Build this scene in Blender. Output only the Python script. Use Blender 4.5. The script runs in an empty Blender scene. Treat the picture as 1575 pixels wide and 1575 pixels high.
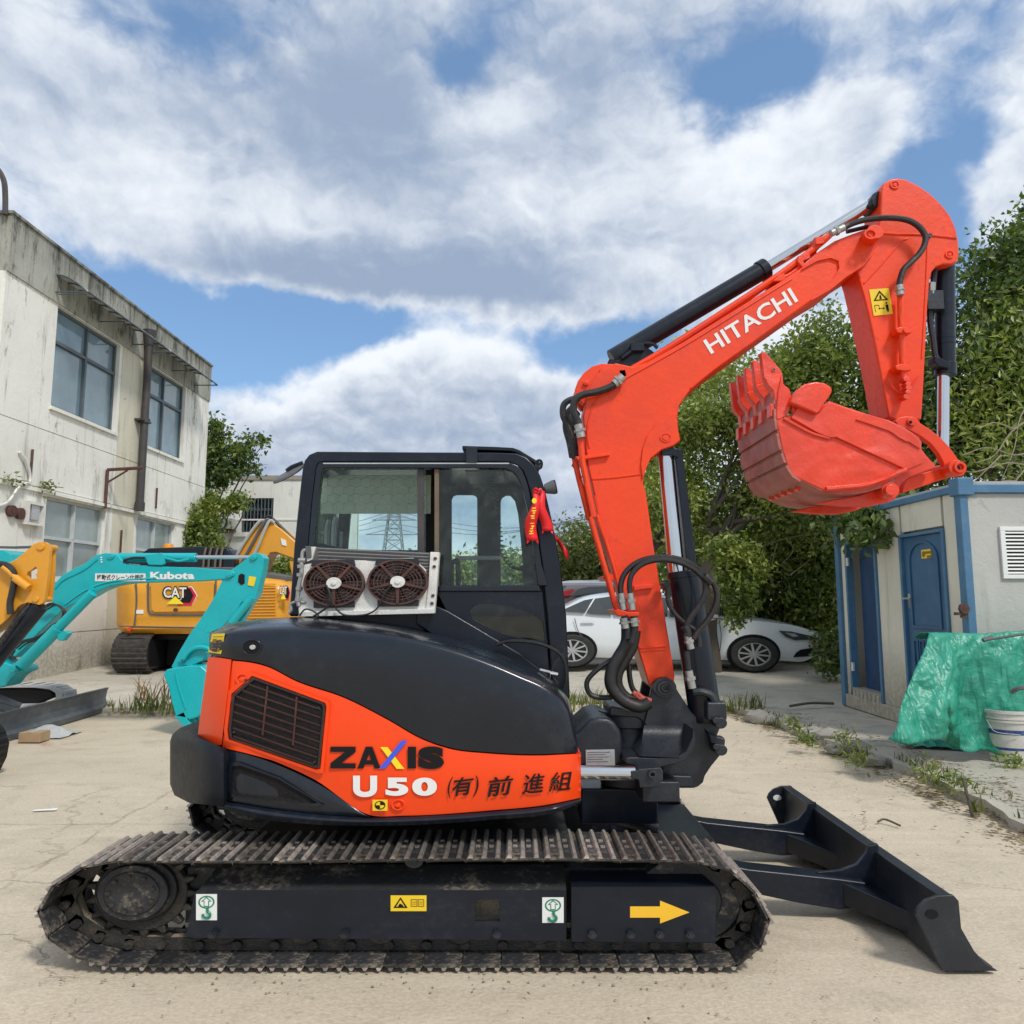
import bpy, bmesh, math, random
import numpy as np
from mathutils import Vector, Matrix, noise as mnoise
random.seed(7); rng = np.random.default_rng(7)
SC = bpy.context.scene; COL = SC.collection
F = 1132.0; CX = 787.5; CY = 787.5; H = 1.72; TH = math.atan(132/1132.0)
CT, ST = math.cos(TH), math.sin(TH)
SX = 4/3.0
# ---------------------------------------------------------------- camera
cam = bpy.data.cameras.new('camera'); cam.sensor_width = 36; cam.lens = 36*F/1575; cam.clip_end = 6000; cam.clip_start = .05
co = bpy.data.objects.new('camera', cam); COL.objects.link(co)
co.location = (0, 0, H); co.rotation_euler = (math.pi/2+TH, 0, 0); SC.camera = co
def ray(u, v):
    a = (u-CX)/F; b = (CY-v)/F
    return a, CT-b*ST, ST+b*CT
def P(u, v, Y):
    a, dy, dz = ray(u, v); t = Y/dy
    return Vector((a*t, Y, H+dz*t))
def PX(u, v, X):
    a, dy, dz = ray(u, v); t = X/a
    return Vector((X, dy*t, H+dz*t))
def PG(u, v, z=0.0):
    a, dy, dz = ray(u, v); t = (z-H)/dz
    return Vector((a*t, dy*t, z))
# ---------------------------------------------------------------- light and exposure
SUN_EL, SUN_AZ = math.radians(50), math.radians(142)     # azimuth clockwise from +Y (view direction)
SUN_STR, SUN_ANG, SKY_STR, EXPO = 2.3, 9.0, 0.10, 0.19
SC.view_settings.view_transform = 'Standard'; SC.view_settings.look = 'None'
SC.view_settings.exposure = EXPO; SC.view_settings.gamma = 1; SC.view_settings.use_curve_mapping = False
SC.render.engine = 'CYCLES'
SC.cycles.max_bounces = 8; SC.cycles.transparent_max_bounces = 16; SC.cycles.caustics_reflective = False; SC.cycles.caustics_refractive = False
sl = bpy.data.lights.new('sun', 'SUN'); sl.energy = SUN_STR; sl.angle = math.radians(SUN_ANG); sl.color = (1, .955, .88)
so = bpy.data.objects.new('sun', sl); COL.objects.link(so)
sd = Vector((math.sin(SUN_AZ)*math.cos(SUN_EL), math.cos(SUN_AZ)*math.cos(SUN_EL), math.sin(SUN_EL)))
so.rotation_euler = sd.to_track_quat('Z', 'Y').to_euler(); so.location = sd*50
# ---------------------------------------------------------------- node helpers
class NT:
    def __init__(s, nt): s.nt = nt; s.n = nt.nodes; s.l = nt.links
    def new(s, t, **k):
        nd = s.n.new(t)
        for a, b in k.items(): setattr(nd, a, b)
        return nd
    def put(s, sock, val):
        if isinstance(val, bpy.types.NodeSocket): s.l.new(val, sock)
        elif val is not None:
            if sock.type == 'RGBA' and len(val) == 3: val = (*val, 1)
            sock.default_value = val
    def math(s, op, a, b=None, c=None, clamp=False):
        nd = s.new('ShaderNodeMath', operation=op); nd.use_clamp = clamp
        for i, x in enumerate((a, b, c)):
            if x is not None: s.put(nd.inputs[i], x)
        return nd.outputs[0]
    def vmath(s, op, a, b=None):
        nd = s.new('ShaderNodeVectorMath', operation=op); s.put(nd.inputs[0], a)
        if b is not None:
            if op == 'SCALE': s.put(nd.inputs['Scale'], b)
            else: s.put(nd.inputs[1], b)
        return nd.outputs['Value'] if op in ('DOT_PRODUCT', 'LENGTH') else nd.outputs[0]
    def mix(s, f, a, b, mode='MIX'):
        nd = s.new('ShaderNodeMix', data_type='RGBA', blend_type=mode); s.put(nd.inputs[0], f); s.put(nd.inputs[6], a); s.put(nd.inputs[7], b)
        return nd.outputs[2]
    def ramp(s, f, lo, hi, a=0., b=1.):
        nd = s.new('ShaderNodeMapRange', interpolation_type='SMOOTHSTEP'); s.put(nd.inputs[0], f)
        for i, x in enumerate((lo, hi, a, b)): nd.inputs[i+1].default_value = x
        return nd.outputs[0]
    def noise(s, vec, scale, detail=4, rough=.55, dist=0., out=0):
        nd = s.new('ShaderNodeTexNoise'); nd.inputs['Scale'].default_value = scale; nd.inputs['Detail'].default_value = detail
        nd.inputs['Roughness'].default_value = rough; nd.inputs['Distortion'].default_value = dist
        if vec is not None: s.put(nd.inputs['Vector'], vec)
        return nd.outputs[out]
    def mapping(s, vec, scale=(1, 1, 1), loc=(0, 0, 0), rot=(0, 0, 0)):
        nd = s.new('ShaderNodeMapping'); s.put(nd.inputs[0], vec); nd.inputs['Scale'].default_value = scale
        nd.inputs['Location'].default_value = loc; nd.inputs['Rotation'].default_value = rot
        return nd.outputs[0]
    def sep(s, vec):
        nd = s.new('ShaderNodeSeparateXYZ'); s.put(nd.inputs[0], vec); return nd.outputs
    def comb(s, x, y, z):
        nd = s.new('ShaderNodeCombineXYZ'); s.put(nd.inputs[0], x); s.put(nd.inputs[1], y); s.put(nd.inputs[2], z); return nd.outputs[0]
# ---------------------------------------------------------------- sky
W = bpy.data.worlds.new('World'); SC.world = W; W.use_nodes = True
T = NT(W.node_tree); T.n.clear()
out = T.new('ShaderNodeOutputWorld'); bg = T.new('ShaderNodeBackground'); T.l.new(bg.outputs[0], out.inputs[0])
bg.inputs[1].default_value = SKY_STR
sky = T.new('ShaderNodeTexSky', sky_type='NISHITA'); sky.sun_disc = False; sky.sun_elevation = SUN_EL; sky.sun_rotation = SUN_AZ
sky.air_density = 1.2; sky.dust_density = .6; sky.ozone_density = 1.6
tc = T.new('ShaderNodeTexCoord'); d = T.vmath('NORMALIZE', tc.outputs['Generated'])
dx, dy, dz = T.sep(d)
az = T.math('ARCTAN2', dx, dy); el = T.math('ARCSINE', dz)
ae = T.comb(az, el, 0.0)
zz = T.math('MAXIMUM', T.math('ADD', dz, .22), .06)
pl = T.comb(T.math('DIVIDE', dx, zz), T.math('DIVIDE', dy, zz), 0.0)
wob = T.noise(T.vmath('SCALE', d, 1.0), 5.0, 5, .6, 0, 1)
wobv = T.vmath('SCALE', T.vmath('SUBTRACT', wob, (.5, .5, .5)), .16)
aew = T.vmath('ADD', ae, T.vmath('MULTIPLY', wobv, (1, 1, 0)))
def blob(u, v, ru, rv, w, rot=0):
    a, b, c = ray(u, v); L = math.sqrt(a*a+b*b+c*c); A = math.atan2(a, b); E = math.asin(c/L)
    m = T.mapping(aew, (1, 1, 1), (-A, -E, 0))
    if rot: m = T.mapping(m, (1, 1, 1), (0, 0, 0), (0, 0, math.radians(rot)))
    m = T.vmath('MULTIPLY', m, (F/ru, F/rv, 0))
    q = T.vmath('DOT_PRODUCT', m, m)
    return T.math('MULTIPLY', T.math('EXPONENT', T.math('MULTIPLY', q, -1.0)), w)
def addall(L):
    r = L[0]
    for x in L[1:]: r = T.math('ADD', r, x)
    return r
# holes of blue (negative) and cloud masses (positive), by direction
cover = addall([
    blob(310, 40, 170, 55, -.55), blob(560, 60, 120, 80, .2), blob(1140, 110, 150, 55, -.75, 12), blob(1440, 40, 150, 45, -.25),
    blob(1330, 190, 90, 60, .5, 30), blob(1455, 250, 60, 110, -.75), blob(1560, 250, 60, 90, .5), blob(90, 400, 130, 60, -.1), blob(470, 430, 300, 60, .75), blob(820, 470, 160, 50, .4),
    blob(170, 420, 110, 50, -.55), blob(400, 560, 190, 85, -1.0), blob(560, 505, 260, 40, -.85), blob(700, 70, 50, 35, -.5),
    blob(640, 640, 230, 100, 1.3), blob(850, 570, 90, 45, -.7), blob(450, 710, 300, 60, .7), blob(900, 800, 300, 60, .6),
    blob(980, 520, 80, 40, -.5), blob(560, 280, 480, 120, .45), blob(1000, 330, 300, 90, .35), blob(30, 60, 130, 60, .4),
    blob(500, 110, 260, 60, .2), blob(1200, 600, 200, 60, .35)])
n1 = T.noise(pl, 1.15, 8, .58, .3)
def puff(v, sc, det=2.):
    nd = T.new('ShaderNodeTexVoronoi', feature='F1'); nd.inputs['Scale'].default_value = sc; nd.inputs['Detail'].default_value = det
    nd.inputs['Roughness'].default_value = .62; nd.inputs['Lacunarity'].default_value = 2.1; nd.normalize = True
    T.put(nd.inputs['Vector'], v); return nd.outputs['Distance']
warp = T.vmath('SCALE', T.vmath('SUBTRACT', T.noise(d, 6.0, 5, .6, 0, 1), (.5, .5, .5)), .10)
dw = T.mapping(T.vmath('ADD', d, warp), (1, 1, 1.5))
v1 = puff(dw, 6.5); v2 = puff(T.vmath('ADD', dw, (.010, 0, .020)), 6.5)
n2 = T.noise(dw, 9.0, 9, .62, .2); n3 = T.noise(T.vmath('ADD', dw, (.008, .0, .014)), 9.0, 9, .62, .2)
dens = addall([cover, T.math('MULTIPLY', T.math('SUBTRACT', n1, .42), 1.0), T.math('MULTIPLY', T.math('SUBTRACT', .36, v1), 1.1), T.math('MULTIPLY', T.math('SUBTRACT', n2, .5), .75)])
alpha = T.ramp(dens, -.30, .26)
br = addall([blob(150, 300, 200, 110, .1), blob(330, 300, 200, 70, .6), blob(840, 300, 130, 60, .6), blob(1180, 230, 230, 90, .6),
             blob(600, 570, 200, 90, 1.0), blob(60, 50, 130, 60, .6), blob(560, 90, 460, 100, -.75), blob(250, 190, 260, 70, -.35), blob(640, 455, 320, 50, -.7), blob(1000, 60, 200, 60, -.5), blob(180, 350, 160, 50, -.2),
             blob(1000, 440, 160, 60, .1), blob(760, 170, 90, 35, .6), blob(700, 720, 400, 60, .3), blob(1400, 560, 250, 120, .5)])
relief = T.math('ADD', T.math('MULTIPLY', T.math('SUBTRACT', v2, v1), 2.0), T.math('MULTIPLY', T.math('SUBTRACT', n2, n3), 1.8))
n4 = T.noise(d, 3.2, 6, .6, .3)
edge = T.ramp(dens, .1, 1.0, .55, -.35)
val = addall([br, relief, T.math('MULTIPLY', T.math('SUBTRACT', n4, .5), 1.3), edge, T.math('MULTIPLY', T.math('SUBTRACT', .36, v1), .6)])
lit = T.ramp(val, -.6, 1.3)
ccol = T.mix(lit, (2.9, 3.7, 5.1), (8.1, 8.5, 9.0))
skyc = T.mix(1.0, T.mix(1.0, sky.outputs[0], (.60, .76, .92), 'MULTIPLY'), (.85, 1.35, 2.0), 'ADD')
final = T.mix(alpha, skyc, ccol)
# below the horizon the sky shader only lights; keep it a plain ground tone
final = T.mix(T.ramp(dz, -.05, .0), (2.2, 2.0, 1.7), final)
T.l.new(final, bg.inputs[0])
# ---------------------------------------------------------------- materials
MATS = {}
def base_mat(name):
    m = bpy.data.materials.new(name); m.use_nodes = True; t = NT(m.node_tree)
    return m, t, t.n['Principled BSDF']
def bump(t, bsdf, h, strength=.3, dist=.01):
    b = t.new('ShaderNodeBump'); b.inputs['Strength'].default_value = strength; b.inputs['Distance'].default_value = dist
    t.put(b.inputs['Height'], h); t.l.new(b.outputs[0], bsdf.inputs['Normal'])
def paint(name, col, rough=.35, metal=0., dirt=(.12, .09, .06), dirt_amt=.25, var=.12, scale=6., coat=0., bmp=.08, rvar=.15, spec=.5, fade=None, scratch=None):
    m, t, b = base_mat(name)
    tc = t.new('ShaderNodeTexCoord').outputs['Object']
    n = t.noise(tc, scale, 6, .6); f = t.noise(tc, scale*7, 5, .65)
    c = t.mix(t.ramp(n, .3, .7), tuple(x*(1-var) for x in col), tuple(min(1, x*(1+var)) for x in col))
    dm = t.ramp(t.math('ADD', t.math('MULTIPLY', n, .5), t.math('MULTIPLY', f, .5)), .5, .68, 0, dirt_amt)
    c = t.mix(dm, c, dirt)
    if fade:
        c = t.mix(t.ramp(t.noise(tc, 1.3, 6, .65, .6), .42, .66, 0, .7), c, fade); st = t.noise(t.mapping(tc, (5, 5, .6)), 2.2, 7, .75, .2); c = t.mix(t.ramp(st, .60, .75, 0, .55), c, dirt)
    if scratch:
        s1 = t.noise(t.mapping(tc, (1, 1, 9), rot=(0, .5, 0)), 9, 5, .8, .4); s2 = t.noise(tc, 2.1, 4, .7)
        c = t.mix(t.math('MULTIPLY', t.ramp(s1, .66, .70), t.ramp(s2, .50, .60, 0, .75)), c, scratch)
    t.put(b.inputs['Base Color'], c); b.inputs['Metallic'].default_value = metal
    t.put(b.inputs['Roughness'], t.math('ADD', t.math('MULTIPLY', f, rvar*2), rough-rvar, clamp=True))
    b.inputs['Specular IOR Level'].default_value = spec
    if coat: b.inputs['Coat Weight'].default_value = coat; b.inputs['Coat Roughness'].default_value = .12
    if bmp: bump(t, b, t.math('ADD', t.math('ADD', f, t.math('MULTIPLY', n, 1.5)), t.math('MULTIPLY', t.noise(tc, 2.6, 2, .5, .5), 12. if name.startswith('bucket') else 0.)), bmp, .01)
    MATS[name] = m; return m
paint('orange', (.86, .058, .006), .42, dirt=(.45, .03, .01), dirt_amt=.5, var=.06, scale=3.5, bmp=.22, coat=.10, spec=.4, fade=(.64, .046, .024), scratch=(.40, .06, .03))
paint('orange_body', (.90, .064, .005), .30, dirt=(.6, .04, .01), dirt_amt=.15, var=.03, scale=2, bmp=.03, coat=.12, rvar=.06, spec=.35)
paint('bucket_red', (.84, .050, .010), .42, dirt=(.42, .035, .02), dirt_amt=.55, var=.12, scale=4, bmp=.42, coat=.25, spec=.5, fade=(.66, .055, .03), scratch=(.30, .16, .12))
paint('bucket_worn', (.44, .085, .06), .5, dirt=(.30, .20, .16), dirt_amt=.8, fade=(.34, .16, .13), scratch=(.40, .33, .29), var=.25, scale=9, bmp=.5)
paint('black', (.008, .012, .021), .32, dirt=(.05, .045, .04), dirt_amt=.3, var=.2, scale=4, bmp=.05, coat=.1, rvar=.1, spec=.3, scratch=(.10, .10, .10))
paint('hood_black', (.006, .010, .018), .28, dirt=(.020, .026, .034), dirt_amt=.5, var=.2, scale=2.0, bmp=.04, coat=.35, rvar=.12, spec=.35)
paint('counter_black', (.007, .010, .016), .5, dirt=(.03, .032, .036), dirt_amt=.4, var=.15, scale=3, bmp=.04, spec=.25)
paint('cast_black', (.016, .020, .028), .42, dirt=(.08, .07, .06), dirt_amt=.25, var=.2, scale=7, bmp=.22)
paint('dusty_black', (.022, .023, .026), .6, dirt=(.27, .22, .16), dirt_amt=.85, var=.25, scale=6, bmp=.4)
paint('steel_worn', (.05, .045, .04), .5, .35, dirt=(.13, .09, .06), dirt_amt=.8, var=.3, scale=14, bmp=.5)
paint('grouser', (.36, .31, .27), .45, .4, dirt=(.09, .06, .045), dirt_amt=.8, var=.35, scale=16, bmp=.5)
paint('mud', (.30, .25, .18), .9, dirt=(.05, .04, .03), dirt_amt=.8, var=.3, scale=20, bmp=.8)
paint('rubber', (.016, .016, .017), .5, dirt=(.09, .08, .06), dirt_amt=.3, scale=12, bmp=.15)
paint('tyre', (.022, .022, .022), .7, dirt=(.1, .09, .07), dirt_amt=.4, scale=12, bmp=.2)
paint('chrome', (.62, .64, .66), .12, 1., dirt_amt=0, var=.03, bmp=0, rvar=.04)
paint('alu', (.55, .56, .56), .42, .6, dirt=(.2, .19, .17), dirt_amt=.4, scale=10, bmp=.1)
paint('white_metal', (.74, .73, .69), .5, .1, dirt=(.34, .31, .26), dirt_amt=.5, var=.12, scale=12, bmp=.3)
paint('rust_fan', (.085, .035, .027), .55, dirt=(.17, .05, .03), dirt_amt=.7, var=.3, scale=18, bmp=.2)
paint('fan_dark', (.02, .02, .022), .5, dirt_amt=.2)
paint('fins', (.16, .15, .14), .6, .5, dirt=(.08, .06, .04), dirt_amt=.6, scale=20, bmp=.3)
paint('teal', (.0, .42, .46), .35, dirt=(.0, .25, .29), dirt_amt=.35, var=.08, scale=4, bmp=.08, coat=.2)
paint('yellow', (.72, .32, .02), .38, dirt=(.42, .19, .03), dirt_amt=.35, var=.06, scale=2.5, bmp=.05, coat=.2)
paint('sticker_yellow', (.86, .60, .02), .4, dirt=(.55, .4, .1), dirt_amt=.2, var=.03, bmp=0)
paint('arrow_yellow', (.90, .52, .03), .4, dirt=(.55, .4, .1), dirt_amt=.15, var=.03, bmp=0)
paint('print_white', (.78, .79, .77), .45, dirt=(.5, .5, .48), dirt_amt=.25, var=.03, bmp=0)
paint('print_black', (.012, .012, .014), .4, dirt_amt=0, var=.02, bmp=0)
paint('print_green', (.01, .20, .12), .4, dirt_amt=0, var=.02, bmp=0)
paint('print_blue', (.05, .10, .72), .4, dirt_amt=0, var=.02, bmp=0)
paint('print_yellow', (.92, .72, .02), .4, dirt_amt=0, var=.02, bmp=0)
paint('print_red', (.62, .01, .03), .4, dirt_amt=0, var=.02, bmp=0)
paint('print_brown', (.25, .14, .01), .5, dirt_amt=0, var=.02, bmp=0)
paint('ribbon', (.80, .015, .018), .5, dirt_amt=0, var=.08, bmp=.05)
paint('car_white', (.74, .78, .80), .2, dirt=(.5, .48, .44), dirt_amt=.2, var=.02, scale=3, bmp=0, coat=.6, rvar=.05)
paint('car_brown', (.11, .07, .055), .25, dirt_amt=.1, coat=.5, bmp=0)
paint('car_dark', (.03, .028, .026), .3, dirt_amt=.3, coat=.5, bmp=0)
paint('car_glass', (.05, .062, .07), .06, dirt_amt=.1, bmp=0, rvar=.02, spec=.9)
paint('tail_red', (.55, .01, .02), .15, dirt_amt=0, bmp=0)
paint('pipe_dark', (.055, .05, .05), .55, dirt=(.10, .06, .045), dirt_amt=.6, scale=5, bmp=.15)
paint('frame_grey', (.09, .115, .13), .5, dirt_amt=.25, bmp=.05)
paint('frame_white', (.52, .56, .56), .5, dirt=(.3, .28, .25), dirt_amt=.4, bmp=.05)
paint('shed_blue', (.065, .175, .30), .5, dirt=(.18, .2, .2), dirt_amt=.45, var=.12, scale=5, bmp=.12)
paint('shed_door', (.035, .115, .22), .45, dirt=(.10, .14, .17), dirt_amt=.4, var=.12, scale=4, bmp=.08)
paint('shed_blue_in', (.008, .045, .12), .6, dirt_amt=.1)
paint('wood', (.16, .12, .08), .8, dirt_amt=.4, bmp=.4)
paint('bark', (.11, .09, .07), .85, dirt=(.04, .04, .03), dirt_amt=.6, scale=14, bmp=.6)
paint('twig', (.30, .25, .19), .85, dirt_amt=.3, scale=14, bmp=.4)
paint('cardboard', (.38, .26, .15), .8, dirt_amt=.25, bmp=.1)
paint('cloth_grey', (.42, .43, .42), .85, dirt_amt=.4, scale=15, bmp=.3)
paint('paper', (.75, .75, .72), .8, dirt_amt=.1)
paint('pail', (.60, .58, .53), .5, dirt=(.3, .24, .16), dirt_amt=.6, scale=8, bmp=.1)
paint('plastic_grey', (.10, .105, .11), .5, dirt_amt=.2)
paint('mirror', (.40, .33, .29), .12, .9, dirt_amt=0, bmp=0)
paint('seat', (.02, .02, .022), .8, dirt_amt=.2, bmp=.2)
paint('amber', (.8, .3, .02), .25, dirt_amt=0, bmp=0)
paint('curtain', (.17, .17, .18), .8, dirt=(.4, .4, .4), dirt_amt=.5, scale=14, bmp=.2)
paint('stone', (.33, .31, .27), .9, dirt=(.12, .12, .08), dirt_amt=.6, scale=9, bmp=.8)
paint('steel_far', (.22, .23, .25), .6, dirt_amt=0, bmp=0)
paint('mesh_dark', (.016, .015, .016), .6, dirt=(.05, .02, .02), dirt_amt=.4, scale=30, bmp=.6)
paint('hose_fit', (.42, .42, .40), .4, .7, dirt=(.1, .08, .06), dirt_amt=.6, scale=20, bmp=.2)

def glass(name, tint=(.80, .93, .88), refl=1.0):
    m, t, b = base_mat(name); t.n.remove(b)
    o = t.n['Material Output']; tr = t.new('ShaderNodeBsdfTransparent'); tr.inputs[0].default_value = (*tint, 1)
    gl = t.new('ShaderNodeBsdfGlossy'); gl.inputs['Roughness'].default_value = .02
    df = t.new('ShaderNodeBsdfDiffuse'); df.inputs[0].default_value = (.45, .5, .48, 1)
    fr = t.new('ShaderNodeFresnel'); fr.inputs[0].default_value = 1.5
    tc = t.new('ShaderNodeTexCoord').outputs['Object']
    haze = t.ramp(t.noise(tc, 14, 6, .7), .45, .8, .01, .07)
    m1 = t.new('ShaderNodeMixShader'); t.put(m1.inputs[0], t.math('MULTIPLY', fr.outputs[0], refl)); t.l.new(tr.outputs[0], m1.inputs[1]); t.l.new(gl.outputs[0], m1.inputs[2])
    m2 = t.new('ShaderNodeMixShader'); t.put(m2.inputs[0], haze); t.l.new(m1.outputs[0], m2.inputs[1]); t.l.new(df.outputs[0], m2.inputs[2])
    t.l.new(m2.outputs[0], o.inputs[0]); MATS[name] = m
glass('glass_cab', (.93, .995, .985), .55); glass('glass_dark', (.45, .52, .52), 1.4); glass('glass_clear', (.72, .8, .82), 1.2)

def mat_pane(name, col, rough):
    m, t, b = base_mat(name); tc = t.new('ShaderNodeTexCoord').outputs['Object']
    n = t.noise(tc, 1.2, 4, .6)
    t.put(b.inputs['Base Color'], t.mix(t.ramp(n, .3, .7), tuple(x*.8 for x in col), tuple(x*1.15 for x in col)))
    b.inputs['Roughness'].default_value = rough; b.inputs['Specular IOR Level'].default_value = .8
    bump(t, b, t.noise(tc, .9, 2, .5), .25, .02); MATS[name] = m
mat_pane('pane_blue', (.19, .28, .33), .06); mat_pane('pane_low', (.28, .34, .33), .1)

def mat_ground(name, c1, c2, c3, crack=True, joint=None):
    m, t, b = base_mat(name); tc = t.new('ShaderNodeTexCoord').outputs['Object']
    tc = t.mapping(tc, (.75, 1, 1))
    big = t.noise(tc, .45, 5, .6, .4); mid = t.noise(tc, 3.2, 7, .65, .3); fine = t.noise(tc, 60, 6, .7); sp = t.noise(tc, 11, 6, .75)
    c = t.mix(t.ramp(big, .35, .65), c1, c2)
    c = t.mix(t.ramp(mid, .48, .70, 0, .65), c, c3)
    c = t.mix(t.ramp(sp, .58, .70, 0, .6), c, tuple(x*.62 for x in c3))
    pt_ = t.noise(tc, 1.1, 8, .7, .8); c = t.mix(t.ramp(pt_, .56, .72, 0, .55), c, tuple(min(1, x*1.28) for x in c1)); oil = t.noise(t.mapping(tc, (1, 1, 1), (7, 3, 0)), 1.7, 7, .72, .5); c = t.mix(t.ramp(oil, .62, .78, 0, .6), c, tuple(x*.5 for x in c3))
    c = t.mix(t.ramp(fine, .3, .7, 0, 1), t.mix(1.0, c, (.84, .83, .82), 'MULTIPLY'), t.mix(1.0, c, (1.1, 1.1, 1.1), 'MULTIPLY'))
    # worn tyre sweeps: long faint streaks
    st = t.noise(t.mapping(tc, (.5, 3.4, 1), rot=(0, 0, .25)), 1.1, 6, .65, .3)
    c = t.mix(t.ramp(st, .52, .72, 0, .45), c, tuple(min(1, x*1.16) for x in c1))
    h = t.math('ADD', t.math('MULTIPLY', fine, .5), t.math('ADD', t.math('MULTIPLY', mid, 2.), sp))
    if crack:
        v = t.new('ShaderNodeTexVoronoi', feature='DISTANCE_TO_EDGE'); v.inputs['Scale'].default_value = .33
        t.put(v.inputs['Vector'], t.vmath('ADD', tc, t.vmath('SCALE', t.noise(tc, 1.3, 6, .6, 0, 1), .7)))
        k = t.ramp(v.outputs[0], .0, .006, 1, 0)
        k = t.math('MULTIPLY', k, t.ramp(t.noise(tc, .6, 2), .48, .6))
        c = t.mix(t.math('MULTIPLY', k, .14), c, (.14, .12, .09)); h = t.math('SUBTRACT', h, t.math('MULTIPLY', k, 2.))
    if name == 'yard':
        X3, Y3, Z3 = t.sep(t.new('ShaderNodeTexCoord').outputs['Object']); jn = t.math('MULTIPLY', t.math('SUBTRACT', t.noise(tc, 2.0, 6, .7), .5), .22)
        j1 = t.ramp(t.math('ABSOLUTE', t.math('ADD', t.math('SUBTRACT', Y3, 5.86), jn)), .004, .02, 1, 0); j2 = t.ramp(t.math('ABSOLUTE', t.math('ADD', t.math('ADD', X3, 3.05), jn)), .004, .025, 1, 0)
        jj = t.math('MULTIPLY', t.math('MAXIMUM', t.math('MULTIPLY', j1, t.ramp(X3, -1.9, -2.2)), j2), t.ramp(mid, .35, .6, .1, .5)); c = t.mix(jj, c, (.20, .165, .12)); h = t.math('SUBTRACT', h, jj)
    rs = t.ramp(t.vmath('LENGTH', t.vmath('MULTIPLY', t.vmath('SUBTRACT', t.vmath('ADD', tc, t.vmath('SCALE', t.noise(tc, 4, 4, .6, 0, 1), .5)), (-4.0, 9.2, .2)), (1, 2.2, 0))), .1, 1.1, 1, 0)
    c = t.mix(t.math('MULTIPLY', rs, t.ramp(mid, .5, .62, 0, .35)), c, (.45, .12, .07))
    t.put(b.inputs['Base Color'], c); b.inputs['Roughness'].default_value = .9
    bump(t, b, h, .55, .012); MATS[name] = m
mat_ground('yard', (.57, .49, .37), (.51, .44, .33), (.41, .35, .26))
mat_ground('yard_far', (.34, .30, .24), (.29, .26, .21), (.22, .19, .15))
mat_ground('pavement', (.50, .465, .39), (.43, .40, .335), (.28, .255, .21))

def mat_wall(name, c1, c2, grime, z0=None, z1=None, base_z=.3, rust=.4, amount=.5):
    """plaster panels with streaks that run down, dark algae near the parapet and splash dirt at the foot"""
    m, t, b = base_mat(name); tc = t.new('ShaderNodeTexCoord').outputs['Object']
    x, y, z = t.sep(tc)
    big = t.noise(tc, .7, 5, .6, .3); streak = t.noise(t.mapping(tc, (3.2, 3.2, .28)), 1.5, 7, .7, .2); fine = t.noise(tc, 14, 6, .7)
    c = t.mix(t.ramp(big, .3, .7), c1, c2)
    c = t.mix(t.ramp(streak, .52, .74, 0, .55*amount*2), c, tuple(v*1.6 for v in grime))
    if z0 is not None:
        zn = t.math('ADD', z, t.math('MULTIPLY', t.math('SUBTRACT', streak, .5), 2.4))
        k = t.ramp(zn, z0, z1); k = t.math('MULTIPLY', k, t.ramp(t.math('ADD', fine, t.math('MULTIPLY', streak, .7)), .60, .95, .5, 1))
        c = t.mix(k, c, t.mix(t.ramp(fine, .42, .6), tuple(v*.55 for v in grime), tuple(v*2.2 for v in grime)))
    kb = t.ramp(t.math('ADD', z, t.math('MULTIPLY', t.math('SUBTRACT', big, .5), 1.2)), base_z, base_z+1.0, .75, 0)
    c = t.mix(t.math('MULTIPLY', kb, t.ramp(fine, .3, .6, .5, 1)), c, (.22, .18, .12))
    rs = t.noise(t.mapping(tc, (2.6, 2.6, .2), (3, 5, 1)), 1.1, 6, .7, .2)
    c = t.mix(t.ramp(rs, .62, .74, 0, rust), c, (.34, .22, .11))
    chip = t.noise(tc, 5.5, 7, .75, .5); c = t.mix(t.ramp(chip, .655, .675, 0, .8), c, (.33, .30, .25)); pe = t.noise(t.mapping(tc, (1, 1, .8), (4, 9, 2)), 1.0, 9, .72, .8); c = t.mix(t.ramp(pe, .60, .625, 0, .45), c, tuple(v*.66 for v in c2))
    if amount > .7:
        mo = t.noise(t.mapping(tc, (2.2, 2.2, .7), (8, 2, 0)), 1.3, 8, .8, .4); nearc = t.ramp(y, 12.0, 15.2, .09, .0); up = t.ramp(z, 6.2, 7.3, 0, .05)
        c = t.mix(t.ramp(t.math('ADD', t.math('ADD', mo, up), nearc), .66, .76, 0, .7), c, tuple(v*.9 for v in grime))
    t.put(b.inputs['Base Color'], c); b.inputs['Roughness'].default_value = .85
    bump(t, b, t.math('ADD', fine, t.math('MULTIPLY', chip, 2)), .3, .015); MATS[name] = m
mat_wall('old_plaster', (.86, .85, .78), (.76, .75, .68), (.16, .155, .12), None, None, .3, .5, .71)
mat_wall('old_parapet', (.46, .46, .40), (.30, .30, .26), (.05, .05, .035), 7.2, 8.5, -5, .15, 1.0)
mat_wall('old_cream', (.70, .66, .52), (.62, .59, .47), (.13, .12, .08), None, None, .3, .4)
mat_wall('back_plaster', (.76, .76, .71), (.68, .68, .63), (.18, .17, .14), None, None, .3, .25, .35)
mat_wall('shed_panel', (.52, .52, .48), (.44, .44, .41), (.15, .14, .11), None, None, .1, .12, .35)
mat_wall('shed_panel_side', (.72, .69, .57), (.62, .60, .50), (.15, .14, .11), None, None, .1, .25, .4)

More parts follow.
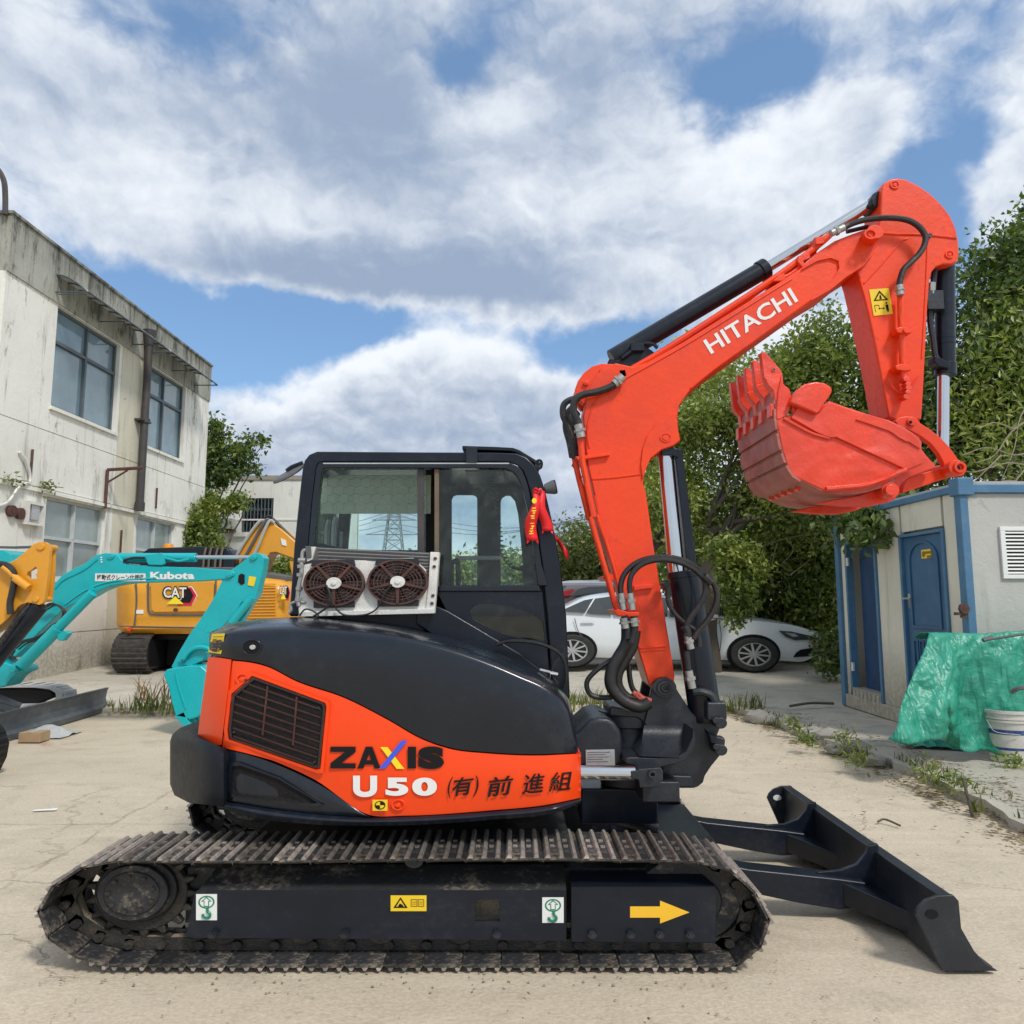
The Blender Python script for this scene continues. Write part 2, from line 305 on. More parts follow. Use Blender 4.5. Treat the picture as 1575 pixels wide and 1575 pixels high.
def mat_leaf(name, c1, c2, c3):
    m, t, b = base_mat(name)
    g = t.new('ShaderNodeNewGeometry'); r = g.outputs['Random Per Island']
    cr = t.new('ShaderNodeValToRGB'); e = cr.color_ramp.elements
    e[0].color = (*c1, 1); e[1].color = (*c3, 1); e[1].position = 1.; k = e.new(.55); k.color = (*c2, 1)
    t.put(cr.inputs[0], r); pos = t.ramp(t.noise(t.new('ShaderNodeTexCoord').outputs['Object'], .9, 4, .6), .38, .66, 0, .8); lc = t.mix(pos, cr.outputs[0], t.mix(1.0, cr.outputs[0], (1.75, 1.5, 1.1), 'MULTIPLY')); t.put(b.inputs['Base Color'], lc); b.inputs['Roughness'].default_value = .42
    o = t.n['Material Output']; tl = t.new('ShaderNodeBsdfTranslucent'); t.put(tl.inputs[0], t.mix(1.0, cr.outputs[0], (1.3, 1.5, .6), 'MULTIPLY'))
    mx = t.new('ShaderNodeMixShader'); mx.inputs[0].default_value = .36
    t.l.new(b.outputs[0], mx.inputs[1]); t.l.new(tl.outputs[0], mx.inputs[2]); t.l.new(mx.outputs[0], o.inputs[0]); MATS[name] = m
mat_leaf('leaf_dark', (.038, .072, .024), (.080, .130, .036), (.18, .23, .07))
mat_leaf('leaf_mid', (.075, .12, .030), (.14, .195, .046), (.26, .30, .09))
mat_leaf('leaf_light', (.11, .155, .036), (.20, .255, .06), (.34, .38, .13))
mat_leaf('leaf_dusty', (.075, .10, .035), (.12, .15, .05), (.20, .22, .09))
mat_leaf('grass', (.06, .09, .025), (.11, .14, .04), (.24, .22, .10))
mat_leaf('dry_leaf', (.10, .065, .035), (.17, .12, .07), (.26, .20, .13))
def mat_tarp():
    m, t, b = base_mat('tarp'); tc = t.new('ShaderNodeTexCoord').outputs['Object']
    n = t.noise(tc, 3, 6, .65, 1.0)
    t.put(b.inputs['Base Color'], t.mix(t.ramp(n, .3, .7), (.01, .22, .14), (.04, .33, .225)))
    b.inputs['Roughness'].default_value = .42
    m1 = t.mapping(tc, (2.4, 1, .6), rot=(0, .6, 0)); r1 = t.math('ABSOLUTE', t.math('SUBTRACT', t.noise(m1, 2.2, 3, .5, .3), .5)); r2 = t.math('ABSOLUTE', t.math('SUBTRACT', t.noise(t.mapping(tc, (1.2, 1, 2.2), rot=(0, -.5, 0)), 4, 3, .5, .2), .5))
    bump(t, b, t.math('SUBTRACT', 0., t.math('ADD', t.math('MULTIPLY', r1, 3.), t.math('MULTIPLY', r2, .8))), .75, .05); MATS['tarp'] = m
mat_tarp()
def mat_shade():
    m, t, b = base_mat('sunshade'); tc = t.new('ShaderNodeTexCoord').outputs['Object']
    v = t.new('ShaderNodeTexVoronoi', feature='DISTANCE_TO_EDGE'); v.inputs['Scale'].default_value = 11; v.inputs['Randomness'].default_value = .35
    t.put(v.inputs['Vector'], t.mapping(tc, (.8, .1, 1.2))); k = t.ramp(v.outputs[0], .0, .09, 1, 0)
    t.put(b.inputs['Base Color'], t.mix(k, (.74, .80, .70), (.50, .60, .50))); b.inputs['Roughness'].default_value = .35
    o = t.n['Material Output']; tl = t.new('ShaderNodeBsdfTranslucent'); tl.inputs[0].default_value = (.95, 1., .90, 1)
    mx = t.new('ShaderNodeMixShader'); mx.inputs[0].default_value = .85
    t.l.new(b.outputs[0], mx.inputs[1]); t.l.new(tl.outputs[0], mx.inputs[2]); t.l.new(mx.outputs[0], o.inputs[0])
    bump(t, b, k, .6, .02); MATS['sunshade'] = m
mat_shade()
def mat_awning():
    m, t, b = base_mat('awning'); t.put(b.inputs['Base Color'], (.55, .57, .56)); b.inputs['Roughness'].default_value = .35
    o = t.n['Material Output']; tr = t.new('ShaderNodeBsdfTransparent'); mx = t.new('ShaderNodeMixShader'); mx.inputs[0].default_value = .08
    t.l.new(b.outputs[0], mx.inputs[1]); t.l.new(tr.outputs[0], mx.inputs[2]); t.l.new(mx.outputs[0], o.inputs[0]); MATS['awning'] = m
mat_awning()
# ---------------------------------------------------------------- geometry
OFF = {}
class G:
    def __init__(s): s.v = []; s.f = []
    def add(s, vs, fs):
        k = len(s.v); s.v += [tuple(x) for x in vs]; s.f += [tuple(i+k for i in f) for f in fs]; return s
    def prism(s, xz, y0, y1):
        n = len(xz)
        return s.add([(x, y0, z) for x, z in xz]+[(x, y1, z) for x, z in xz],
                     [tuple(range(n)), tuple(range(2*n-1, n-1, -1))]+[(i, i+n, (i+1) % n+n, (i+1) % n) for i in range(n)])
    def px(s, pts, y0, y1, at=None):
        """outline read off at distance `at` (default the near face), real thickness y0..y1"""
        return s.prism([(p.x, p.z) for p in (P(u, v, at or y0) for u, v in pts)], y0, y1)
    def xpr(s, pts, x0, x1, at=None):
        """outline on a plane X = at, extruded along X"""
        q = [PX(u, v, at if at is not None else x0) for u, v in pts]; n = len(q)
        return s.add([(x0, p.y, p.z) for p in q]+[(x1, p.y, p.z) for p in q],
                     [tuple(range(n)), tuple(range(2*n-1, n-1, -1))]+[(i, i+n, (i+1) % n+n, (i+1) % n) for i in range(n)])
    def box(s, x0, x1, y0, y1, z0, z1):
        return s.prism([(x0, z0), (x1, z0), (x1, z1), (x0, z1)], y0, y1)
    def ey(s, c, rx, rz, y0, y1, n=24, hole=None, ph=0):
        """disc / ring with its axis along Y"""
        a = [2*math.pi*i/n+ph for i in range(n)]
        o = [(c[0]+rx*math.cos(t), c[1]+rz*math.sin(t)) for t in a]
        if hole is None: return s.prism(o, y0, y1)
        i_ = [(c[0]+hole*rx*math.cos(t), c[1]+hole*rz*math.sin(t)) for t in a]
        vs = [(x, y0, z) for x, z in o]+[(x, y0, z) for x, z in i_]+[(x, y1, z) for x, z in o]+[(x, y1, z) for x, z in i_]
        fs = []
        for k in range(n):
            j = (k+1) % n
            fs += [(k, j, n+j, n+k), (2*n+k, 3*n+k, 3*n+j, 2*n+j), (k, 2*n+k, 2*n+j, j), (n+k, n+j, 3*n+j, 3*n+k)]
        return s.add(vs, fs)
    def eyp(s, u, v, Y, ru, rv, y0, y1, n=24, hole=None, ph=0):
        c = P(u, v, Y); rx = (P(u+ru, v, Y)-c).x; rz = (P(u, v-rv, Y)-c).z
        return s.ey((c.x, c.z), rx, rz, y0, y1, n, hole, ph)
    def cyl(s, p0, p1, r, n=14, r1=None, cap=True):
        p0 = Vector(p0); p1 = Vector(p1); d = (p1-p0).normalized(); r1 = r if r1 is None else r1
        a = d.orthogonal().normalized(); b = d.cross(a)
        cs = [(math.cos(2*math.pi*i/n), math.sin(2*math.pi*i/n)) for i in range(n)]
        vs = [p0+(a*c+b*q)*r for c, q in cs]+[p1+(a*c+b*q)*r1 for c, q in cs]
        fs = [(i, (i+1) % n, (i+1) % n+n, i+n) for i in range(n)]
        if cap: fs += [tuple(range(n-1, -1, -1)), tuple(range(n, 2*n))]
        return s.add(vs, fs)
    def tube(s, pts, r, n=8, sub=6, smooth=True, rr=None):
        pts = [Vector(p) for p in pts]
        if smooth and len(pts) > 2:
            q = []; L = [pts[0]*2-pts[1]]+pts+[pts[-1]*2-pts[-2]]
            for i in range(1, len(L)-2):
                a, b, c, e = L[i-1:i+3]
                for k in range(sub):
                    t = k/sub
                    q.append(.5*((2*b)+(c-a)*t+(2*a-5*b+4*c-e)*t*t+(-a+3*b-3*c+e)*t**3))
            q.append(pts[-1]); pts = q
        m = len(pts); up = None; vs = []
        for i, p in enumerate(pts):
            d = (pts[min(i+1, m-1)]-pts[max(i-1, 0)]).normalized()
            if up is None: up = d.orthogonal().normalized()
            up = (up-d*up.dot(d)).normalized(); w = d.cross(up)
            q = r if rr is None else rr[0]+(rr[1]-rr[0])*i/(m-1)
            vs += [p+(up*math.cos(2*math.pi*k/n)+w*math.sin(2*math.pi*k/n))*q for k in range(n)]
        fs = [(i*n+k, i*n+(k+1) % n, (i+1)*n+(k+1) % n, (i+1)*n+k) for i in range(m-1) for k in range(n)]
        fs += [tuple(range(n-1, -1, -1)), tuple(range((m-1)*n, m*n))]
        return s.add(vs, fs)
    def loft(s, cols, yb=None, cap=True):
        """grid of points cols[i][j]; closed to a flat back at Y = yb"""
        n, m = len(cols), len(cols[0]); vs = [p for c in cols for p in c]
        fs = [(i*m+j, (i+1)*m+j, (i+1)*m+j+1, i*m+j+1) for i in range(n-1) for j in range(m-1)]
        if yb is not None:
            per = [i*m for i in range(n)]+[(n-1)*m+j for j in range(1, m)]+[i*m+m-1 for i in range(n-2, -1, -1)]+[j for j in range(m-2, 0, -1)]
            k = len(vs); vs += [(vs[i][0], yb, vs[i][2]) for i in per]; q = len(per)
            fs += [(per[i], k+i, k+(i+1) % q, per[(i+1) % q]) for i in range(q)]+[tuple(range(k, k+q))]
        return s.add(vs, fs)
    def build(s, name, mat, parent=None, smooth=40, bevel=0., seg=2, label=None, kind=None):
        off = OFF.get(parent.name, Vector((0, 0, 0))) if parent else Vector((0, 0, 0))
        me = bpy.data.meshes.new(name)
        me.from_pydata([tuple(Vector(p)-off) for p in s.v], [], s.f)
        bm = bmesh.new(); bm.from_mesh(me); bmesh.ops.recalc_face_normals(bm, faces=bm.faces); bm.to_mesh(me); bm.free()
        if smooth: me.shade_smooth(); me.set_sharp_from_angle(angle=math.radians(smooth))
        me.materials.append(MATS[mat]); o = bpy.data.objects.new(name, me); COL.objects.link(o)
        if parent: o.parent = parent; OFF[o.name] = off
        if bevel:
            b = o.modifiers.new('bevel', 'BEVEL'); b.width = bevel; b.segments = seg; b.limit_method = 'ANGLE'; b.angle_limit = math.radians(35); b.harden_normals = True
        if label: o['label'] = label
        if kind: o['kind'] = kind
        return o
def thing(name, label, cat, loc, group=None):
    o = bpy.data.objects.new(name, None); COL.objects.link(o); o.location = loc; o.empty_display_size = .2
    o['label'] = label; o['category'] = cat
    if group: o['group'] = group
    OFF[o.name] = Vector(loc); return o
def tag(o, label, cat, group=None):
    o['label'] = label; o['category'] = cat
    if group: o['group'] = group
    return o
def curve(pts):
    x = np.array([p[0] for p in pts], float); y = np.array([p[1] for p in pts], float)
    m = np.gradient(y, x)
    def f(u):
        u = min(max(u, x[0]), x[-1]); i = min(max(int(np.searchsorted(x, u))-1, 0), len(x)-2)
        h = x[i+1]-x[i]; t = (u-x[i])/h
        return float((2*t**3-3*t*t+1)*y[i]+(t**3-2*t*t+t)*h*m[i]+(-2*t**3+3*t*t)*y[i+1]+(t**3-t*t)*h*m[i+1])
    return f
def lin(a, b, n): return [a+(b-a)*i/(n-1) for i in range(n)]
def text(s, corners, Y, mat, parent, name='lettering', bold=.0, th=.003, plane='Y', slant=0., res=3, condense=None):
    """flat lettering; corners = (bottom-left, bottom-right, top-left) of the ink box in photo pixels, laid on plane Y (or X)"""
    cu = bpy.data.curves.new(name, 'FONT'); cu.body = s; cu.offset = bold; cu.resolution_u = res; cu.fill_mode = 'FRONT'; cu.shear = slant
    if condense is not None: cu.space_character = condense
    ob = bpy.data.objects.new(name, cu); COL.objects.link(ob)
    dg = bpy.context.evaluated_depsgraph_get(); dg.update()
    me = bpy.data.meshes.new_from_object(ob.evaluated_get(dg)); bpy.data.objects.remove(ob)
    vs = [v.co.copy() for v in me.vertices]; fs = [tuple(p.vertices) for p in me.polygons]; bpy.data.meshes.remove(me)
    if not vs: return None
    x0 = min(v.x for v in vs); x1 = max(v.x for v in vs); y0 = min(v.y for v in vs); y1 = max(v.y for v in vs)
    bl, br, tl = corners; g = G(); pts = []
    for v in vs:
        a = (v.x-x0)/(x1-x0); b = (v.y-y0)/(y1-y0)
        u = bl[0]+(br[0]-bl[0])*a+(tl[0]-bl[0])*b; w = bl[1]+(br[1]-bl[1])*a+(tl[1]-bl[1])*b
        pts.append(P(u, w, Y(u) if callable(Y) else Y) if plane == 'Y' else PX(u, w, Y))
    g.add(pts, fs); o = g.build(name, mat, parent, smooth=0)
    return o
def rect(u0, v0, u1, v1): return [(u0, v0), (u1, v0), (u1, v1), (u0, v1)]
paint('grille_slat', (.055, .016, .013), .5, dirt_amt=.3, bmp=.1)

for nm in ('grouser', 'dusty_black'):
    m = MATS[nm]; t = NT(m.node_tree); b = t.n['Principled BSDF']; src = b.inputs['Base Color'].links[0].from_socket
    oi = t.new('ShaderNodeObjectInfo').outputs['Random']; k = t.ramp(oi, 0, 1, .55, 1.35); t.put(b.inputs['Base Color'], t.mix(1.0, src, t.comb(k, k, k), 'MULTIPLY'))
paint('slate', (.085, .10, .11), .5, dirt=(.2, .19, .17), dirt_amt=.4, scale=8, bmp=.2)
paint('navy_stripe', (.02, .06, .22), .5, dirt=(.35, .33, .3), dirt_amt=.6, scale=12, bmp=0)
paint('pebble', (.26, .22, .17), .9, dirt_amt=.3, scale=30, bmp=.3)

for nm in ('print_black', 'mesh_dark'):
    MATS[nm].node_tree.nodes['Principled BSDF'].inputs['Specular IOR Level'].default_value = .15
# ================================================================ SETTING
EDGE = [(-60, 12.0), (-30, 11.9), (-16, 11.6), (-9, 11.35), (-6, 11.3), (-4.6, 11.25), (-3, 11.4), (-1, 11.9), (.6, 12.3), (2.0, 12.3), (2.9, 12.0), (3.3, 11.4), (3.5, 10.6), (3.56, 9.8),
        (3.66, 9.0), (3.8, 8.1), (3.88, 7.3), (3.84, 6.4), (3.76, 5.6), (3.72, 4.8), (3.75, 3.6), (3.8, 1.5), (3.9, -8)]
def ground_z(x, y):
    """height of the raised ground beyond the yard"""
    t = min(max((y-11.2)/3.3, 0), 1); s = t*t*(3-2*t)
    return .11+.19*s
def smooth_edge(E, step=.16):
    q = []; pts = [Vector((a, b, 0)) for a, b in E]; L = [pts[0]*2-pts[1]]+pts+[pts[-1]*2-pts[-2]]
    for i in range(1, len(L)-2):
        a, b, c, e = L[i-1:i+3]; n = max(2, int(min((c-b).length, 12)/step))
        for k in range(n):
            t = k/n; q.append(.5*((2*b)+(c-a)*t+(2*a-5*b+4*c-e)*t*t+(-a+3*b-3*c+e)*t**3))
    q.append(pts[-1]); return q
g = G(); n = 60
xs = [-400, -120, -60]+lin(-30, 30, 61)+[60, 120, 400]; ys = [-60, -20, -6]+lin(0, 14, 57)+[20, 60, 600]
vs = [(x, y, (.012*mnoise.noise((x*.5, y*.5, 0)) if abs(x) < 29 and -5 < y < 13.9 else 0)) for x in xs for y in ys]; m = len(ys)
g.add(vs, [(i*m+j, (i+1)*m+j, (i+1)*m+j+1, i*m+j+1) for i in range(len(xs)-1) for j in range(m-1)])
g.build('ground', 'yard', None, smooth=60, kind='structure')
E = smooth_edge(EDGE); g = G(); cols = []
rows = [0, .0, .012, .03, .06, .1, .16, .24, .35, .5, .7, 1.]
for i, e in enumerate(E):
    n_ = mnoise.noise((e.x*3.1, e.y*3.1, 0))*.09+mnoise.noise((e.x*11, e.y*11, 3))*.035
    if e.x > 3.2 or e.y < 11: dirv = Vector((1, 0, 0)) if e.y < 10.3 else (Vector((1, 0, 0))*(1-(e.y-10.3)/1.9)+Vector((0, 1, 0))*((e.y-10.3)/1.9)).normalized() if e.y < 12.2 else Vector((0, 1, 0))
    else:
        k = min(max((e.x-1.5)/1.9, 0), 1); dirv = Vector((k*.5, 1, 0)).normalized()
    e2 = e+dirv*n_; c = []
    for j, r in enumerate(rows):
        q = e2+dirv*(r*70)
        z = -.03 if j == 0 else ground_z(q.x, q.y)-(.03 if j == 1 else 0)+.012*mnoise.noise((q.x*2, q.y*2, 5))
        c.append((q.x, q.y, z))
    cols.append(c)
g.loft(cols)
g.build('pavement', 'pavement', None, smooth=50, kind='structure')
# ---- broken concrete lumps and leaf litter along the kerb
def rock(c, r, name=None, seed=0):
    bm = bmesh.new(); bmesh.ops.create_icosphere(bm, subdivisions=2, radius=1); R = random.Random(seed)
    ax = (r*R.uniform(.9, 1.7), r*R.uniform(.7, 1.1), r*R.uniform(.45, .7)); rz = R.uniform(0, 3)
    vs = []
    for v in bm.verts:
        k = 1+.38*mnoise.noise(v.co*1.6+Vector((seed, 0, 0)))+.12*mnoise.noise(v.co*4+Vector((0, seed, 0)))
        p = Vector((v.co.x*ax[0]*k, v.co.y*ax[1]*k, v.co.z*ax[2]*k)); p.rotate(Matrix.Rotation(rz, 3, 'Z')); vs.append(p+Vector(c))
    fs = [tuple(v.index for v in f.verts) for f in bm.faces]; bm.free(); return vs, fs
rk = [(1168, 1105, .17), (1190, 1108, .13), (1214, 1112, .15), (1251, 1128, .15), (1276, 1136, .19), (1286, 1152, .12), (1322, 1150, .14), (1236, 1119, .09), (1346, 1170, .10)]
rl = ['farthest left of the broken concrete lumps on the kerb, behind the boom cylinder', 'rounded grey concrete lump, second from the boom cylinder', 'flat concrete lump left of the first leafy weed', 'concrete lump touching the leafy weed below the shed door',
      'largest of the broken concrete lumps, left of the shed step', 'small concrete chunk at the yard side of the largest lump', 'concrete lump on the pavement side, below the grey shed wall', 'smallest concrete chunk between two larger lumps on the kerb', 'nearest broken concrete lump, left of the green tarpaulin']
for i, (u, v, r) in enumerate(rk):
    p = PG(u, v, .06); a, b = rock((p.x, p.y, .06), r, seed=i*3+1); g = G(); g.add(a, b)
    tag(g.build('broken_concrete', 'stone', None, smooth=30), rl[i], 'rubble', 'lumps of broken concrete on the kerb')
def leaves(cent, n, size, mat, name, parent=None, flat=0., up=0., seed=0, aspect=.5, shell=False, kind=None, curl=.25, box=None, clumps=None, csp=.3):
    """leaf faces (two folded triangles pairs) in clumps spread over ellipsoids (x,y,z,rx,ry,rz,weight)"""
    R = np.random.default_rng(seed); w = np.array([c[6] if len(c) > 6 else c[3]*c[5] for c in cent]); w = w/w.sum()
    nc = clumps or max(8, n//55); ci = R.choice(len(cent), nc, p=w)
    C = np.array([c[:6] for c in cent], float)[ci]
    dirs = R.normal(size=(nc, 3)); dirs /= np.linalg.norm(dirs, axis=1)[:, None]; rad = R.uniform(0.0, 1, nc)**(.33 if not shell else .12)
    cc = C[:, :3]+dirs*rad[:, None]*C[:, 3:6]; cs = R.uniform(.6, 1.4, nc)
    k = R.integers(0, nc, n); p = cc[k]+R.normal(size=(n, 3))*(csp*cs[k])[:, None]*np.array([1, 1, .75])
    s = size*R.uniform(.55, 1.35, n)
    d = R.normal(size=(n, 3)); d[:, 2] = d[:, 2]*(1-flat)-.25+up; d /= np.linalg.norm(d, axis=1)[:, None]
    q = R.normal(size=(n, 3)); q[:, 2] += flat*2; sd = np.cross(d, q); sd /= np.linalg.norm(sd, axis=1)[:, None]; nn = np.cross(sd, d)
    a = p; b = p+d*s[:, None]; l = p+d*(s*.45)[:, None]+sd*(s*aspect*.5)[:, None]+nn*(s*curl*.4)[:, None]; r = p+d*(s*.45)[:, None]-sd*(s*aspect*.5)[:, None]+nn*(s*curl*.4)[:, None]
    V = np.stack([a, l, b, r], 1).reshape(-1, 3)
    if parent: V = V-np.array(OFF[parent.name])
    i0 = np.arange(n)*4; Fv = np.stack([i0, i0+1, i0+2, i0, i0+2, i0+3], 1).reshape(-1)
    me = bpy.data.meshes.new(name); me.vertices.add(4*n); me.vertices.foreach_set('co', V.reshape(-1))
    me.loops.add(6*n); me.loops.foreach_set('vertex_index', Fv.astype(np.int32)); me.polygons.add(2*n)
    me.polygons.foreach_set('loop_start', np.arange(2*n, dtype=np.int32)*3)
    try: me.polygons.foreach_set('loop_total', np.full(2*n, 3, np.int32))
    except Exception: pass
    me.update(); me.validate(); me.materials.append(MATS[mat])
    o = bpy.data.objects.new(name, me); COL.objects.link(o)
    if parent: o.parent = parent
    if kind: o['kind'] = kind
    return o
# leaf litter: flat dead leaves along the edge
cl = []
for e in E:
    if -8 < e.x < 6 and 3.5 < e.y < 12.4: cl.append((e.x-.12, e.y-.05, .012, .22, .16, .005, .4)); 
    if e.x > 3 and 5 < e.y < 12: cl.append((e.x+.25, e.y, ground_z(0, e.y)+.01, .3, .2, .004, .2))
o = leaves(cl, 5200, .05, 'dry_leaf', 'leaf_litter', flat=.97, seed=5, clumps=900, csp=.07, aspect=.6, kind='stuff'); 
me = o.data; co_ = np.empty(len(me.vertices)*3); me.vertices.foreach_get('co', co_); co_ = co_.reshape(-1, 3)
cm = co_.reshape(-1, 4, 3).mean(1); ex = np.interp(cm[:, 1], [-8, 3.6, 4.8, 5.6, 6.4, 7.3, 8.1, 9, 9.8, 10.6, 11.4], [3.9, 3.75, 3.72, 3.76, 3.84, 3.88, 3.8, 3.66, 3.56, 3.5, 3.3]); hi = np.where((cm[:, 0] > ex+.14) | (cm[:, 1] > 12.45), .13, .016); co_[:, 2] = np.clip(np.abs(co_[:, 2]-.01)*.2, 0, .02)+np.repeat(hi, 4); me.vertices.foreach_set('co', co_.reshape(-1)); me.update()
o['label'] = 'dead leaves and crumbs of dirt lying along the kerb'; o['category'] = 'leaf litter'
# scattered single pebbles / leaf crumbs in the yard
g = G(); R = random.Random(3)
for i in range(170):
    u, v = R.uniform(0, 1575), R.uniform(1130, 1575); p = PG(u, v, .0); r = R.uniform(.002, .0065)*(1 if v > 1300 else 1.5)
    vs = [(p.x+r*1.3*math.cos(t)*R.uniform(.6, 1.3), p.y+r*math.sin(t)*R.uniform(.6, 1.3), .012) for t in (0, 1.3, 2.6, 3.9, 5.2)]+[(p.x, p.y, .012+r*.7)]
    g.add(vs, [(0, 1, 5), (1, 2, 5), (2, 3, 5), (3, 4, 5), (4, 0, 5)])
g.build('gravel', 'pebble', None, smooth=0, kind='stuff')
# grass and weeds
def tufts(spots, name, mat, h, n, seed, label=None):
    R = random.Random(seed); g = G()
    for (x, y, z, rad) in spots:
        for i in range(n):
            a = R.uniform(0, 6.28); rr = rad*math.sqrt(R.random()); bx, by = x+rr*math.cos(a)*1.3, y+rr*math.sin(a)
            hh = h*R.uniform(.4, 1.2); dx, dy = R.uniform(-.5, .5)*hh, R.uniform(-.5, .5)*hh; w = R.uniform(.006, .013)*max(1, h*3)
            t = R.uniform(0, 3.1); wx, wy = w*math.cos(t), w*math.sin(t)
            g.add([(bx-wx, by-wy, z-.01), (bx+wx, by+wy, z-.01), (bx+dx*.4+wx*.7, by+dy*.4+wy*.7, z+hh*.6), (bx+dx*.4-wx*.7, by+dy*.4-wy*.7, z+hh*.6), (bx+dx, by+dy, z+hh)],
                  [(0, 1, 2, 3), (3, 2, 4)])
    o = g.build(name, mat, None, smooth=0, kind='stuff')
    if label: o['label'] = label
    return o
sp = []
for (u, v, r) in [(205, 1092, .22), (235, 1090, .25), (262, 1090, .2), (250, 1096, .3), (890, 1085, .3), (915, 1082, .3), (900, 1092, .35), (1120, 1090, .25), (1150, 1088, .2)]:
    p = PG(u, v, .1); sp.append((p.x, p.y, .1, r))
tufts(sp, 'grass', 'grass', .22, 46, 1, 'green and dry grass growing along the far edge of the yard')
sp = []
for (u, v, r) in [(222, 1080, .15), (262, 1078, .12), (275, 1085, .12)]:
    p = PG(u, v, .1); sp.append((p.x, p.y, .1, r))
tufts(sp, 'tall_grass', 'dry_leaf', .42, 26, 2, 'tall dry grass stalks behind the turquoise bucket')
for i, (u, v, s, lab) in enumerate([(1222, 1120, .16, 'small leafy weed growing beside broken concrete on the kerb'), (1243, 1143, .14, 'low green weed in the gutter left of the kerb stones'),
        (1300, 1148, .2, 'leafy weed on the kerb in front of the shed'), (1352, 1090, .22, 'clump of grassy weed at the foot of the shed wall'), (1428, 1195, .2, 'pale weed on the kerb below the green tarpaulin'),
        (1465, 1210, .16, 'small weed beside the upright twig on the kerb'), (1318, 1172, .15, 'bright green weed at the gutter edge'), (75, 1040, .2, 'green weed at the foot of the old wall'), (1560, 1180, .16, 'weed at the foot of the white pail')]):
    p = PG(u, v, .12 if u > 200 else .25); z = .1 if u > 200 else ground_z(p.x, p.y)-.02
    r_ = thing('weed', lab, 'weed', (p.x, p.y, z))
    leaves([(p.x, p.y, z+s*.4, s*.5, s*.4, s*.3, 1)], 90, .07, 'leaf_mid' if i % 2 else 'leaf_light', 'leaves', r_, seed=i+20, clumps=12, csp=.05, aspect=.3, up=.4)
    g = G()
    for k in range(5):
        a = k*1.3; g.tube([(p.x, p.y, z-.02), (p.x+s*.2*math.cos(a), p.y+s*.2*math.sin(a), z+s*.35), (p.x+s*.4*math.cos(a), p.y+s*.4*math.sin(a), z+s*.7)], .004, 4, 2)
    g.build('stem', 'twig', r_)
g = G(); a = PG(1496, 1256, 0); g.tube([a+Vector((0, 0, -.01)), P(1490, 1232, a.y)+Vector((0, 0, 0)), P(1481, 1196, a.y+.05)], .012, 6, 4); g.tube([P(1490, 1230, a.y), P(1484, 1216, a.y-.1)], .006, 5)
tag(g.build('twig', 'bark'), 'bare dark twig standing upright in the litter of the kerb', 'twig')
for (a, b, lab) in [((1350, 1264, 1385, 1270), .008, 'thin dead stick lying on the concrete in front of the blade'), ((1215, 1086, 1282, 1082), .02, 'fallen branch lying on the pavement left of the shed step')]:
    g = G(); p, q = PG(a[0], a[1], .02 if a[0] > 1300 else .17), PG(a[2], a[3], .02 if a[0] > 1300 else .17)
    g.tube([p, (p+q)/2+Vector((0, .06, .015)), q], b, 6, 5); tag(g.build('fallen_stick', 'bark'), lab, 'stick')
# ================================================================ LEFT BUILDING (wall plane X = -8.6)
WX = -8.6
B = thing('factory_building', 'long two-storey pale plaster building with a mould-stained parapet and awnings along the left', 'building', (WX-4, 16, .25))
def zat(v, u, X=WX): return PX(u, v, X).z
Y0, Y1 = 11.95, 20.4; ZT = 8.27; ZP = 7.25; Zs = 4.45; ZL = 3.42; ZB = .1
def ycol(u, v): return PX(u, v, WX).y
# openings (y0,y1,z0,z1)
def op(u0, u1, vt0, vb0, vt1=None, vb1=None):
    y0, y1 = PX(u0, (vt0+vb0)/2, WX).y, PX(u1, ((vt1 or vt0)+(vb1 or vb0))/2, WX).y
    zt = (PX(u0, vt0, WX).z+PX(u1, vt1 or vt0, WX).z)/2; zb = (PX(u0, vb0, WX).z+PX(u1, vb1 or vb0, WX).z)/2
    return [y0, y1, zb, zt]
W1 = op(84, 181, 463, 625, 528, 668); W2 = op(222, 283, 555, 684, 597, 710)
W3 = op(67, 160, 762, 905, 783, 900); W4 = op(209, 268, 792, 890, 804, 885)
W1[2] = W2[2] = (W1[2]+W2[2])/2; W1[3] = W2[3] = (W1[3]+W2[3])/2; W3[3] = W4[3] = (W3[3]+W4[3])/2; W3[2] = W4[2] = (W3[2]+W4[2])/2
WIN = [W1, W2, W3, W4]
print('WIN', [[round(x, 2) for x in w] for w in WIN])
# wall as separate facing panels with joints, holes left for the windows
yb = [Y0, W1[0]-.02, (W1[1]+W2[0])/2, W2[1]+.35, Y1]
yb = [Y0, W1[0]-.45, W1[1]+.22, W2[0]-.1, W2[1]+.28, Y1]
zb = [ZB, .95, W3[3]+.06, (W3[3]+W1[2])/2, W1[2], W1[3]+.02, ZP]
core = G()
def cells(ylist, zlist):
    for i in range(len(ylist)-1):
        for j in range(len(zlist)-1): yield ylist[i], ylist[i+1], zlist[j], zlist[j+1]
def cut(y0, y1, z0, z1):
    """panel rectangle minus window openings -> list of rectangles"""
    R_ = [(y0, y1, z0, z1)]
    for w in WIN:
        N = []
        for (a, b, c, d_) in R_:
            if w[0] >= b or w[1] <= a or w[2] >= d_ or w[3] <= c: N.append((a, b, c, d_)); continue
            if a < w[0]: N.append((a, w[0], c, d_))
            if b > w[1]: N.append((w[1], b, c, d_))
            m0, m1 = max(a, w[0]), min(b, w[1])
            if c < w[2]: N.append((m0, m1, c, w[2]))
            if d_ > w[3]: N.append((m0, m1, w[3], d_))
        R_ = N
    return R_
for (a, b, c, d_) in cut(Y0-.0, Y1, ZB, ZP): core.box(WX-.30, WX-.032, a, b, c, d_)
core.build('wall', 'old_plaster', B, smooth=0)
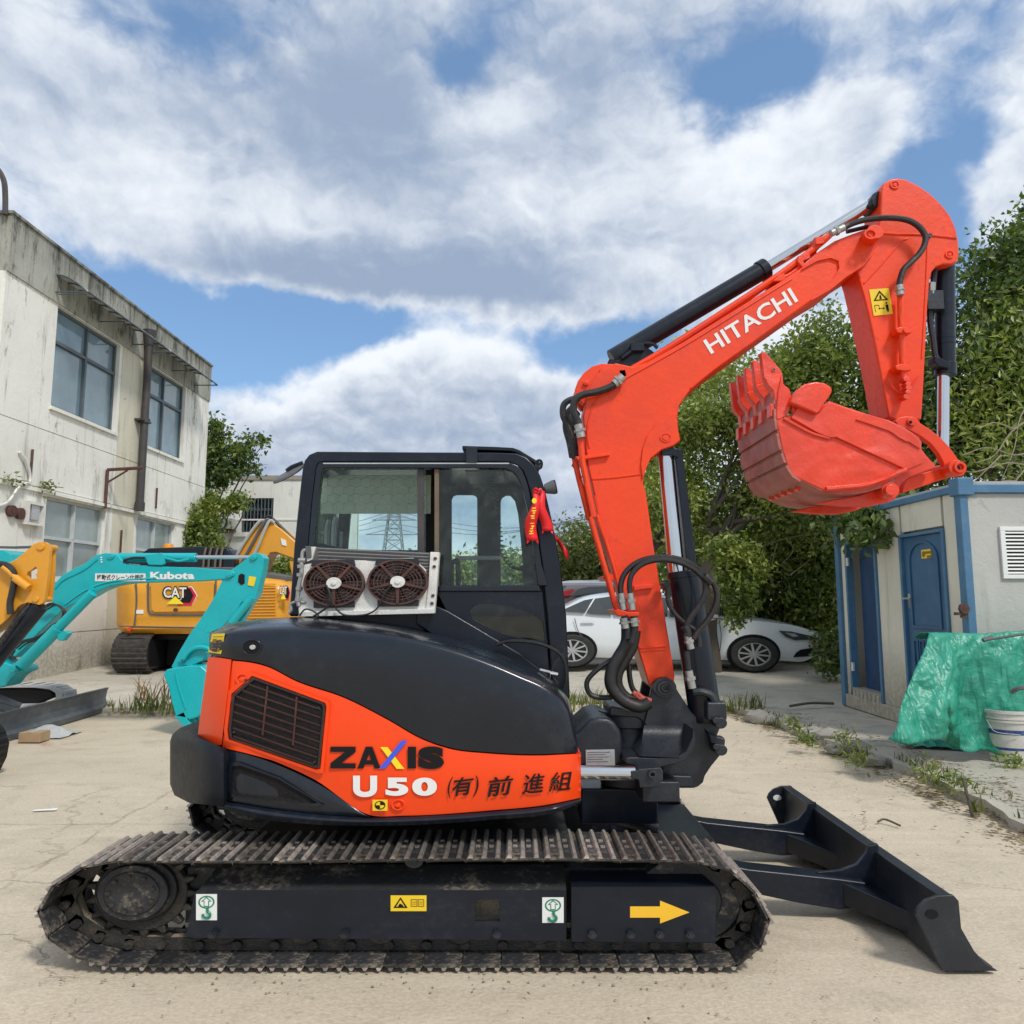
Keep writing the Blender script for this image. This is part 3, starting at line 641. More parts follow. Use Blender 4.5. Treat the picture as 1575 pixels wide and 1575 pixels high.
for (a, b, c, d_) in cells([Y0, W1[0]-.3, W1[1]+.12, W2[0]-.12, W2[1]+.2, Y1], [ZB, 1.05, W3[3]+.12, (W3[3]+W1[2])/2+.35, W1[3]+.05, ZP-.02]):
    g = G()
    for (p, q, r, s) in cut(a+.008, b-.008, c+.008, d_-.008):
        if q-p > .02 and s-r > .02: g.box(WX-.032, WX, p, q, r, s)
    if g.v: g.build('wall_panel', 'old_cream' if abs(a-(W1[1]+.12)) < .01 and c < 6 else 'old_plaster', B, smooth=0)
# parapet beam, coping, end wall, roof
ys = [Y0, 14.0, 16.2, 18.4, Y1]
for i in range(4):
    g = G(); g.box(WX-.3, WX+.03, ys[i]+.006, ys[i+1]-.006, ZP, ZT); g.build('parapet', 'old_parapet', B, smooth=0)
g = G(); g.box(WX-.36, WX+.06, Y0-.02, Y1+.02, ZT, ZT+.05); g.build('coping', 'old_parapet', B, smooth=0)
g = G(); g.box(WX-8, WX-.3, Y0+.01, Y0+.2, ZB, ZP); g.build("end_wall", "old_plaster", B, smooth=0); g = G(); g.box(WX-8, WX-.3, Y1-.2, Y1-.01, ZB, ZP); g.build("end_wall", "old_plaster", B, smooth=0)
g = G(); g.box(WX-8, WX-.3, Y0-.01, Y0+.22, ZP, ZT-.02); g.build('parapet', 'old_parapet', B, smooth=0)
g = G(); g.box(WX-8, WX-.302, Y0+.21, Y1-.21, ZP-.2, ZP-.05); g.build('roof', 'stone', B, smooth=0)
# floor line moulding
g = G(); g.box(WX, WX+.05, Y0, Y1, W3[3]+.03, W3[3]+.09); g.build('lintel_band', 'old_plaster', B, smooth=0)
def window(w, fm, pm, split_y, split_z, fw, nlow=None):
    y0, y1, z0, z1 = w
    f = G(); xa, xb = WX-.16, WX-.08
    f.box(xa, xb, y0, y1, z0, z0+fw); f.box(xa, xb, y0, y1, z1-fw, z1); f.box(xa, xb, y0, y0+fw, z0+fw, z1-fw); f.box(xa, xb, y1-fw, y1, z0+fw, z1-fw)
    zs = z0+(z1-z0)*split_z; ysx = y0+(y1-y0)*split_y
    f.box(xa, xb+.01, y0+fw, y1-fw, zs-fw*.6, zs+fw*.6); f.box(xa+.01, xb+.02, ysx-fw*.55, ysx+fw*.55, z0+fw, zs-fw*.6); f.box(xa+.01, xb+.02, ysx-fw*.4, ysx+fw*.4, zs+fw*.6, z1-fw)
    o = f.build('window', fm, B, smooth=0)
    for (a, b, c, d_) in ((y0+fw, ysx-fw*.5, z0+fw, zs-fw*.6), (ysx+fw*.5, y1-fw, z0+fw, zs-fw*.6), (y0+fw, ysx-fw*.4, zs+fw*.6, z1-fw), (ysx+fw*.4, y1-fw, zs+fw*.6, z1-fw)):
        p = G(); xx = xa+random.uniform(.02, .035); p.box(xx, xx+.012, a, b, c, d_); p.build('pane', pm, o, smooth=0)
    s = G(); s.box(WX-.03, WX+.05, y0-.05, y1+.05, z0-.07, z0-.005); s.build('sill', 'old_plaster', o, smooth=0)
window(W1, 'frame_grey', 'pane_blue', .5, .66, .055); window(W2, 'frame_grey', 'pane_blue', .5, .66, .055)
window(W3, 'frame_white', 'pane_low', .5, .5, .05); window(W4, 'frame_white', 'pane_low', .5, .5, .05)
g = G()
for w in WIN: g.box(WX-1.2, WX-.9, w[0]-.3, w[1]+.3, w[2]-.3, w[3]+.3)
g.build('interior_wall', 'curtain', B, smooth=0)
# awnings over the upper windows
for w, lab in ((W1, 0), (W2, 1)):
    y0, y1 = w[0]-.15, w[1]+.50 if lab == 0 else w[1]+.45; zt = w[3]+.55; zo = w[3]+.2
    g = G(); n = 9; pr = [(WX+.02+.62*k/6, zt-(zt-zo)*(k/6)**1.8) for k in range(7)]
    aw = G(); vs = []
    for (x, z) in pr: vs += [(x, y0, z), (x, y1, z)]
    aw.add(vs, [(2*k, 2*k+1, 2*k+3, 2*k+2) for k in range(6)]); r_ = aw.build('awning', 'awning', B, smooth=60)
    for k in range(n):
        y = y0+(y1-y0)*k/(n-1); q = G(); q.tube([(x, y, z-.012) for x, z in pr], .018, 5, 2); q.build('rib', 'frame_grey', r_)
    q = G(); q.cyl((pr[-1][0], y0, pr[-1][1]+.01), (pr[-1][0], y1, pr[-1][1]+.01), .016, 6); q.cyl((WX+.03, y0, zo), (WX+.64, y0, zo), .014, 6); q.cyl((WX+.03, y1, zo), (WX+.64, y1, zo), .014, 6); q.build('edge_rail', 'frame_grey', r_)
    for k in range(3):
        y = y0+(y1-y0)*(.02+.48*k); q = G(); q.cyl((WX+.0, y, zo-.02), (WX+.58, y, zo-.02), .012, 5); q.cyl((WX+.02, y, zo-.02), (WX+.02, y, zt), .02, 5); q.build('bracket', 'frame_grey', r_)
# drain pipe with hopper and clamps
py = PX(213, 650, WX).y; zt_ = PX(218, 525, WX).z; zb_ = PX(205, 782, WX).z
g = G(); g.cyl((WX+.14, py, zb_), (WX+.14, py, zt_), .085, 14); g.cyl((WX+.14, py, zb_-.05), (WX+.14, py, zb_+.14), .11, 14)
dp = g.build('drain_pipe', 'pipe_dark', B)
g = G(); g.cyl((WX+.14, py, zt_-.1), (WX+.14, py, zt_+.28), .095, 12, .16); g.build('hopper', 'pipe_dark', dp)
for k in (.52,):
    g = G(); g.cyl((WX+.14, py, zb_+(zt_-zb_)*k-.05), (WX+.14, py, zb_+(zt_-zb_)*k+.05), .12, 12); g.box(WX-.01, WX+.2, py-.2, py+.2, zb_+(zt_-zb_)*k-.02, zb_+(zt_-zb_)*k+.02); g.build('clamp', 'pipe_dark', dp)
# rusty L bracket and pipes on the wall
a = PX(158, 782, WX); b = PX(160, 722, WX); g = G(); g.cyl((WX+.05, a.y, a.z), (WX+.05, a.y, b.z), .035, 6); g.cyl((WX+.05, a.y, b.z), (WX+.75, a.y+.1, b.z+.06), .035, 6); g.cyl((WX+.05, a.y, b.z-.28), (WX+.45, a.y+.05, b.z), .02, 6)
g.build('rusty_bracket', 'rust_fan', B)
for (u, v0, v1) in ((238, 750, 782), (183, 815, 850), (44, 690, 740)):
    a = PX(u, v1, WX); b = PX(u, v0, WX); g = G(); g.cyl((WX+.03, a.y, a.z), (WX+.03, a.y, b.z), .022, 6); g.build('rusty_rod', 'rust_fan', B)
# meter box and round fittings near the corner
a = PX(34, 770, WX); b = PX(58, 810, WX); g = G()
g.box(WX, WX+.03, a.y, b.y, b.z, a.z); g.box(WX+.03, WX+.12, a.y, b.y, a.z-.05, a.z); g.box(WX+.03, WX+.12, a.y, a.y+.05, b.z, a.z-.05); g.box(WX+.03, WX+.12, b.y-.05, b.y, b.z, a.z-.05); g.box(WX+.03, WX+.12, a.y+.05, b.y-.05, b.z, b.z+.04)
o = g.build('meter_box', 'white_metal', B, smooth=0)
g = G(); g.box(WX+.03, WX+.09, (a.y+b.y)/2-.1, (a.y+b.y)/2+.12, b.z+.1, b.z+.38); g.build('meter', 'alu', o, smooth=0)
for (u, v) in ((14, 786), (27, 790)):
    c = PX(u, v, WX); g = G(); g.cyl((WX, c.y, c.z), (WX+.08, c.y, c.z), .10, 12); g.cyl((WX+.08, c.y, c.z), (WX+.085, c.y, c.z), .05, 10); g.build('round_socket', 'rust_fan', B)
# dangling cable on the wall and the pole on the roof corner
g = G(); g.tube([PX(30, 695, WX+.03), PX(42, 712, WX+.06), PX(46, 740, WX+.05), PX(30, 748, WX+.08), PX(12, 772, WX+.05), PX(-10, 780, WX+.03)], .025, 6); g.build('cable', 'white_metal', B)
g = G(); c = P(8, 330, 11.9); g.tube([c, P(8, 300, 11.9), P(6, 278, 11.9), P(-2, 262, 11.9), P(-16, 252, 11.9)], .045, 7); tag(g.build('roof_pipe', 'pipe_dark'), 'dark bent pipe rising from the near corner of the roof at the picture edge', 'pipe')
# ================================================================ BACK BUILDING (faces the yard)
BY = 24.0; bl = P(326, 738, BY); brt = P(484, 731, BY)
BB = thing('back_building', 'low pale plaster building at the back with one barred curtained window', 'building', ((bl.x+brt.x)/2, BY+3, .25))
bz = bl.z; wa = P(373, 766, BY); wb = P(419, 819, BY)
g = G(); xL = bl.x-3; xR = brt.x
g.box(xL, wa.x, BY, BY+.3, .1, bz); g.box(wb.x, xR, BY, BY+.3, .1, bz); g.box(wa.x, wb.x, BY, BY+.3, wa.z, bz); g.box(wa.x, wb.x, BY, BY+.3, .1, wb.z)
g.build('wall', 'back_plaster', BB, smooth=0)
g = G(); g.box(xL-.02, xR+.1, BY-.04, BY+.36, bz, bz+.14); g.build('coping', 'stone', BB, smooth=0)
g = G(); g.box(xL, xR, BY-.025, BY, bz-1.35, bz-1.3); g.build('string_course', 'back_plaster', BB, smooth=0)
g = G(); g.box(xR-.3, xR, BY+.3, BY+7, .1, bz); g.box(xL, xR, BY+6.9, BY+7.2, .1, bz); g.build('side_wall', 'back_plaster', BB, smooth=0)
g = G(); g.box(xL, xR-.32, BY+.36, BY+6.9, bz-.5, bz-.3); g.build('roof', 'stone', BB, smooth=0)
f = G(); x0, x1, z0, z1 = wa.x, wb.x, wb.z, wa.z; fw = .06; y = BY+.1
f.box(x0, x1, y, y+.06, z1-fw, z1); f.box(x0, x1, y, y+.06, z0, z0+fw); f.box(x0, x0+fw, y, y+.06, z0+fw, z1-fw); f.box(x1-fw, x1, y, y+.06, z0+fw, z1-fw)
zs = z0+(z1-z0)*.68; f.box(x0+fw, x1-fw, y, y+.06, zs-.04, zs+.04); wf = f.build('window', 'frame_grey', BB, smooth=0)
for (a, b) in ((z0+fw, zs-.04), (zs+.04, z1-fw)):
    p = G(); p.box(x0+fw, x1-fw, y+.03, y+.04, a, b); p.build('pane', 'glass_clear', wf, smooth=0)
c = G(); cc = [[(x0+(x1-x0)*i/40, y+.16+.035*math.sin(i*1.9)+.02*math.sin(i*.7), z) for z in (z0, z1)] for i in range(41)]; c.loft(cc); c.build('curtain', 'curtain', wf)
for k in range(9):
    p = G(); xx = x0+(x1-x0)*(k+.5)/9; p.cyl((xx, BY+.02, z0), (xx, BY+.02, z1), .018, 5); p.build('bar', 'frame_grey', wf)
p = G(); p.box(x0-.3, x1+.1, BY-.12, BY+.05, z0-.14, z0); p.build('sill', 'back_plaster', BB, smooth=0)
# AC outdoor unit
a = P(330, 797, BY-.5); b = P(357, 813, BY-.5)
AC = thing('air_conditioner', 'white outdoor air-conditioner unit on the back wall beside the ivy', 'air conditioner', ((a.x+b.x)/2, BY-.3, b.z))
g = G(); g.box(a.x, b.x, BY-.5, BY-.1, b.z, a.z); g.build('casing', 'white_metal', AC, bevel=.02)
c = P(336, 804, BY-.5); r = .3; g = G(); g.ey((c.x, c.z), r*.95*SX*.8, r*.85, BY-.515, BY-.5, 20, .8); g.ey((c.x, c.z), r*.4, r*.35, BY-.51, BY-.5, 16); g.build('fan_guard', 'plastic_grey', AC)
g = G(); g.box(a.x+.05, b.x-.05, BY-.48, BY, b.z-.1, b.z-.02); g.build('bracket', 'rust_fan', AC, smooth=0)

a = P(478, 848, 34); b = P(835, 848, 34); g = G(); g.box(a.x, b.x, 34, 34.25, .1, a.z); tag(g.build('boundary_wall', 'back_plaster', None, smooth=0), 'long pale boundary wall far behind, seen through the cab glass', 'wall')

sp = []; R = random.Random(77)
for e in E:
    if 3.0 < e.x < 5 and 4.6 < e.y < 11.8 and R.random() < .75: sp.append((e.x+R.uniform(-.12, .22), e.y, .04, R.uniform(.04, .12)))
    elif e.y > 11 and -7 < e.x < 3 and R.random() < .35: sp.append((e.x, e.y+R.uniform(-.1, .1), .06, R.uniform(.06, .15)))
tufts(sp, 'grass', 'grass', .11, 16, 6, 'line of low weeds and grass in the joint of the kerb')

g = G(); R = random.Random(31)
for i in range(170):
    e = R.random(); u = R.uniform(60, 1200); Y = 3.6+(R.gauss(0, .10) if e < .7 else R.uniform(-.6, .5)); p = P(u, 1495, 3.6); x = p.x*R.uniform(.98, 1.02)
    if 3.62 < Y < 3.98 and R.random() < .7: continue
    r = R.uniform(.002, .007)*(1 if e < .7 else .6)
    vs = [(x+r*1.5*math.cos(t)*R.uniform(.6, 1.3), Y+r*math.sin(t)*R.uniform(.6, 1.3), .008) for t in (0, 1.3, 2.6, 3.9, 5.2)]+[(x, Y, .010+r*.9)]
    g.add(vs, [(0, 1, 5), (1, 2, 5), (2, 3, 5), (3, 4, 5), (4, 0, 5)])
g.build('mud_crumbs', 'mud', None, smooth=0, kind='stuff')
o = leaves([(0, 6.5, .014, 6, 3.5, .001, 1), (3, 8.5, .014, 1.2, 3.5, .001, 1.5)], 260, .035, 'dry_leaf', 'dead_leaves', flat=.97, seed=8, clumps=130, csp=.25, aspect=.6, kind='stuff')
me = o.data; co_ = np.empty(len(me.vertices)*3); me.vertices.foreach_get('co', co_); co_ = co_.reshape(-1, 3); cm = co_.reshape(-1, 4, 3).mean(1)
co_[:, 2] = np.abs(co_[:, 2]-.014)*.1+np.repeat(np.where((cm[:, 1] > 11.2) | (cm[:, 0] > 3.6), .125, .016), 4); me.vertices.foreach_set('co', co_.reshape(-1)); me.update()
# ================================================================ TREES
def limb(g, a, b, r0, r1, wob=.25, seed=0, n=5):
    R = random.Random(seed); a = Vector(a); b = Vector(b); L = (b-a).length
    pts = [a+(b-a)*(i/n)+Vector((R.uniform(-1, 1), R.uniform(-1, 1), R.uniform(-.5, .5)))*wob*L*.12*(1 if 0 < i < n else 0) for i in range(n+1)]
    g.tube(pts, r0, 7, 3, rr=(r0, r1))
def cblob(u, v, Y, ru, rv, rd, w=None):
    c = P(u, v, Y); k = Y/F
    return (c.x, c.y, c.z, ru*k, rd, rv*k, w if w else ru*rv/1000.)
def tree(name, lab, base, blobs, n, size, mat, seed, group='trees and bushes around the yard', r0=.16, cat='tree', csp=.3, bare=None, **kw):
    t = thing(name, lab, cat, base, group); base = Vector(base); RB = random.Random(seed*7); ex = []
    for bb in blobs:
        for _ in range(4):
            a_ = RB.uniform(-.4, 3.5); e_ = RB.uniform(.75, 1.15); q_ = RB.uniform(.28, .5); ex.append((bb[0]+bb[3]*e_*math.cos(a_), bb[1]-bb[4]*RB.uniform(-.3, .8), bb[2]+bb[5]*e_*math.sin(a_), bb[3]*q_, bb[4]*q_, bb[5]*q_, bb[6]*q_*.8))
    if cat == 'tree': blobs = [(b_[0], b_[1], b_[2], b_[3]*.88, b_[4], b_[5]*.88, b_[6]) for b_ in blobs]+ex
    g = G(); top = Vector((base.x, base.y, max(b[2] for b in blobs)-.3))
    mid = base+(top-base)*.35; limb(g, base-Vector((0, 0, .1)), mid, r0, r0*.75, .2, seed)
    for i, b in enumerate(blobs[:9]): limb(g, mid+(Vector((0, 0, .1*i)) if base.z+.2*i < b[2] else Vector((0, 0, 0))), Vector(b[:3])+Vector((0, .4, 0)), r0*.3, .012, .35, seed+i)
    g.build('trunk', 'bark', t)
    leaves(blobs, n, size, mat, 'crown', t, seed=seed, csp=csp, **kw)
    if bare:
        g = G()
        for i, L in enumerate(bare):
            g.tube([P(*q) for q in L], .012, 5, 4, rr=(.013, .004))
        g.build('bare_branch', 'twig', t)
    return t
# big dark evergreen behind the shed (right)
tree('evergreen_tree', 'tall dark glossy-leaved evergreen tree rising behind the shed at the right edge', (6.9, 12.6, .3),
     [cblob(1560, 420, 12.5, 62, 60, 1.2), cblob(1520, 480, 12.3, 52, 70, 1.2), cblob(1600, 520, 12.4, 100, 130, 1.4), cblob(1505, 580, 12.2, 55, 60, 1.0), cblob(1500, 660, 12.2, 62, 60, 1.0), cblob(1440, 660, 12.4, 60, 70, .9),
      cblob(1650, 420, 12.8, 90, 120, 1.5), cblob(1590, 700, 12.6, 100, 80, 1.2), cblob(1430, 730, 12.4, 60, 45, .8)], 34000, .125, 'leaf_dark', 11, csp=.20, clumps=760, r0=.22)
tree('evergreen_tree', 'dark broad evergreen tree behind the raised bucket, left of the shed', (3.9, 14.6, .3),
     [cblob(1270, 590, 14.5, 75, 70, 1.3), cblob(1220, 640, 14.4, 80, 80, 1.2), cblob(1310, 640, 14.2, 80, 110, 1.2), cblob(1380, 640, 14.0, 70, 90, 1.0), cblob(1250, 720, 14.3, 110, 90, 1.3), cblob(1350, 740, 13.6, 70, 70, 1.0), cblob(1160, 660, 14.6, 45, 50, .9)],
     34000, .115, 'leaf_mid', 12, csp=.21, clumps=640, r0=.2)
tree('leafy_tree', 'mid-green leafy tree between the boom and the raised bucket', (2.7, 15.6, .3),
     [cblob(1100, 640, 15.6, 50, 50, 1.1), cblob(1075, 700, 15.5, 65, 60, 1.1), cblob(1150, 720, 15.4, 80, 70, 1.2), cblob(1120, 790, 15.2, 110, 70, 1.2), cblob(1060, 780, 15.2, 60, 60, 1.0), cblob(1200, 800, 15.0, 90, 60, 1.0)],
     28000, .11, 'leaf_light', 13, csp=.22, clumps=560)
tree('shade_bush', 'dark dense bush behind the bonnet of the white car', (5.2, 17.0, .3),
     [cblob(1180, 870, 16.9, 120, 70, 1.3), cblob(1260, 900, 16.6, 60, 90, 1.2), cblob(1100, 880, 17.2, 90, 60, 1.3), cblob(1250, 820, 16.2, 70, 70, 1.2), cblob(1270, 980, 16.6, 40, 60, 1.0), cblob(1200, 960, 17.5, 90, 50, 1.0)], 30000, .14, 'leaf_mid', 14, cat='bush', csp=.3, clumps=900,
     bare=[[(1150, 850, 14.9), (1195, 832, 14.7), (1240, 822, 14.5), (1272, 820, 14.4)], [(1195, 836, 14.7), (1190, 855, 14.7), (1187, 872, 14.7)], [(1215, 884, 14.8), (1232, 872, 14.7), (1246, 860, 14.6)], [(1208, 828, 14.7), (1220, 846, 14.6), (1200, 870, 14.6)], [(1262, 842, 14.5), (1280, 826, 14.5)]])
# branch hanging in front of the white car
tree('overhanging_bush', 'leafy branch hanging in front of the front door of the white car', (2.9, 15.6, .3),
     [cblob(1118, 850, 13.4, 32, 30, .4), cblob(1130, 895, 13.3, 26, 26, .3), cblob(1136, 930, 13.3, 20, 20, .25), cblob(1130, 955, 13.3, 10, 9, .15), cblob(1150, 870, 13.6, 30, 30, .4)], 4200, .11, 'leaf_mid', 15, cat='bush', r0=.02, csp=.09, clumps=160)
tree('overhanging_bush', 'dark leaves drooping over the roof edge and doors of the shed', (6.4, 12.6, .3),
     [cblob(1330, 770, 10.8, 55, 22, .5), cblob(1340, 800, 10.4, 42, 24, .35), cblob(1350, 822, 9.9, 22, 14, .2), cblob(1295, 775, 11.6, 50, 30, .5), cblob(1385, 775, 10.4, 20, 10, .3)], 5200, .13, 'leaf_dark', 16, cat='bush', r0=.02, csp=.13, clumps=160)
tree('light_shrub', 'light green thin-leaved shrub with bare twigs at the right edge, above the shed roof', (8.6, 12.2, .3),
     [cblob(1545, 560, 11.3, 42, 40, .6), cblob(1560, 620, 11.3, 36, 50, .6), cblob(1510, 640, 11.3, 30, 40, .5), cblob(1590, 560, 11.4, 40, 60, .6), cblob(1520, 700, 11.2, 40, 40, .5), cblob(1572, 505, 11.5, 24, 30, .4), cblob(1580, 690, 11.2, 40, 40, .5)], 3600, .14, 'leaf_light', 17, csp=.3, aspect=.32, r0=.07, clumps=260,
     bare=[[(1600, 690, 10.2), (1560, 700, 10.2), (1520, 688, 10.3), (1480, 700, 10.3)], [(1600, 720, 10.1), (1550, 712, 10.2), (1500, 726, 10.2), (1478, 722, 10.3)], [(1590, 640, 10.3), (1555, 665, 10.3), (1530, 700, 10.3), (1500, 712, 10.2)], [(1590, 760, 10), (1560, 740, 10), (1530, 742, 10), (1500, 735, 10.1)],
           [(1600, 600, 10.4), (1570, 640, 10.4), (1560, 690, 10.3), (1540, 740, 10.2)], [(1596, 780, 9.9), (1566, 770, 9.9), (1535, 774, 9.9), (1520, 768, 9.9)], [(1560, 660, 10.3), (1530, 650, 10.3), (1505, 660, 10.3)], [(1590, 706, 10), (1570, 730, 10), (1548, 760, 10), (1540, 786, 9.9)], [(1540, 700, 10.2), (1520, 720, 10.2), (1490, 748, 10.2)]])
tree('sparse_tree', 'pale feathery tree seen below the boom between the chrome rods', (4.6, 21.5, .3),
     [cblob(1060, 620, 21, 40, 50, 1.2), cblob(1020, 760, 21, 50, 90, 1.2), cblob(1030, 850, 21, 70, 60, 1.2), cblob(1090, 600, 21, 40, 30, 1)], 11000, .17, 'leaf_light', 18, csp=.4, clumps=400)
tree('hedge_bush', 'light green bushes beyond the parked cars, just right of the cab', (2.0, 27, .3),
     [cblob(900, 850, 27, 45, 45, 1.5), cblob(870, 870, 26, 40, 38, 1.5), cblob(925, 880, 26.5, 60, 35, 1.5), cblob(960, 840, 27, 40, 40, 1.5), cblob(840, 880, 26.5, 30, 30, 1.3)], 13000, .2, 'leaf_dusty', 19, cat='bush', csp=.4, clumps=420)
tree('hedge_bush', 'low green bushes behind the machines seen through the cab glass', (-1.6, 26, .3),
     [cblob(720, 890, 26, 70, 26, 1.2), cblob(790, 885, 26, 60, 32, 1.2), cblob(660, 900, 26, 60, 20, 1.2)], 8000, .19, 'leaf_mid', 20, cat='bush', csp=.35, clumps=260)
tree('broadleaf_tree', 'dark broadleaf tree behind the end of the old factory building', (-9.6, 22.6, .3),
     [cblob(330, 666, 22.2, 18, 20, .6), cblob(350, 700, 22.2, 24, 15, .5), cblob(340, 724, 22.2, 26, 13, .5), cblob(378, 724, 22.1, 15, 7, .3), cblob(397, 681, 22.1, 12, 6, .2), cblob(318, 700, 22.3, 22, 32, .6), cblob(330, 742, 22.3, 10, 9, .4)], 3800, .15, 'leaf_dark', 21, csp=.15, aspect=.6, clumps=130,
     bare=[[(350, 715, 22), (372, 706, 22), (388, 695, 22), (398, 685, 22)], [(372, 706, 22), (376, 690, 22), (378, 672, 22)], [(378, 722, 22), (398, 716, 22), (412, 714, 22)], [(362, 690, 22), (368, 676, 22), (372, 665, 22)]])
tree('ivy', 'green ivy mound climbing the far corner of the old factory building', (-8.2, 20.3, .3),
     [cblob(298, 812, 19.7, 24, 30, .3), cblob(313, 800, 20.1, 18, 34, .3), cblob(322, 770, 20.7, 9, 18, .2), cblob(348, 778, 20.6, 22, 8, .3), cblob(368, 770, 20.5, 12, 6, .2), cblob(308, 845, 19.9, 34, 22, .4), cblob(284, 835, 19.4, 14, 20, .2)], 8000, .13, 'leaf_mid', 22, cat='ivy', csp=.13, aspect=.55, clumps=300, up=.0)
tree('low_bush', 'green bushes between the orange excavator cab and the yellow boom', (-8.1, 22.6, .3),
     [cblob(415, 885, 22.8, 36, 18, .7), cblob(440, 880, 22.8, 20, 22, .7)], 3000, .14, 'leaf_mid', 23, cat='bush', csp=.22, clumps=120)
# wall plants
for (u, v, lab) in ((20, 738, 'small plant sprouting from the crack beside the cable on the old wall'), (75, 748, 'small sprig growing on the ledge above the lower window of the old wall')):
    c = PX(u, v, WX+.1); r_ = thing('wall_plant', lab, 'plant', c, None)
    leaves([(c.x, c.y, c.z, .06, .22, .06, 1)], 45, .09, 'leaf_dusty', 'leaves', r_, seed=int(u), clumps=14, csp=.08, aspect=.5)
    g = G(); g.tube([c-Vector((.1, .3, .05)), c, c+Vector((.05, .35, .03))], .01, 5); g.build('stem', 'twig', r_)
# far transmission tower and wires seen through the cab
tb = P(604, 905, 90); tt = P(604, 778, 90); hw = 1.6; T_ = thing('transmission_tower', 'grey lattice power pylon far away, seen through the rear cab glass', 'pylon', (tb.x, 90, .3))
g = G(); zt = tt.z
def leg(sx, sy, k): w = hw*(1-.72*k); return Vector((tb.x+sx*w*1.2, 90+sy*w, .3+(zt-.3)*k))
for sx in (-1, 1):
    for sy in (-1, 1): g.cyl(leg(sx, sy, 0), leg(sx, sy, 1), .09, 4)
for i in range(9):
    a, b = i/9, (i+1)/9
    for (s1, s2) in (((-1, -1), (1, -1)), ((1, -1), (1, 1)), ((1, 1), (-1, 1)), ((-1, 1), (-1, -1))):
        g.cyl(leg(*s1, a), leg(*s2, b), .05, 4); g.cyl(leg(*s2, a), leg(*s1, b), .05, 4); g.cyl(leg(*s1, b), leg(*s2, b), .05, 4)
for k, w in ((.72, 3.4), (.86, 2.7), (.98, 2.2)):
    z = .3+(zt-.3)*k; g.cyl((tb.x-w, 90, z), (tb.x+w, 90, z), .09, 4); g.cyl((tb.x-w, 90, z), (tb.x, 90, z+.8), .05, 4); g.cyl((tb.x+w, 90, z), (tb.x, 90, z+.8), .05, 4)
g.build('lattice', 'steel_far', T_, smooth=0)
g = G()
for (v0, v1, vm) in ((786, 812, 812), (793, 800, 818), (806, 790, 822)):
    g.tube([P(604, v0, 90), P(760, vm, 75), P(1000, v1-20, 60)], .045, 4, 8); g.tube([P(604, v0, 90), P(520, vm-4, 80), P(380, v1, 70)], .045, 4, 8)
tag(g.build('power_lines', 'steel_far'), 'thin power lines sagging across the sky behind the cab', 'cable')
# ================================================================ SHED (container cabin, right)
SXw = 4.99; Yn, Yf_ = 8.12, 11.35
def sx(u, v): return PX(u, v, SXw)
S = thing('shed', 'grey prefabricated cabin with blue steel frame, two blue doors and a louvred vent', 'shed', (6.6, 9.8, .12))
zt = 2.98; zbm = 2.90; zb_ = .34; bw = .075
XE = 9.2
g = G(); g.box(SXw-.02, SXw+bw, Yn-.02, Yn+.10, .12, zt); g.build('corner_post', 'shed_blue', S, bevel=.012)
g = G(); g.box(SXw-.02, SXw+bw*.8, Yf_-.12, Yf_, .12, zt); g.build('corner_post', 'shed_blue', S, bevel=.012)
g = G(); g.box(SXw+bw, XE, Yn-.01, Yn+.12, zbm-.02, zt-.0); g.build('top_beam', 'shed_blue', S, bevel=.012)
g = G(); g.box(SXw-.01, SXw+.12, Yn+.14, Yf_-.12, zbm, zt-.0); g.build('top_beam', 'shed_blue', S, bevel=.012)
g = G(); g.box(SXw-.05, SXw+bw+.06, Yn-.05, Yn+.13, zt-.13, zt+.07); g.build('corner_block', 'shed_blue', S, bevel=.015)
g = G(); g.box(SXw+.1, XE, Yn+.11, Yf_, zt-.03, zt+.05); g.build('roof', 'shed_panel', S, smooth=0)
g = G(); g.box(SXw+bw, XE, Yn-.01, Yn+.12, .12, .30); g.box(SXw-.01, SXw+.12, Yn+.14, Yf_-.12, .12, .30); g.build('bottom_beam', 'shed_panel_side', S, bevel=.01)
g = G(); g.box(SXw+.13, XE, Yf_-.1, Yf_-.03, .12, zbm); g.build('rear_wall', 'shed_panel', S, smooth=0)
# front (facing camera) panels with shallow joints
xs = [SXw+bw, SXw+bw+1.13, SXw+bw+2.25, XE]
for i in range(3):
    g = G(); g.box(xs[i]+.003, xs[i+1]-.003, Yn+.03, Yn+.09, .30, zbm-.02); g.build('wall_panel', 'shed_panel', S, bevel=.006)
# vent with slats
a = P(1538, 810, Yn); b = P(1622, 890, Yn)
fr = G(); w = .045; y = Yn-.0
fr.box(a.x, b.x, y, y+.03, a.z-w, a.z); fr.box(a.x, b.x, y, y+.03, b.z, b.z+w); fr.box(a.x, a.x+w*1.2, y, y+.03, b.z+w, a.z-w); fr.box(b.x-w*1.2, b.x, y, y+.03, b.z+w, a.z-w)
vf = fr.build('vent', 'print_white', S, bevel=.004)
g = G(); g.box(a.x+w, b.x-w, Yn+.025, Yn+.029, b.z+w, a.z-w); g.build('vent_back', 'print_black', vf, smooth=0)
for k in range(12):
    z = b.z+w+(a.z-b.z-2*w)*(k+.5)/12; g = G(); g.add([(a.x+w, Yn+.004, z-.012), (b.x-w, Yn+.004, z-.012), (b.x-w, Yn+.024, z+.008), (a.x+w, Yn+.024, z+.008), (a.x+w, Yn+.001, z-.008), (b.x-w, Yn+.001, z-.008), (b.x-w, Yn+.022, z+.013), (a.x+w, Yn+.022, z+.013)],
        [(0, 1, 2, 3), (4, 5, 6, 7), (0, 1, 5, 4), (2, 3, 7, 6)]); g.build('slat', 'print_white', vf, smooth=0)
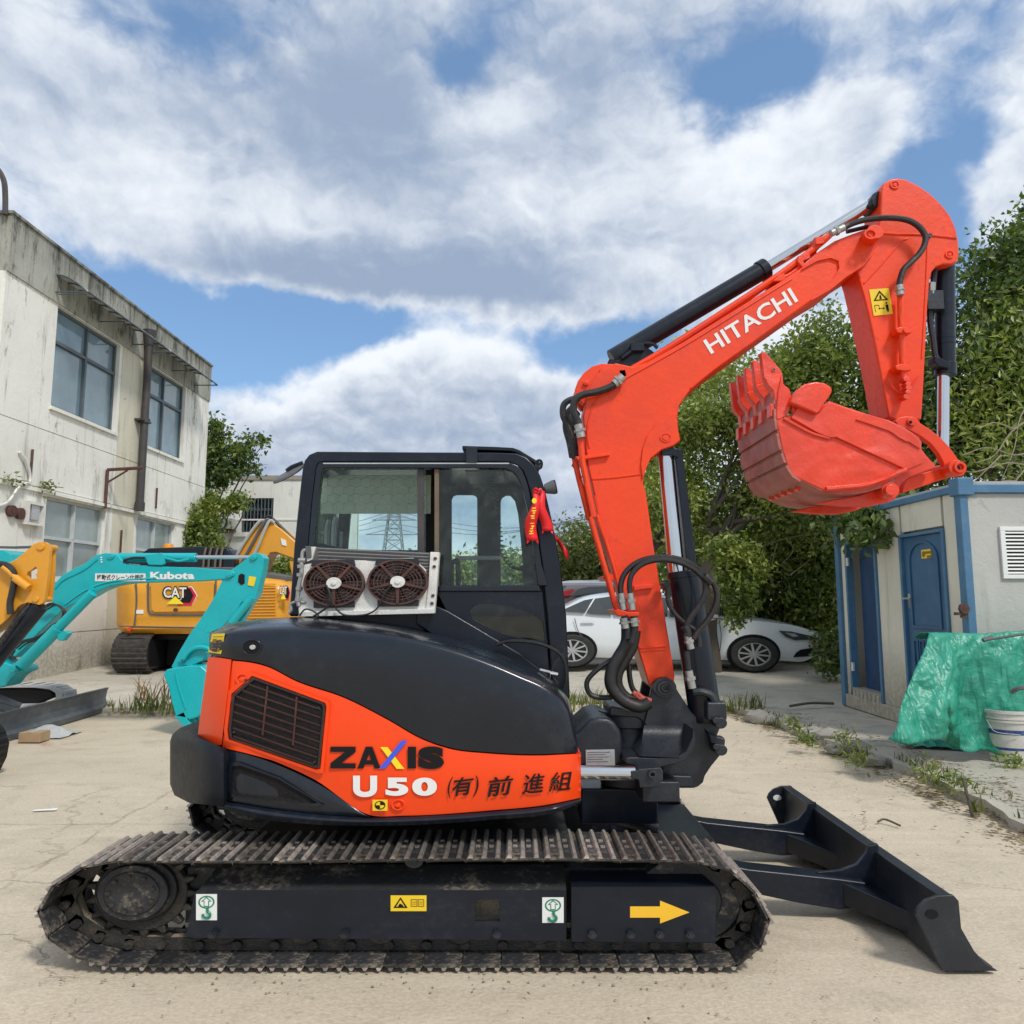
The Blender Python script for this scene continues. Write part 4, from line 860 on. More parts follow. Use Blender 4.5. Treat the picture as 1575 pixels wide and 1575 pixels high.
# side wall with doors: door A (near) u 1388-1450, door B (far, open, dark blue) 1303-1346
dA0, dA1 = sx(1388, 900).y, sx(1451, 900).y; dB0, dB1 = sx(1303, 900).y, sx(1345, 900).y
zA = sx(1420, 820).z; zA = (sx(1388, 828).z+sx(1450, 816).z)/2; zB0 = .42; zBt = (sx(1303, 836).z+sx(1345, 832).z)/2
print('doors', dA0, dA1, dB0, dB1, zA, zBt)
xa, xb = SXw+.03, SXw+.09
def spanel(y0, y1, z0, z1):
    g = G(); g.box(xa, xb, y0+.003, y1-.003, z0, z1); g.build('wall_panel', 'shed_panel_side', S, bevel=.005)
spanel(dA0, dA0, 0, 0) if False else None
spanel(Yn+.10, dA1-.04, .30, zbm)
spanel(dA0+.04, dB1-.05, .30, zbm) if dA0 < dB1 else spanel(dA0, dB1, .3, zbm)
spanel(dA1, dA0, zA+.07, zbm); spanel(dB1, dB0, zBt+.07, zbm); spanel(dB0, Yf_-.12, .3, zbm)
def dframe(y0, y1, z0, z1, name='door_frame'):
    g = G(); g.box(SXw-.0, SXw+.11, y0-.05, y0, z0, z1+.04); g.box(SXw, SXw+.11, y1, y1+.05, z0, z1+.04); g.box(SXw, SXw+.11, y0, y1, z1, z1+.04); return g.build(name, 'shed_blue', S, bevel=.008)
yA0, yA1 = min(dA0, dA1), max(dA0, dA1); yB0, yB1 = min(dB0, dB1), max(dB0, dB1)
dframe(yA0, yA1, .3, zA); dframe(yB0, yB1, .3, zBt)
g = G(); g.box(SXw+.04, SXw+.08, yA0+.005, yA1-.005, .32, zA-.005); D = g.build('door', 'shed_door', S, bevel=.004)
def ringp(y0, y1, z0, z1, w=.03, arch=False):
    g = G(); X0, X1 = SXw+.022, SXw+.04
    def out_(d): 
        L = [(y0+d, z0+d), (y1-d, z0+d), (y1-d, z1-d)]
        if arch:
            c = (y0+y1)/2; r = (y1-y0)/2-d; L = L[:2]+[(c+r*math.cos(t), z1-.12+ (r*.7)*math.sin(t)) for t in lin(0, math.pi, 11)]
        else: L.append((y0+d, z1-d))
        return L
    a = out_(0); b = out_(w); n = len(a)
    vs = [(X0, y, z) for y, z in a]+[(X0, y, z) for y, z in b]+[(X1, y, z) for y, z in a]+[(X1, y, z) for y, z in b]; fs = []
    for i in range(n):
        j = (i+1) % n; fs += [(i, j, n+j, n+i), (i, 2*n+i, 2*n+j, j), (n+i, n+j, 3*n+j, 3*n+i)]
    g.add(vs, fs); return g
hy = (yA0+yA1)/2; wA = yA1-yA0
ringp(yA0+.14*wA, yA1-.14*wA, 1.35, zA-.18, .03, True).build('door_moulding', 'shed_door', D)
for k in range(5):
    y = yA0+wA*(.16+.145*k); ringp(y, y+wA*.11, .5, 1.2, .014).build('door_moulding', 'shed_door', D)
a = sx(1413, 846); b = sx(1428, 858); g = G(); g.box(SXw+.03, SXw+.039, min(a.y, b.y), max(a.y, b.y), b.z, a.z); g.build('notice', 'sticker_yellow', D, smooth=0)
g = G(); ym = (a.y+b.y)/2; zm = (a.z+b.z)/2; g.box(SXw+.026, SXw+.0295, ym-.1, ym+.02, zm+.0, zm+.03); g.box(SXw+.026, SXw+.0295, ym-.1, ym-.02, zm-.05, zm-.02); g.add([(SXw+.027, ym+.05+.035*math.cos(t), zm+.04*math.sin(t)) for t in lin(0, 6.28, 9)[:-1]], [tuple(range(8))]); g.build('notice_mark', 'print_brown', D, smooth=0)
c = sx(1396, 921); g = G(); g.cyl((SXw-.05, c.y, c.z), (SXw+.04, c.y, c.z), .022, 8); g.cyl((SXw-.05, c.y+.03, c.z+.01), (SXw-.05, c.y-.16, c.z), .014, 7); g.box(SXw+.02, SXw+.04, c.y-.03, c.y+.03, c.z-.12, c.z+.06); g.build('handle', 'chrome', D)
# padlock hasp near corner on front wall
c = P(1476, 939, Yn); g = G(); g.box(c.x-.05, c.x+.02, Yn-.04, Yn+.03, c.z-.05, c.z-.02); g.ey((c.x+.03, c.z+.02), .055, .06, Yn-.05, Yn-.01, 8); g.box(c.x, c.x+.06, Yn-.035, Yn, c.z-.08, c.z+.05); g.build('hasp', 'rust_fan', S)
# open door B: dark blue leaf folded inside, dark interior lit through the opening
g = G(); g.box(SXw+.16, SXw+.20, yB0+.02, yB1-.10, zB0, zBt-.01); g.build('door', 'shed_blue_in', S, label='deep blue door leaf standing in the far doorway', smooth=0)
g = G(); g.box(SXw+.0, SXw+.5, yB0-.03, yB1+.05, .12, zB0); st = g.build('step', 'stone', S, bevel=.01)
for k in range(7):
    y = yB0+(yB1-yB0)*(k+.5)/7; g = G(); g.box(SXw-.012, SXw, y-.03, y+.03, .16, zB0-.03); g.build('tread_bar', 'shed_panel_side', st, smooth=0)
for zz_ in (.72, 2.25):
    g = G(); g.cyl((SXw+.0, yB1-.05, zz_-.06), (SXw+.0, yB1-.05, zz_+.06), .025, 7); g.build('hinge', 'white_metal', S)
g = G(); a = sx(1343, 835); g.box(SXw-.04, SXw+.03, a.y-.35, a.y-.1, a.z-.06, a.z+.03); g.build('wall_lamp', 'plastic_grey', S, bevel=.01)
# ================================================================ TARPAULIN over a heap, pail, odds and ends
TY = 7.3; top = [(1424, 980), (1440, 972), (1475, 972), (1520, 974), (1560, 972), (1600, 975), (1660, 985)]
o_pts = [(1424, 980, 7.5), (1410, 1010, 7.35), (1395, 1050, 7.25), (1378, 1082, 7.15)]
tz = curve([(0, 1.02), (.08, 1.20), (.25, 1.22), (.5, 1.16), (.75, 1.24), (1, 1.1)])
g = G(); nu, nv = 120, 64; cols = []
xl_top = P(1424, 978, 7.7).x; xl_bot = P(1376, 1088, 7.3).x
for i in range(nu):
    s = i/(nu-1); c = []
    for j in range(nv):
        t = j/(nv-1)
        xt = P(1424, 978, 7.7).x+(s)*2.3; ztop = PG(1500, 1000, .1).z*0+P(1480, 972+3*math.sin(s*9), 7.7).z
        # drape: first back top, then down the front
        zb0 = .14+.30*max(0, 1-s*2.4)+.02*math.sin(s*20)
        back = .62*min(1, max(0, (s-.09)/.12))
        if t < .25: k = t/.25; y = 8.0-.35*k; z = ztop-.12*(1-k)**2*0+.02*math.sin(k*3)-.08*(1-k); x = xt
        else:
            k = (t-.25)/.75; y = 7.65-.55*k**.8-.22*k*math.exp(-((s-.42)/.3)**2); z = ztop*(1-k)+zb0*k; z += .05*math.sin(k*math.pi)*(1-s)
            x = xt-(.78*(1-s)**2.0)*k**1.05+.06*k*math.sin(s*6)
        w_ = s*15-t*3.2+1.6*mnoise.noise((s*2.5, t*1.5, 0)); fold = (.12*(1-abs(math.sin(w_))*1.7)+.05*math.sin(s*30-t*8))*min(1, max(0, t-.15)*1.8)
        rr_ = abs(mnoise.noise((s*9-t*6, t*2.2, 1.))); fold += .09*(.35-rr_)+.075*(.3-abs(mnoise.noise((s*13+t*6, t*4-s*3, 4.))))+.005*mnoise.noise((s*50, t*34, 9.))
        c.append((x+fold*.35, y-abs(fold)*.9+fold*.35+back*max(0, t-.25)/.75, max(.125, z+fold*.28)))
    cols.append(c)
g.loft(cols); tp = g.build('tarpaulin', 'tarp', None, smooth=180); tag(tp, 'crumpled green plastic tarpaulin draped over a heap in front of the shed', 'tarpaulin')
sm = tp.modifiers.new('thick', 'SOLIDIFY'); sm.thickness = .004
# trailing corner of the tarp on the ground
g = G(); cols = []
for i in range(30):
    s = i/29; c = []
    for j in range(16):
        t = j/15; a = PG(1385+s*110, 1148+s*8, .12); b = PG(1398+s*95, 1115+25*s, .12)
        p = a.lerp(b, t); zz2 = .128+t*.22*(1-abs(s-.4))+.035*mnoise.noise((s*6, t*5, 3))+.02*abs(math.sin(s*16+t*4)); c.append((p.x, p.y, max(.126, zz2)))
    cols.append(c)
g.loft(cols); tail = g.build('tarpaulin_hem', 'tarp', None, smooth=180); tail.parent = tp; OFF[tail.name] = Vector((0, 0, 0))
# crates under the tarp (what holds it up, seen at the right edge) 
g = G(); g.box(5.05, 7.2, 7.72, 8.0, .12, 1.05); tag(g.build('crate_stack', 'wood', None, bevel=.02), 'wooden crates hidden under the green tarpaulin', 'crates')
g = G(); a = P(1512, 985, 7.3); b = P(1590, 973, 7.2); g.cyl(a, b, .012, 8); g.cyl(P(1512, 985, 7.3), P(1526, 980, 7.3), .022, 8); tag(g.build('black_tube', 'plastic_grey'), 'black tube lying on top of the green tarpaulin at the right edge', 'tube')
g = G(); g.tube([P(1555, 1065, 6.95), P(1570, 1058, 6.9), P(1600, 1060, 6.9)], .02, 6); tag(g.build('hose_end', 'plastic_grey'), 'dark hose end poking out over the tarpaulin above the pail', 'hose')
c = PG(1577, 1175, .12); pc = thing('pail', 'dirty white plastic pail with blue stripes standing at the right edge', 'pail', (c.x, c.y, .12))
rx = .16*SX*.93; h_ = .49; base_ = c
def ring(g, z0, z1, r0, r1, wall=.0):
    n = 32; vs = []
    for (z, r) in ((z0, r0), (z1, r1)): vs += [(c.x+r*SX*math.cos(2*math.pi*k/n), c.y+.16+r*math.sin(2*math.pi*k/n), z) for k in range(n)]
    g.add(vs, [(k, (k+1) % n, n+(k+1) % n, n+k) for k in range(n)]); return g
z0 = .12; g = G(); ring(g, z0, z0+h_, .160, .192); g.add([(c.x+.160*SX*math.cos(2*math.pi*k/32), c.y+.16+.160*math.sin(2*math.pi*k/32), z0+.002) for k in range(32)], [tuple(range(32))]); ring(g, z0+.03, z0+h_, .155, .182)
g.build('body', 'pail', pc)
for zz_, mt, hh in ((z0+h_-.02, 'pail', .03), (z0+h_-.075, 'pail', .02), (z0+h_-.105, 'pail', .02)):
    g = G(); r = .160+.032*(zz_-z0)/h_; ring(g, zz_, zz_+hh, r+.012, r+.012); ring(g, zz_, zz_, r, r+.012); ring(g, zz_+hh, zz_+hh, r, r+.012); g.build('rim', mt, pc)
for zz_, hh in ((z0+.27, .045), (z0+.12, .025)):
    g = G(); r0 = .1615+.032*(zz_-z0)/h_; r1 = .1615+.032*(zz_+hh-z0)/h_; ring(g, zz_, zz_+hh, r0, r1); g.build('blue_stripe', 'navy_stripe', pc)
g = G(); g.tube([(c.x-.192*SX, c.y+.16, z0+h_-.06), (c.x-.215*SX, c.y+.05, z0+.36), (c.x-.19*SX, c.y-.0, z0+.30), (c.x-.05, c.y-.04, z0+.28)], .004, 5); g.build('handle', 'alu', pc)
# cardboard box and grey cloth left of the tracks, paper scrap
c = PG(44, 1144, .0); bx = thing('cardboard_box', 'small crushed brown cardboard box on the yard in front of the grey dozer blade', 'box', c)
g = G(); g.box(c.x-.13, c.x+.13, c.y, c.y+.2, .012, .13); g.build('carton', 'cardboard', bx, bevel=.008)
g = G(); g.box(c.x-.03, c.x+.03, c.y-.001, c.y+.202, .131, .133); g.build('flap', 'cloth_grey', bx, smooth=0)
c = PG(58, 1136, 0); g = G(); cols = []
for i in range(24):
    cc = []
    for j in range(16):
        x, y = -.32+.64*i/23, -.16+.5*j/15; r = (x/.34)**2+((y-.08)/.27)**2
        z = .016+max(0, 1-r)*.10+.05*mnoise.noise((x*8, y*8, 2))*max(0, 1-r*.6); cc.append((c.x+x*(1-.15*abs(y)), c.y+.1+y, max(.015, z)))
    cols.append(cc)
g.loft(cols); tag(g.build('grey_cloth', 'cloth_grey', None, smooth=180), 'crumpled grey bag lying beside the cardboard box', 'bag')
c = PG(64, 1250, .0); g = G(); g.add([(c.x-.08, c.y, .014), (c.x+.1, c.y+.02, .016), (c.x+.1, c.y+.05, .022), (c.x-.08, c.y+.035, .014)], [(0, 1, 2, 3)]); tag(g.build('paper_scrap', 'paper', None, smooth=0), 'thin white scrap of paper on the yard at the left', 'paper')
c = PG(90, 1032, .25); g = G(); cols = [[(c.x+.5*(i/11-.5), c.y+.4*(j/7-.5), ground_z(0, c.y)+.02+.06*abs(mnoise.noise((i*.7, j*.7, 0)))) for j in range(8)] for i in range(12)]
# ================================================================ MAIN EXCAVATOR
X_ = thing('excavator', 'orange and black tracked mini excavator with raised boom, filling the middle of the yard', 'excavator', (P(620, 1500, 3.8).x, 4.6, 0))
def pt(u, v, Y): q = P(u, v, Y); return (q.x, q.z)
YT0, YT1 = 3.60, 4.0
# ---- belts
PATH = [(147, 1321), (200, 1318), (420, 1318), (640, 1315), (860, 1314), (1020, 1317), (1085, 1321), (1112, 1328), (1151, 1357), (1176, 1396), (1184, 1425), (1166, 1466), (1140, 1488), (1103, 1501),
        (900, 1501), (600, 1500), (300, 1499), (165, 1494), (130, 1485), (85, 1458), (66, 1435), (58, 1400), (66, 1377), (97, 1347)]
C0 = Vector(OFF[X_.name])
def path_true():
    q = [P(u+9*(u-620)/560 if abs(u-620) > 380 else u, v, YT0) for u, v in PATH]; q = [Vector(((p.x-C0.x)/SX, 0, max(p.z, .014))) for p in q]
    # smooth closed polyline
    n = len(q); out_ = []
    for i in range(n):
        a, b, c, e = q[(i-1) % n], q[i], q[(i+1) % n], q[(i+2) % n]
        for k in range(8):
            t = k/8; s = .0
            cr = .5*((2*b)+(c-a)*t+(2*a-5*b+4*c-e)*t*t+(-a+3*b-3*c+e)*t**3); ln = b.lerp(c, t)
            L = (c-b).length; out_.append(cr.lerp(ln, 1.0 if L > .22 else .25))
    return out_
PT = path_true(); per = [0]
for i in range(len(PT)): per.append(per[-1]+(PT[(i+1) % len(PT)]-PT[i]).length)
TOT = per[-1]; NS = 42; PITCH = TOT/NS
def at_len(s):
    s %= TOT; i = max(0, int(np.searchsorted(per, s))-1)
    a, b = PT[i % len(PT)], PT[(i+1) % len(PT)]; return a.lerp(b, (s-per[i])/max(1e-6, per[i+1]-per[i]))
print('track', TOT, PITCH)
def make_track(y0, y1, outer, seedo):
    """crawler: shoes with three grousers each, link chain, sprocket, idler, rollers and side frame; parent scaled x by 4/3 about the machine"""
    K = bpy.data.objects.new('crawler_track', None); COL.objects.link(K); K.parent = X_; K.scale = (SX, 1, 1); OFF[K.name] = C0
    K.location = (0, 0, 0)
    hl = PITCH/2
    def shoe_mesh(worn):
        g = G(); ya, yb = y0-C0.y, y1-C0.y; top = .016
        g.prism([(-hl*.97, -.026), (hl*.97, -.026), (hl*1.02, -.040), (hl*1.02, -.028), (hl*.9, -.016), (-hl*.9, -.016)], ya+.004, yb-.004)
        m = G()
        for k, h in ((-.74, 0), (-.04, -.002), (.66, -.001)):
            m.prism([(k*hl-.010, -.017), (k*hl+.010, -.017), (k*hl+.0045, -.003+h), (k*hl-.0045, -.003+h)], ya, yb)
        return g, m
    gs, ms = shoe_mesh(0)
    def mk(g, name, mats):
        me = bpy.data.meshes.new(name); me.from_pydata(g.v, [], g.f); bm = bmesh.new(); bm.from_mesh(me); bmesh.ops.recalc_face_normals(bm, faces=bm.faces)
        bm.to_mesh(me); bm.free(); 
        for x in mats: me.materials.append(MATS[x])
        return me
    both = G(); both.add(gs.v, gs.f); nf = len(gs.f); both.add(ms.v, ms.f)
    for k in (-.42, .30):
        for yy in (-.05, .035): both.box(k*hl-.008, k*hl+.008, (y0+y1)/2-C0.y+yy, (y0+y1)/2-C0.y+yy+.016, -.0165, -.008)
    me = mk(both, 'track_shoe', ['dusty_black', 'grouser'])
    for i, p in enumerate(me.polygons): p.material_index = 0 if i < nf else 1
    for i in range(NS):
        s = i*PITCH+.02+seedo; a, b = at_len(s-hl*.9), at_len(s+hl*.9); c = (a+b)/2; d_ = (b-a).normalized()
        o = bpy.data.objects.new('track_shoe', me); COL.objects.link(o); o.parent = K
        # path runs clockwise seen from the camera: outward is to the left of travel
        o.matrix_local = Matrix.Translation((c.x, 0, c.z)) @ Matrix.Rotation(-math.atan2(d_.z, d_.x), 4, 'Y')
    # link chain
    g = G(); lk = G(); yc = (y0+y1)/2-C0.y
    for i in range(NS):
        s = i*PITCH+.02+seedo; a, b = at_len(s-hl), at_len(s+hl); d_ = (b-a).normalized(); n_ = Vector((-d_.z, 0, d_.x)); 
        a2, b2 = a-n_*.058, b-n_*.058
        for yy in (yc-.055, yc+.035):
            q = [a2-n_*.024-d_*.01, b2-n_*.02, b2+n_*.03, a2+n_*.03]; g.prism([(p.x, p.z) for p in q], yy, yy+.02)
        g.cyl((a2.x, yc-.075, a2.z), (a2.x, yc+.07, a2.z), .019, 8)
        m_ = (a2+b2)/2
        if 1: lk.prism([(p.x, p.z) for p in (a2-n_*.012, b2-n_*.01, b2+n_*.012, a2+n_*.016)], yc-.03, yc+.03)
    for gg, nm, mt in ((g, 'link_chain', 'steel_worn'), (lk, 'caked_mud', 'mud')):
        me = mk(gg, nm, [mt]); o = bpy.data.objects.new(nm, me); COL.objects.link(o); o.parent = K; me.shade_smooth(); me.set_sharp_from_angle(angle=.6)
    def tx(u, v): p = P(u, v, YT0+.02); return (p.x-C0.x)/SX, p.z
    def disc(name, u, v, r, ya, yb, mt, hole=None, n=28, ex=None):
        x, z = tx(u, v); g = G(); g.ey((x, z), r, r, ya-C0.y, yb-C0.y, n, hole)
        if ex: ex(g, x, z)
        me = mk(g, name, [mt]); me.shade_smooth(); me.set_sharp_from_angle(angle=.6); o = bpy.data.objects.new(name, me); COL.objects.link(o); o.parent = K
        b = o.modifiers.new('bevel', 'BEVEL'); b.width = .006; b.segments = 2; b.limit_method = 'ANGLE'; return o
    def teeth(g, x, z):
        for k in range(17):
            a = 2*math.pi*k/17; 
            q = [(x+r*math.cos(a+w), z+r*math.sin(a+w)) for r, w in ((.168, -.11), (.168, .11), (.205, .04), (.205, -.04))]; g.prism(q, yc-.02, yc+.02)
    yo = y0 if outer else y0
    disc('sprocket', 190, 1396, .172, yc+C0.y-.022, yc+C0.y+.022, 'steel_worn', None, 32, teeth)
    ym = y0+.075
    disc('drive_hub', 187, 1387, .148, ym+.075, y1-.05, 'dusty_black')
    hb = disc('hub_cover', 186, 1387, .128, ym+.045, ym+.075, 'dusty_black', ex=lambda g, x, z: g.ey((x, z), .10, .10, ym+.036-C0.y, ym+.0449-C0.y, 28))
    def bolts(g, x, z):
        for k in range(9):
            a = 2*math.pi*k/9+.3; g.ey((x+.082*math.cos(a), z+.082*math.sin(a)), .0095, .0095, ym+.028-C0.y, ym+.0359-C0.y, 6)
    x, z = tx(186, 1387); g = G(); bolts(g, x, z); me = mk(g, 'hub_bolts', ['steel_worn']); o = bpy.data.objects.new('hub_bolt', me); COL.objects.link(o); o.parent = K; o['kind'] = 'stuff'
    disc('idler', 1068, 1404, .195, yc+C0.y-.045, yc+C0.y+.045, 'dusty_black', .62); disc('idler_hub', 1068, 1404, .125, yc+C0.y-.055, yc+C0.y+.05, 'cast_black')
    disc('carrier_roller', 634, 1331, .034, ym-.0, ym+.09, 'cast_black', ex=lambda g, x, z: g.ey((x, z), .014, .014, ym-.008-C0.y, ym-C0.y, 12))
    for u in (330, 455, 580, 705, 830, 955): disc('track_roller', u, 1452, .050, yc+C0.y-.08, yc+C0.y+.08, 'steel_worn', n=18)
    for u in (322, 527, 764, 912, 972, 1017, 1064):
        x, z = tx(u, 1443); g = G(); g.ey((x, z), .0165, .0165, ym-.03-C0.y, ym+.01-C0.y, 6); g.ey((x, z), .010, .010, ym-.038-C0.y, ym-.03-C0.y, 8)
        me = mk(g, 'frame_bolt', ['cast_black']); o = bpy.data.objects.new('frame_bolt', me); COL.objects.link(o); o.parent = K
    return K, ym
K1, YM = make_track(YT0, YT1, True, 0.)
K2, _ = make_track(5.2, 5.6, False, .03)
# side frames (painted beams) for both belts: folded plate, sloping shoulder above
def side_frame(K, dY, stickers):
    def fp(pts, y0, y1, name, mat, bev=.008, hole=None):
        q = [P(u, v, YM) for u, v in pts]; g = G(); g.prism([(p.x, p.z) for p in q], y0+dY, y1+dY); return g
    def put(g, name, mat, bev=.006, **k):
        # K is scaled in x, so undo the scale in the mesh
        g.v = [((x-C0.x)/SX+C0.x, y, z) for x, y, z in g.v]
        return g.build(name, mat, K, bevel=bev, **k)
    # rear plate with a slot: built of pieces round the slot
    lo, hi = 1448, 1369
    for pts in ([(300, 1372), (306, hi), (731, hi), (731, lo-3), (300, 1443), (286, 1440)], [(731, hi), (769, hi), (769, 1384), (731, 1384)], [(731, 1417), (769, 1417), (769, 1446), (731, 1446)], [(769, hi), (871, hi), (871, 1447), (769, 1446)]):
        put(fp(pts, YM-YM+YM, YM+.02, '', ''), 'side_frame', 'black', 0)
    put(fp([(878, 1361), (1098, 1361), (1101, 1366), (1101, 1450), (878, 1449)], YM-.006, YM+.02, '', ''), 'tension_cover', 'black', .005)
    # shoulder
    a = [P(306, 1369, YM), P(871, 1369, YM)]; zt = P(600, 1333, YM+.10).z
    g = G(); g.add([(a[0].x, YM+dY, a[0].z), (a[1].x, YM+dY, a[1].z), (a[1].x, YM+.13+dY, zt), (a[0].x+.04, YM+.13+dY, zt), (a[0].x, YM+.02+dY, a[0].z-.02), (a[1].x, YM+.02+dY, a[1].z-.02), (a[1].x, YM+.14+dY, zt-.03), (a[0].x+.04, YM+.14+dY, zt-.03)],
        [(0, 1, 2, 3), (4, 5, 6, 7), (0, 1, 5, 4), (2, 3, 7, 6), (0, 3, 7, 4), (1, 2, 6, 5)]); put(g, 'frame_shoulder', 'dusty_black', 0)
    b = [P(878, 1361, YM), P(1100, 1361, YM)]; zt2 = P(900, 1340, YM+.10).z
    g = G(); g.add([(b[0].x, YM-.012+dY, b[0].z), (b[1].x, YM-.012+dY, b[1].z), (b[1].x-.05, YM+.1+dY, zt2), (b[0].x, YM+.1+dY, zt2), (b[0].x, YM+.02+dY, b[0].z-.03), (b[1].x, YM+.02+dY, b[1].z-.03), (b[1].x-.05, YM+.12+dY, zt2-.03), (b[0].x, YM+.12+dY, zt2-.03)],
        [(0, 1, 2, 3), (4, 5, 6, 7), (0, 1, 5, 4), (2, 3, 7, 6), (0, 3, 7, 4), (1, 2, 6, 5)]); put(g, 'cover_shoulder', 'black', 0)
    # inner beam
    q0 = P(300, 1380, YM); q1 = P(1095, 1446, YM)
    g = G(); g.box(q0.x-.10, q1.x, YM+.14+dY, YM+.26+dY, q1.z+.02, zt-.02); put(g, 'inner_beam', 'dusty_black', 0)
    g = G(); g.box(P(731, 1390, YM).x-.05, P(769, 1390, YM).x+.05, YM+.09+dY, YM+.10+dY, P(700, 1430, YM).z, P(700, 1375, YM).z); put(g, 'spring_housing', 'mud', 0)
    if stickers:
        def st(pts, mat, nm, dy=.0, at=YM): g = G(); g.px(pts, at-.003-dy, at-.0005-dy, at=at); return g
        for (u0, v0, u1, v1) in ((302, 1375, 334, 1415), (834, 1380, 867, 1419)):
            s_ = put(st(rect(u0, v0, u1, v1), '', ''), 'lifting_sticker', 'print_white', 0)
            cu, cv = (u0+u1)/2, v0+12; g = G(); g.eyp(cu, cv, YM, 12.5, 9.8, YM-.0045, YM-.0031, 22, .82)
            g.px([(cu, cv-8), (cu+8, cv-1), (cu+4, cv-1), (cu+4, cv+7), (cu-4, cv+7), (cu-4, cv-1), (cu-8, cv-1)], YM-.0045, YM-.0031, at=YM); g2 = G(); g2.px([(cu, cv-6), (cu+5, cv-2), (cu+2.7, cv-2), (cu+2.7, cv+5.5), (cu-2.7, cv+5.5), (cu-2.7, cv-2), (cu-5, cv-2)], YM-.0055, YM-.0046, at=YM)
            put(g, 'sticker_mark', 'print_green', 0); put(g2, 'sticker_mark', 'print_white', 0)
            g = G(); hk = [(cu+1, cv+10), (cu+1.5, cv+15), (cu+5, cv+19), (cu+4, cv+23.5), (cu-1, cv+25), (cu-5.5, cv+22.5), (cu-6, cv+19)]
            g.tube([P(a, b, YM-.006) for a, b in hk], .0065, 6, 4); put(g, 'sticker_mark', 'print_green', 0)
        put(st(rect(601, 1377, 656, 1401), '', ''), 'manual_sticker', 'sticker_yellow', 0)
        g = G(); tri = [(616, 1380), (627, 1396.5), (605, 1396.5)]; ti = [(616, 1383.5), (622.8, 1394.6), (609.2, 1394.6)]
        vs = [P(u, v, YM-.0042) for u, v in tri+ti]; g.add(vs, [(0, 1, 4, 3), (1, 2, 5, 4), (2, 0, 3, 5)]); g.px([(612, 1394), (615, 1389), (619, 1391), (621, 1394)], YM-.0045, YM-.0035, at=YM); put(g, 'sticker_mark', 'print_black', 0)
        g = G()
        for (a, b, c, d_) in ((632, 1382.5, 642, 1394), (643, 1382.5, 652.5, 1394)):
            w = 1.1; g.px(rect(a, b, c, b+w), YM-.0045, YM-.0035, at=YM); g.px(rect(a, d_-w, c, d_), YM-.0045, YM-.0035, at=YM); g.px(rect(a, b+w, a+w, d_-w), YM-.0045, YM-.0035, at=YM); g.px(rect(c-w, b+w, c, d_-w), YM-.0045, YM-.0035, at=YM)
            g.px(rect(a+2, b+4, c-2, b+4.8), YM-.0045, YM-.0035, at=YM); g.px(rect(a+2, b+7, c-2, b+7.8), YM-.0045, YM-.0035, at=YM)
        put(g, 'sticker_mark', 'print_brown', 0)
        A = YM-.006; g = G(); g.px([(969, 1394), (1015, 1394), (1015, 1385), (1060, 1403), (1015, 1420), (1015, 1411), (969, 1411)], A-.003, A-.0005, at=A); put(g, 'direction_arrow', 'arrow_yellow', 0)
side_frame(K1, 0, True); side_frame(K2, 1.6, False)
# ---- centre frame between belts, slewing ring
g = G(); a = P(330, 1330, 3.9); b = P(905, 1330, 3.9); g.box(C0.x-.62*SX, C0.x+.62*SX, 4.0, 5.2, .24, .50); g.build('car_body', 'dusty_black', X_, bevel=.02)
g = G(); g.ey((C0.x, 0), .1, .1, 0, 0) if False else None
n = 40; 
def vcyl(g, cx, cy, r, z0, z1, n=36):
    vs = [(cx+r*SX*math.cos(2*math.pi*k/n), cy+r*math.sin(2*math.pi*k/n), z) for z in (z0, z1) for k in range(n)]
    return g.add(vs, [(k, (k+1) % n, n+(k+1) % n, n+k) for k in range(n)]+[tuple(range(n)), tuple(range(n, 2*n))])
g = G(); vcyl(g, C0.x, 4.6, .42, .50, .62); g.build('slew_ring', 'cast_black', X_, bevel=.01)
g = G(); q = [P(894, 1213, 4.35), P(1012, 1213, 4.35), P(1012, 1268, 4.35), P(894, 1268, 4.35)]; g.prism([(p.x, p.z) for p in q], 4.35, 4.9); g.build('frame_block', 'black', X_, bevel=.01)
# ---- dozer blade
BL = bpy.data.objects.new('dozer_blade', None); COL.objects.link(BL); BL.parent = X_; OFF[BL.name] = C0
YB0, YB1 = 3.6, 5.62
sheet = [(1446, 1379), (1467, 1378), (1474, 1386), (1477, 1405), (1480, 1428), (1488, 1447), (1498, 1463), (1513, 1480), (1534, 1493), (1505, 1492), (1452, 1492), (1450, 1470), (1452, 1440), (1450, 1400)]
def fixz(pts, Y): return [(p.x, max(p.z, .012)) for p in (P(u, v, Y) for u, v in pts)]
g = G(); g.prism(fixz(sheet, YB0), YB0+.02, YB1-.02); g.build('mouldboard', 'cast_black', BL, bevel=.008)
endp = [(1409, 1407), (1413, 1396), (1424, 1385), (1442, 1378), (1467, 1377), (1475, 1386), (1479, 1428), (1499, 1463), (1516, 1482), (1536, 1494), (1449, 1493.5)]
for (y0, y1) in ((YB0, YB0+.02), (YB1-.02, YB1)):
    g = G(); q = fixz(endp, YB0); g.prism(q, y0, y1); g.build('end_plate', 'cast_black', BL, bevel=.004)
    g = G(); c = P(1433, 1406, YB0); g.ey((c.x, c.z), .030, .020, y0-.004, y0-.0002, 18); g.build('painted_eye_hole', 'print_black' if y0 < 4 else 'print_white', BL)  # flat discs for the holes: shade painted black near, daylight white far
g = G(); q = fixz([(1498, 1481), (1506, 1476), (1534, 1492), (1520, 1493)], YB0); g.prism(q, YB0+.03, YB1-.03); g.build('cutting_edge', 'steel_worn', BL)
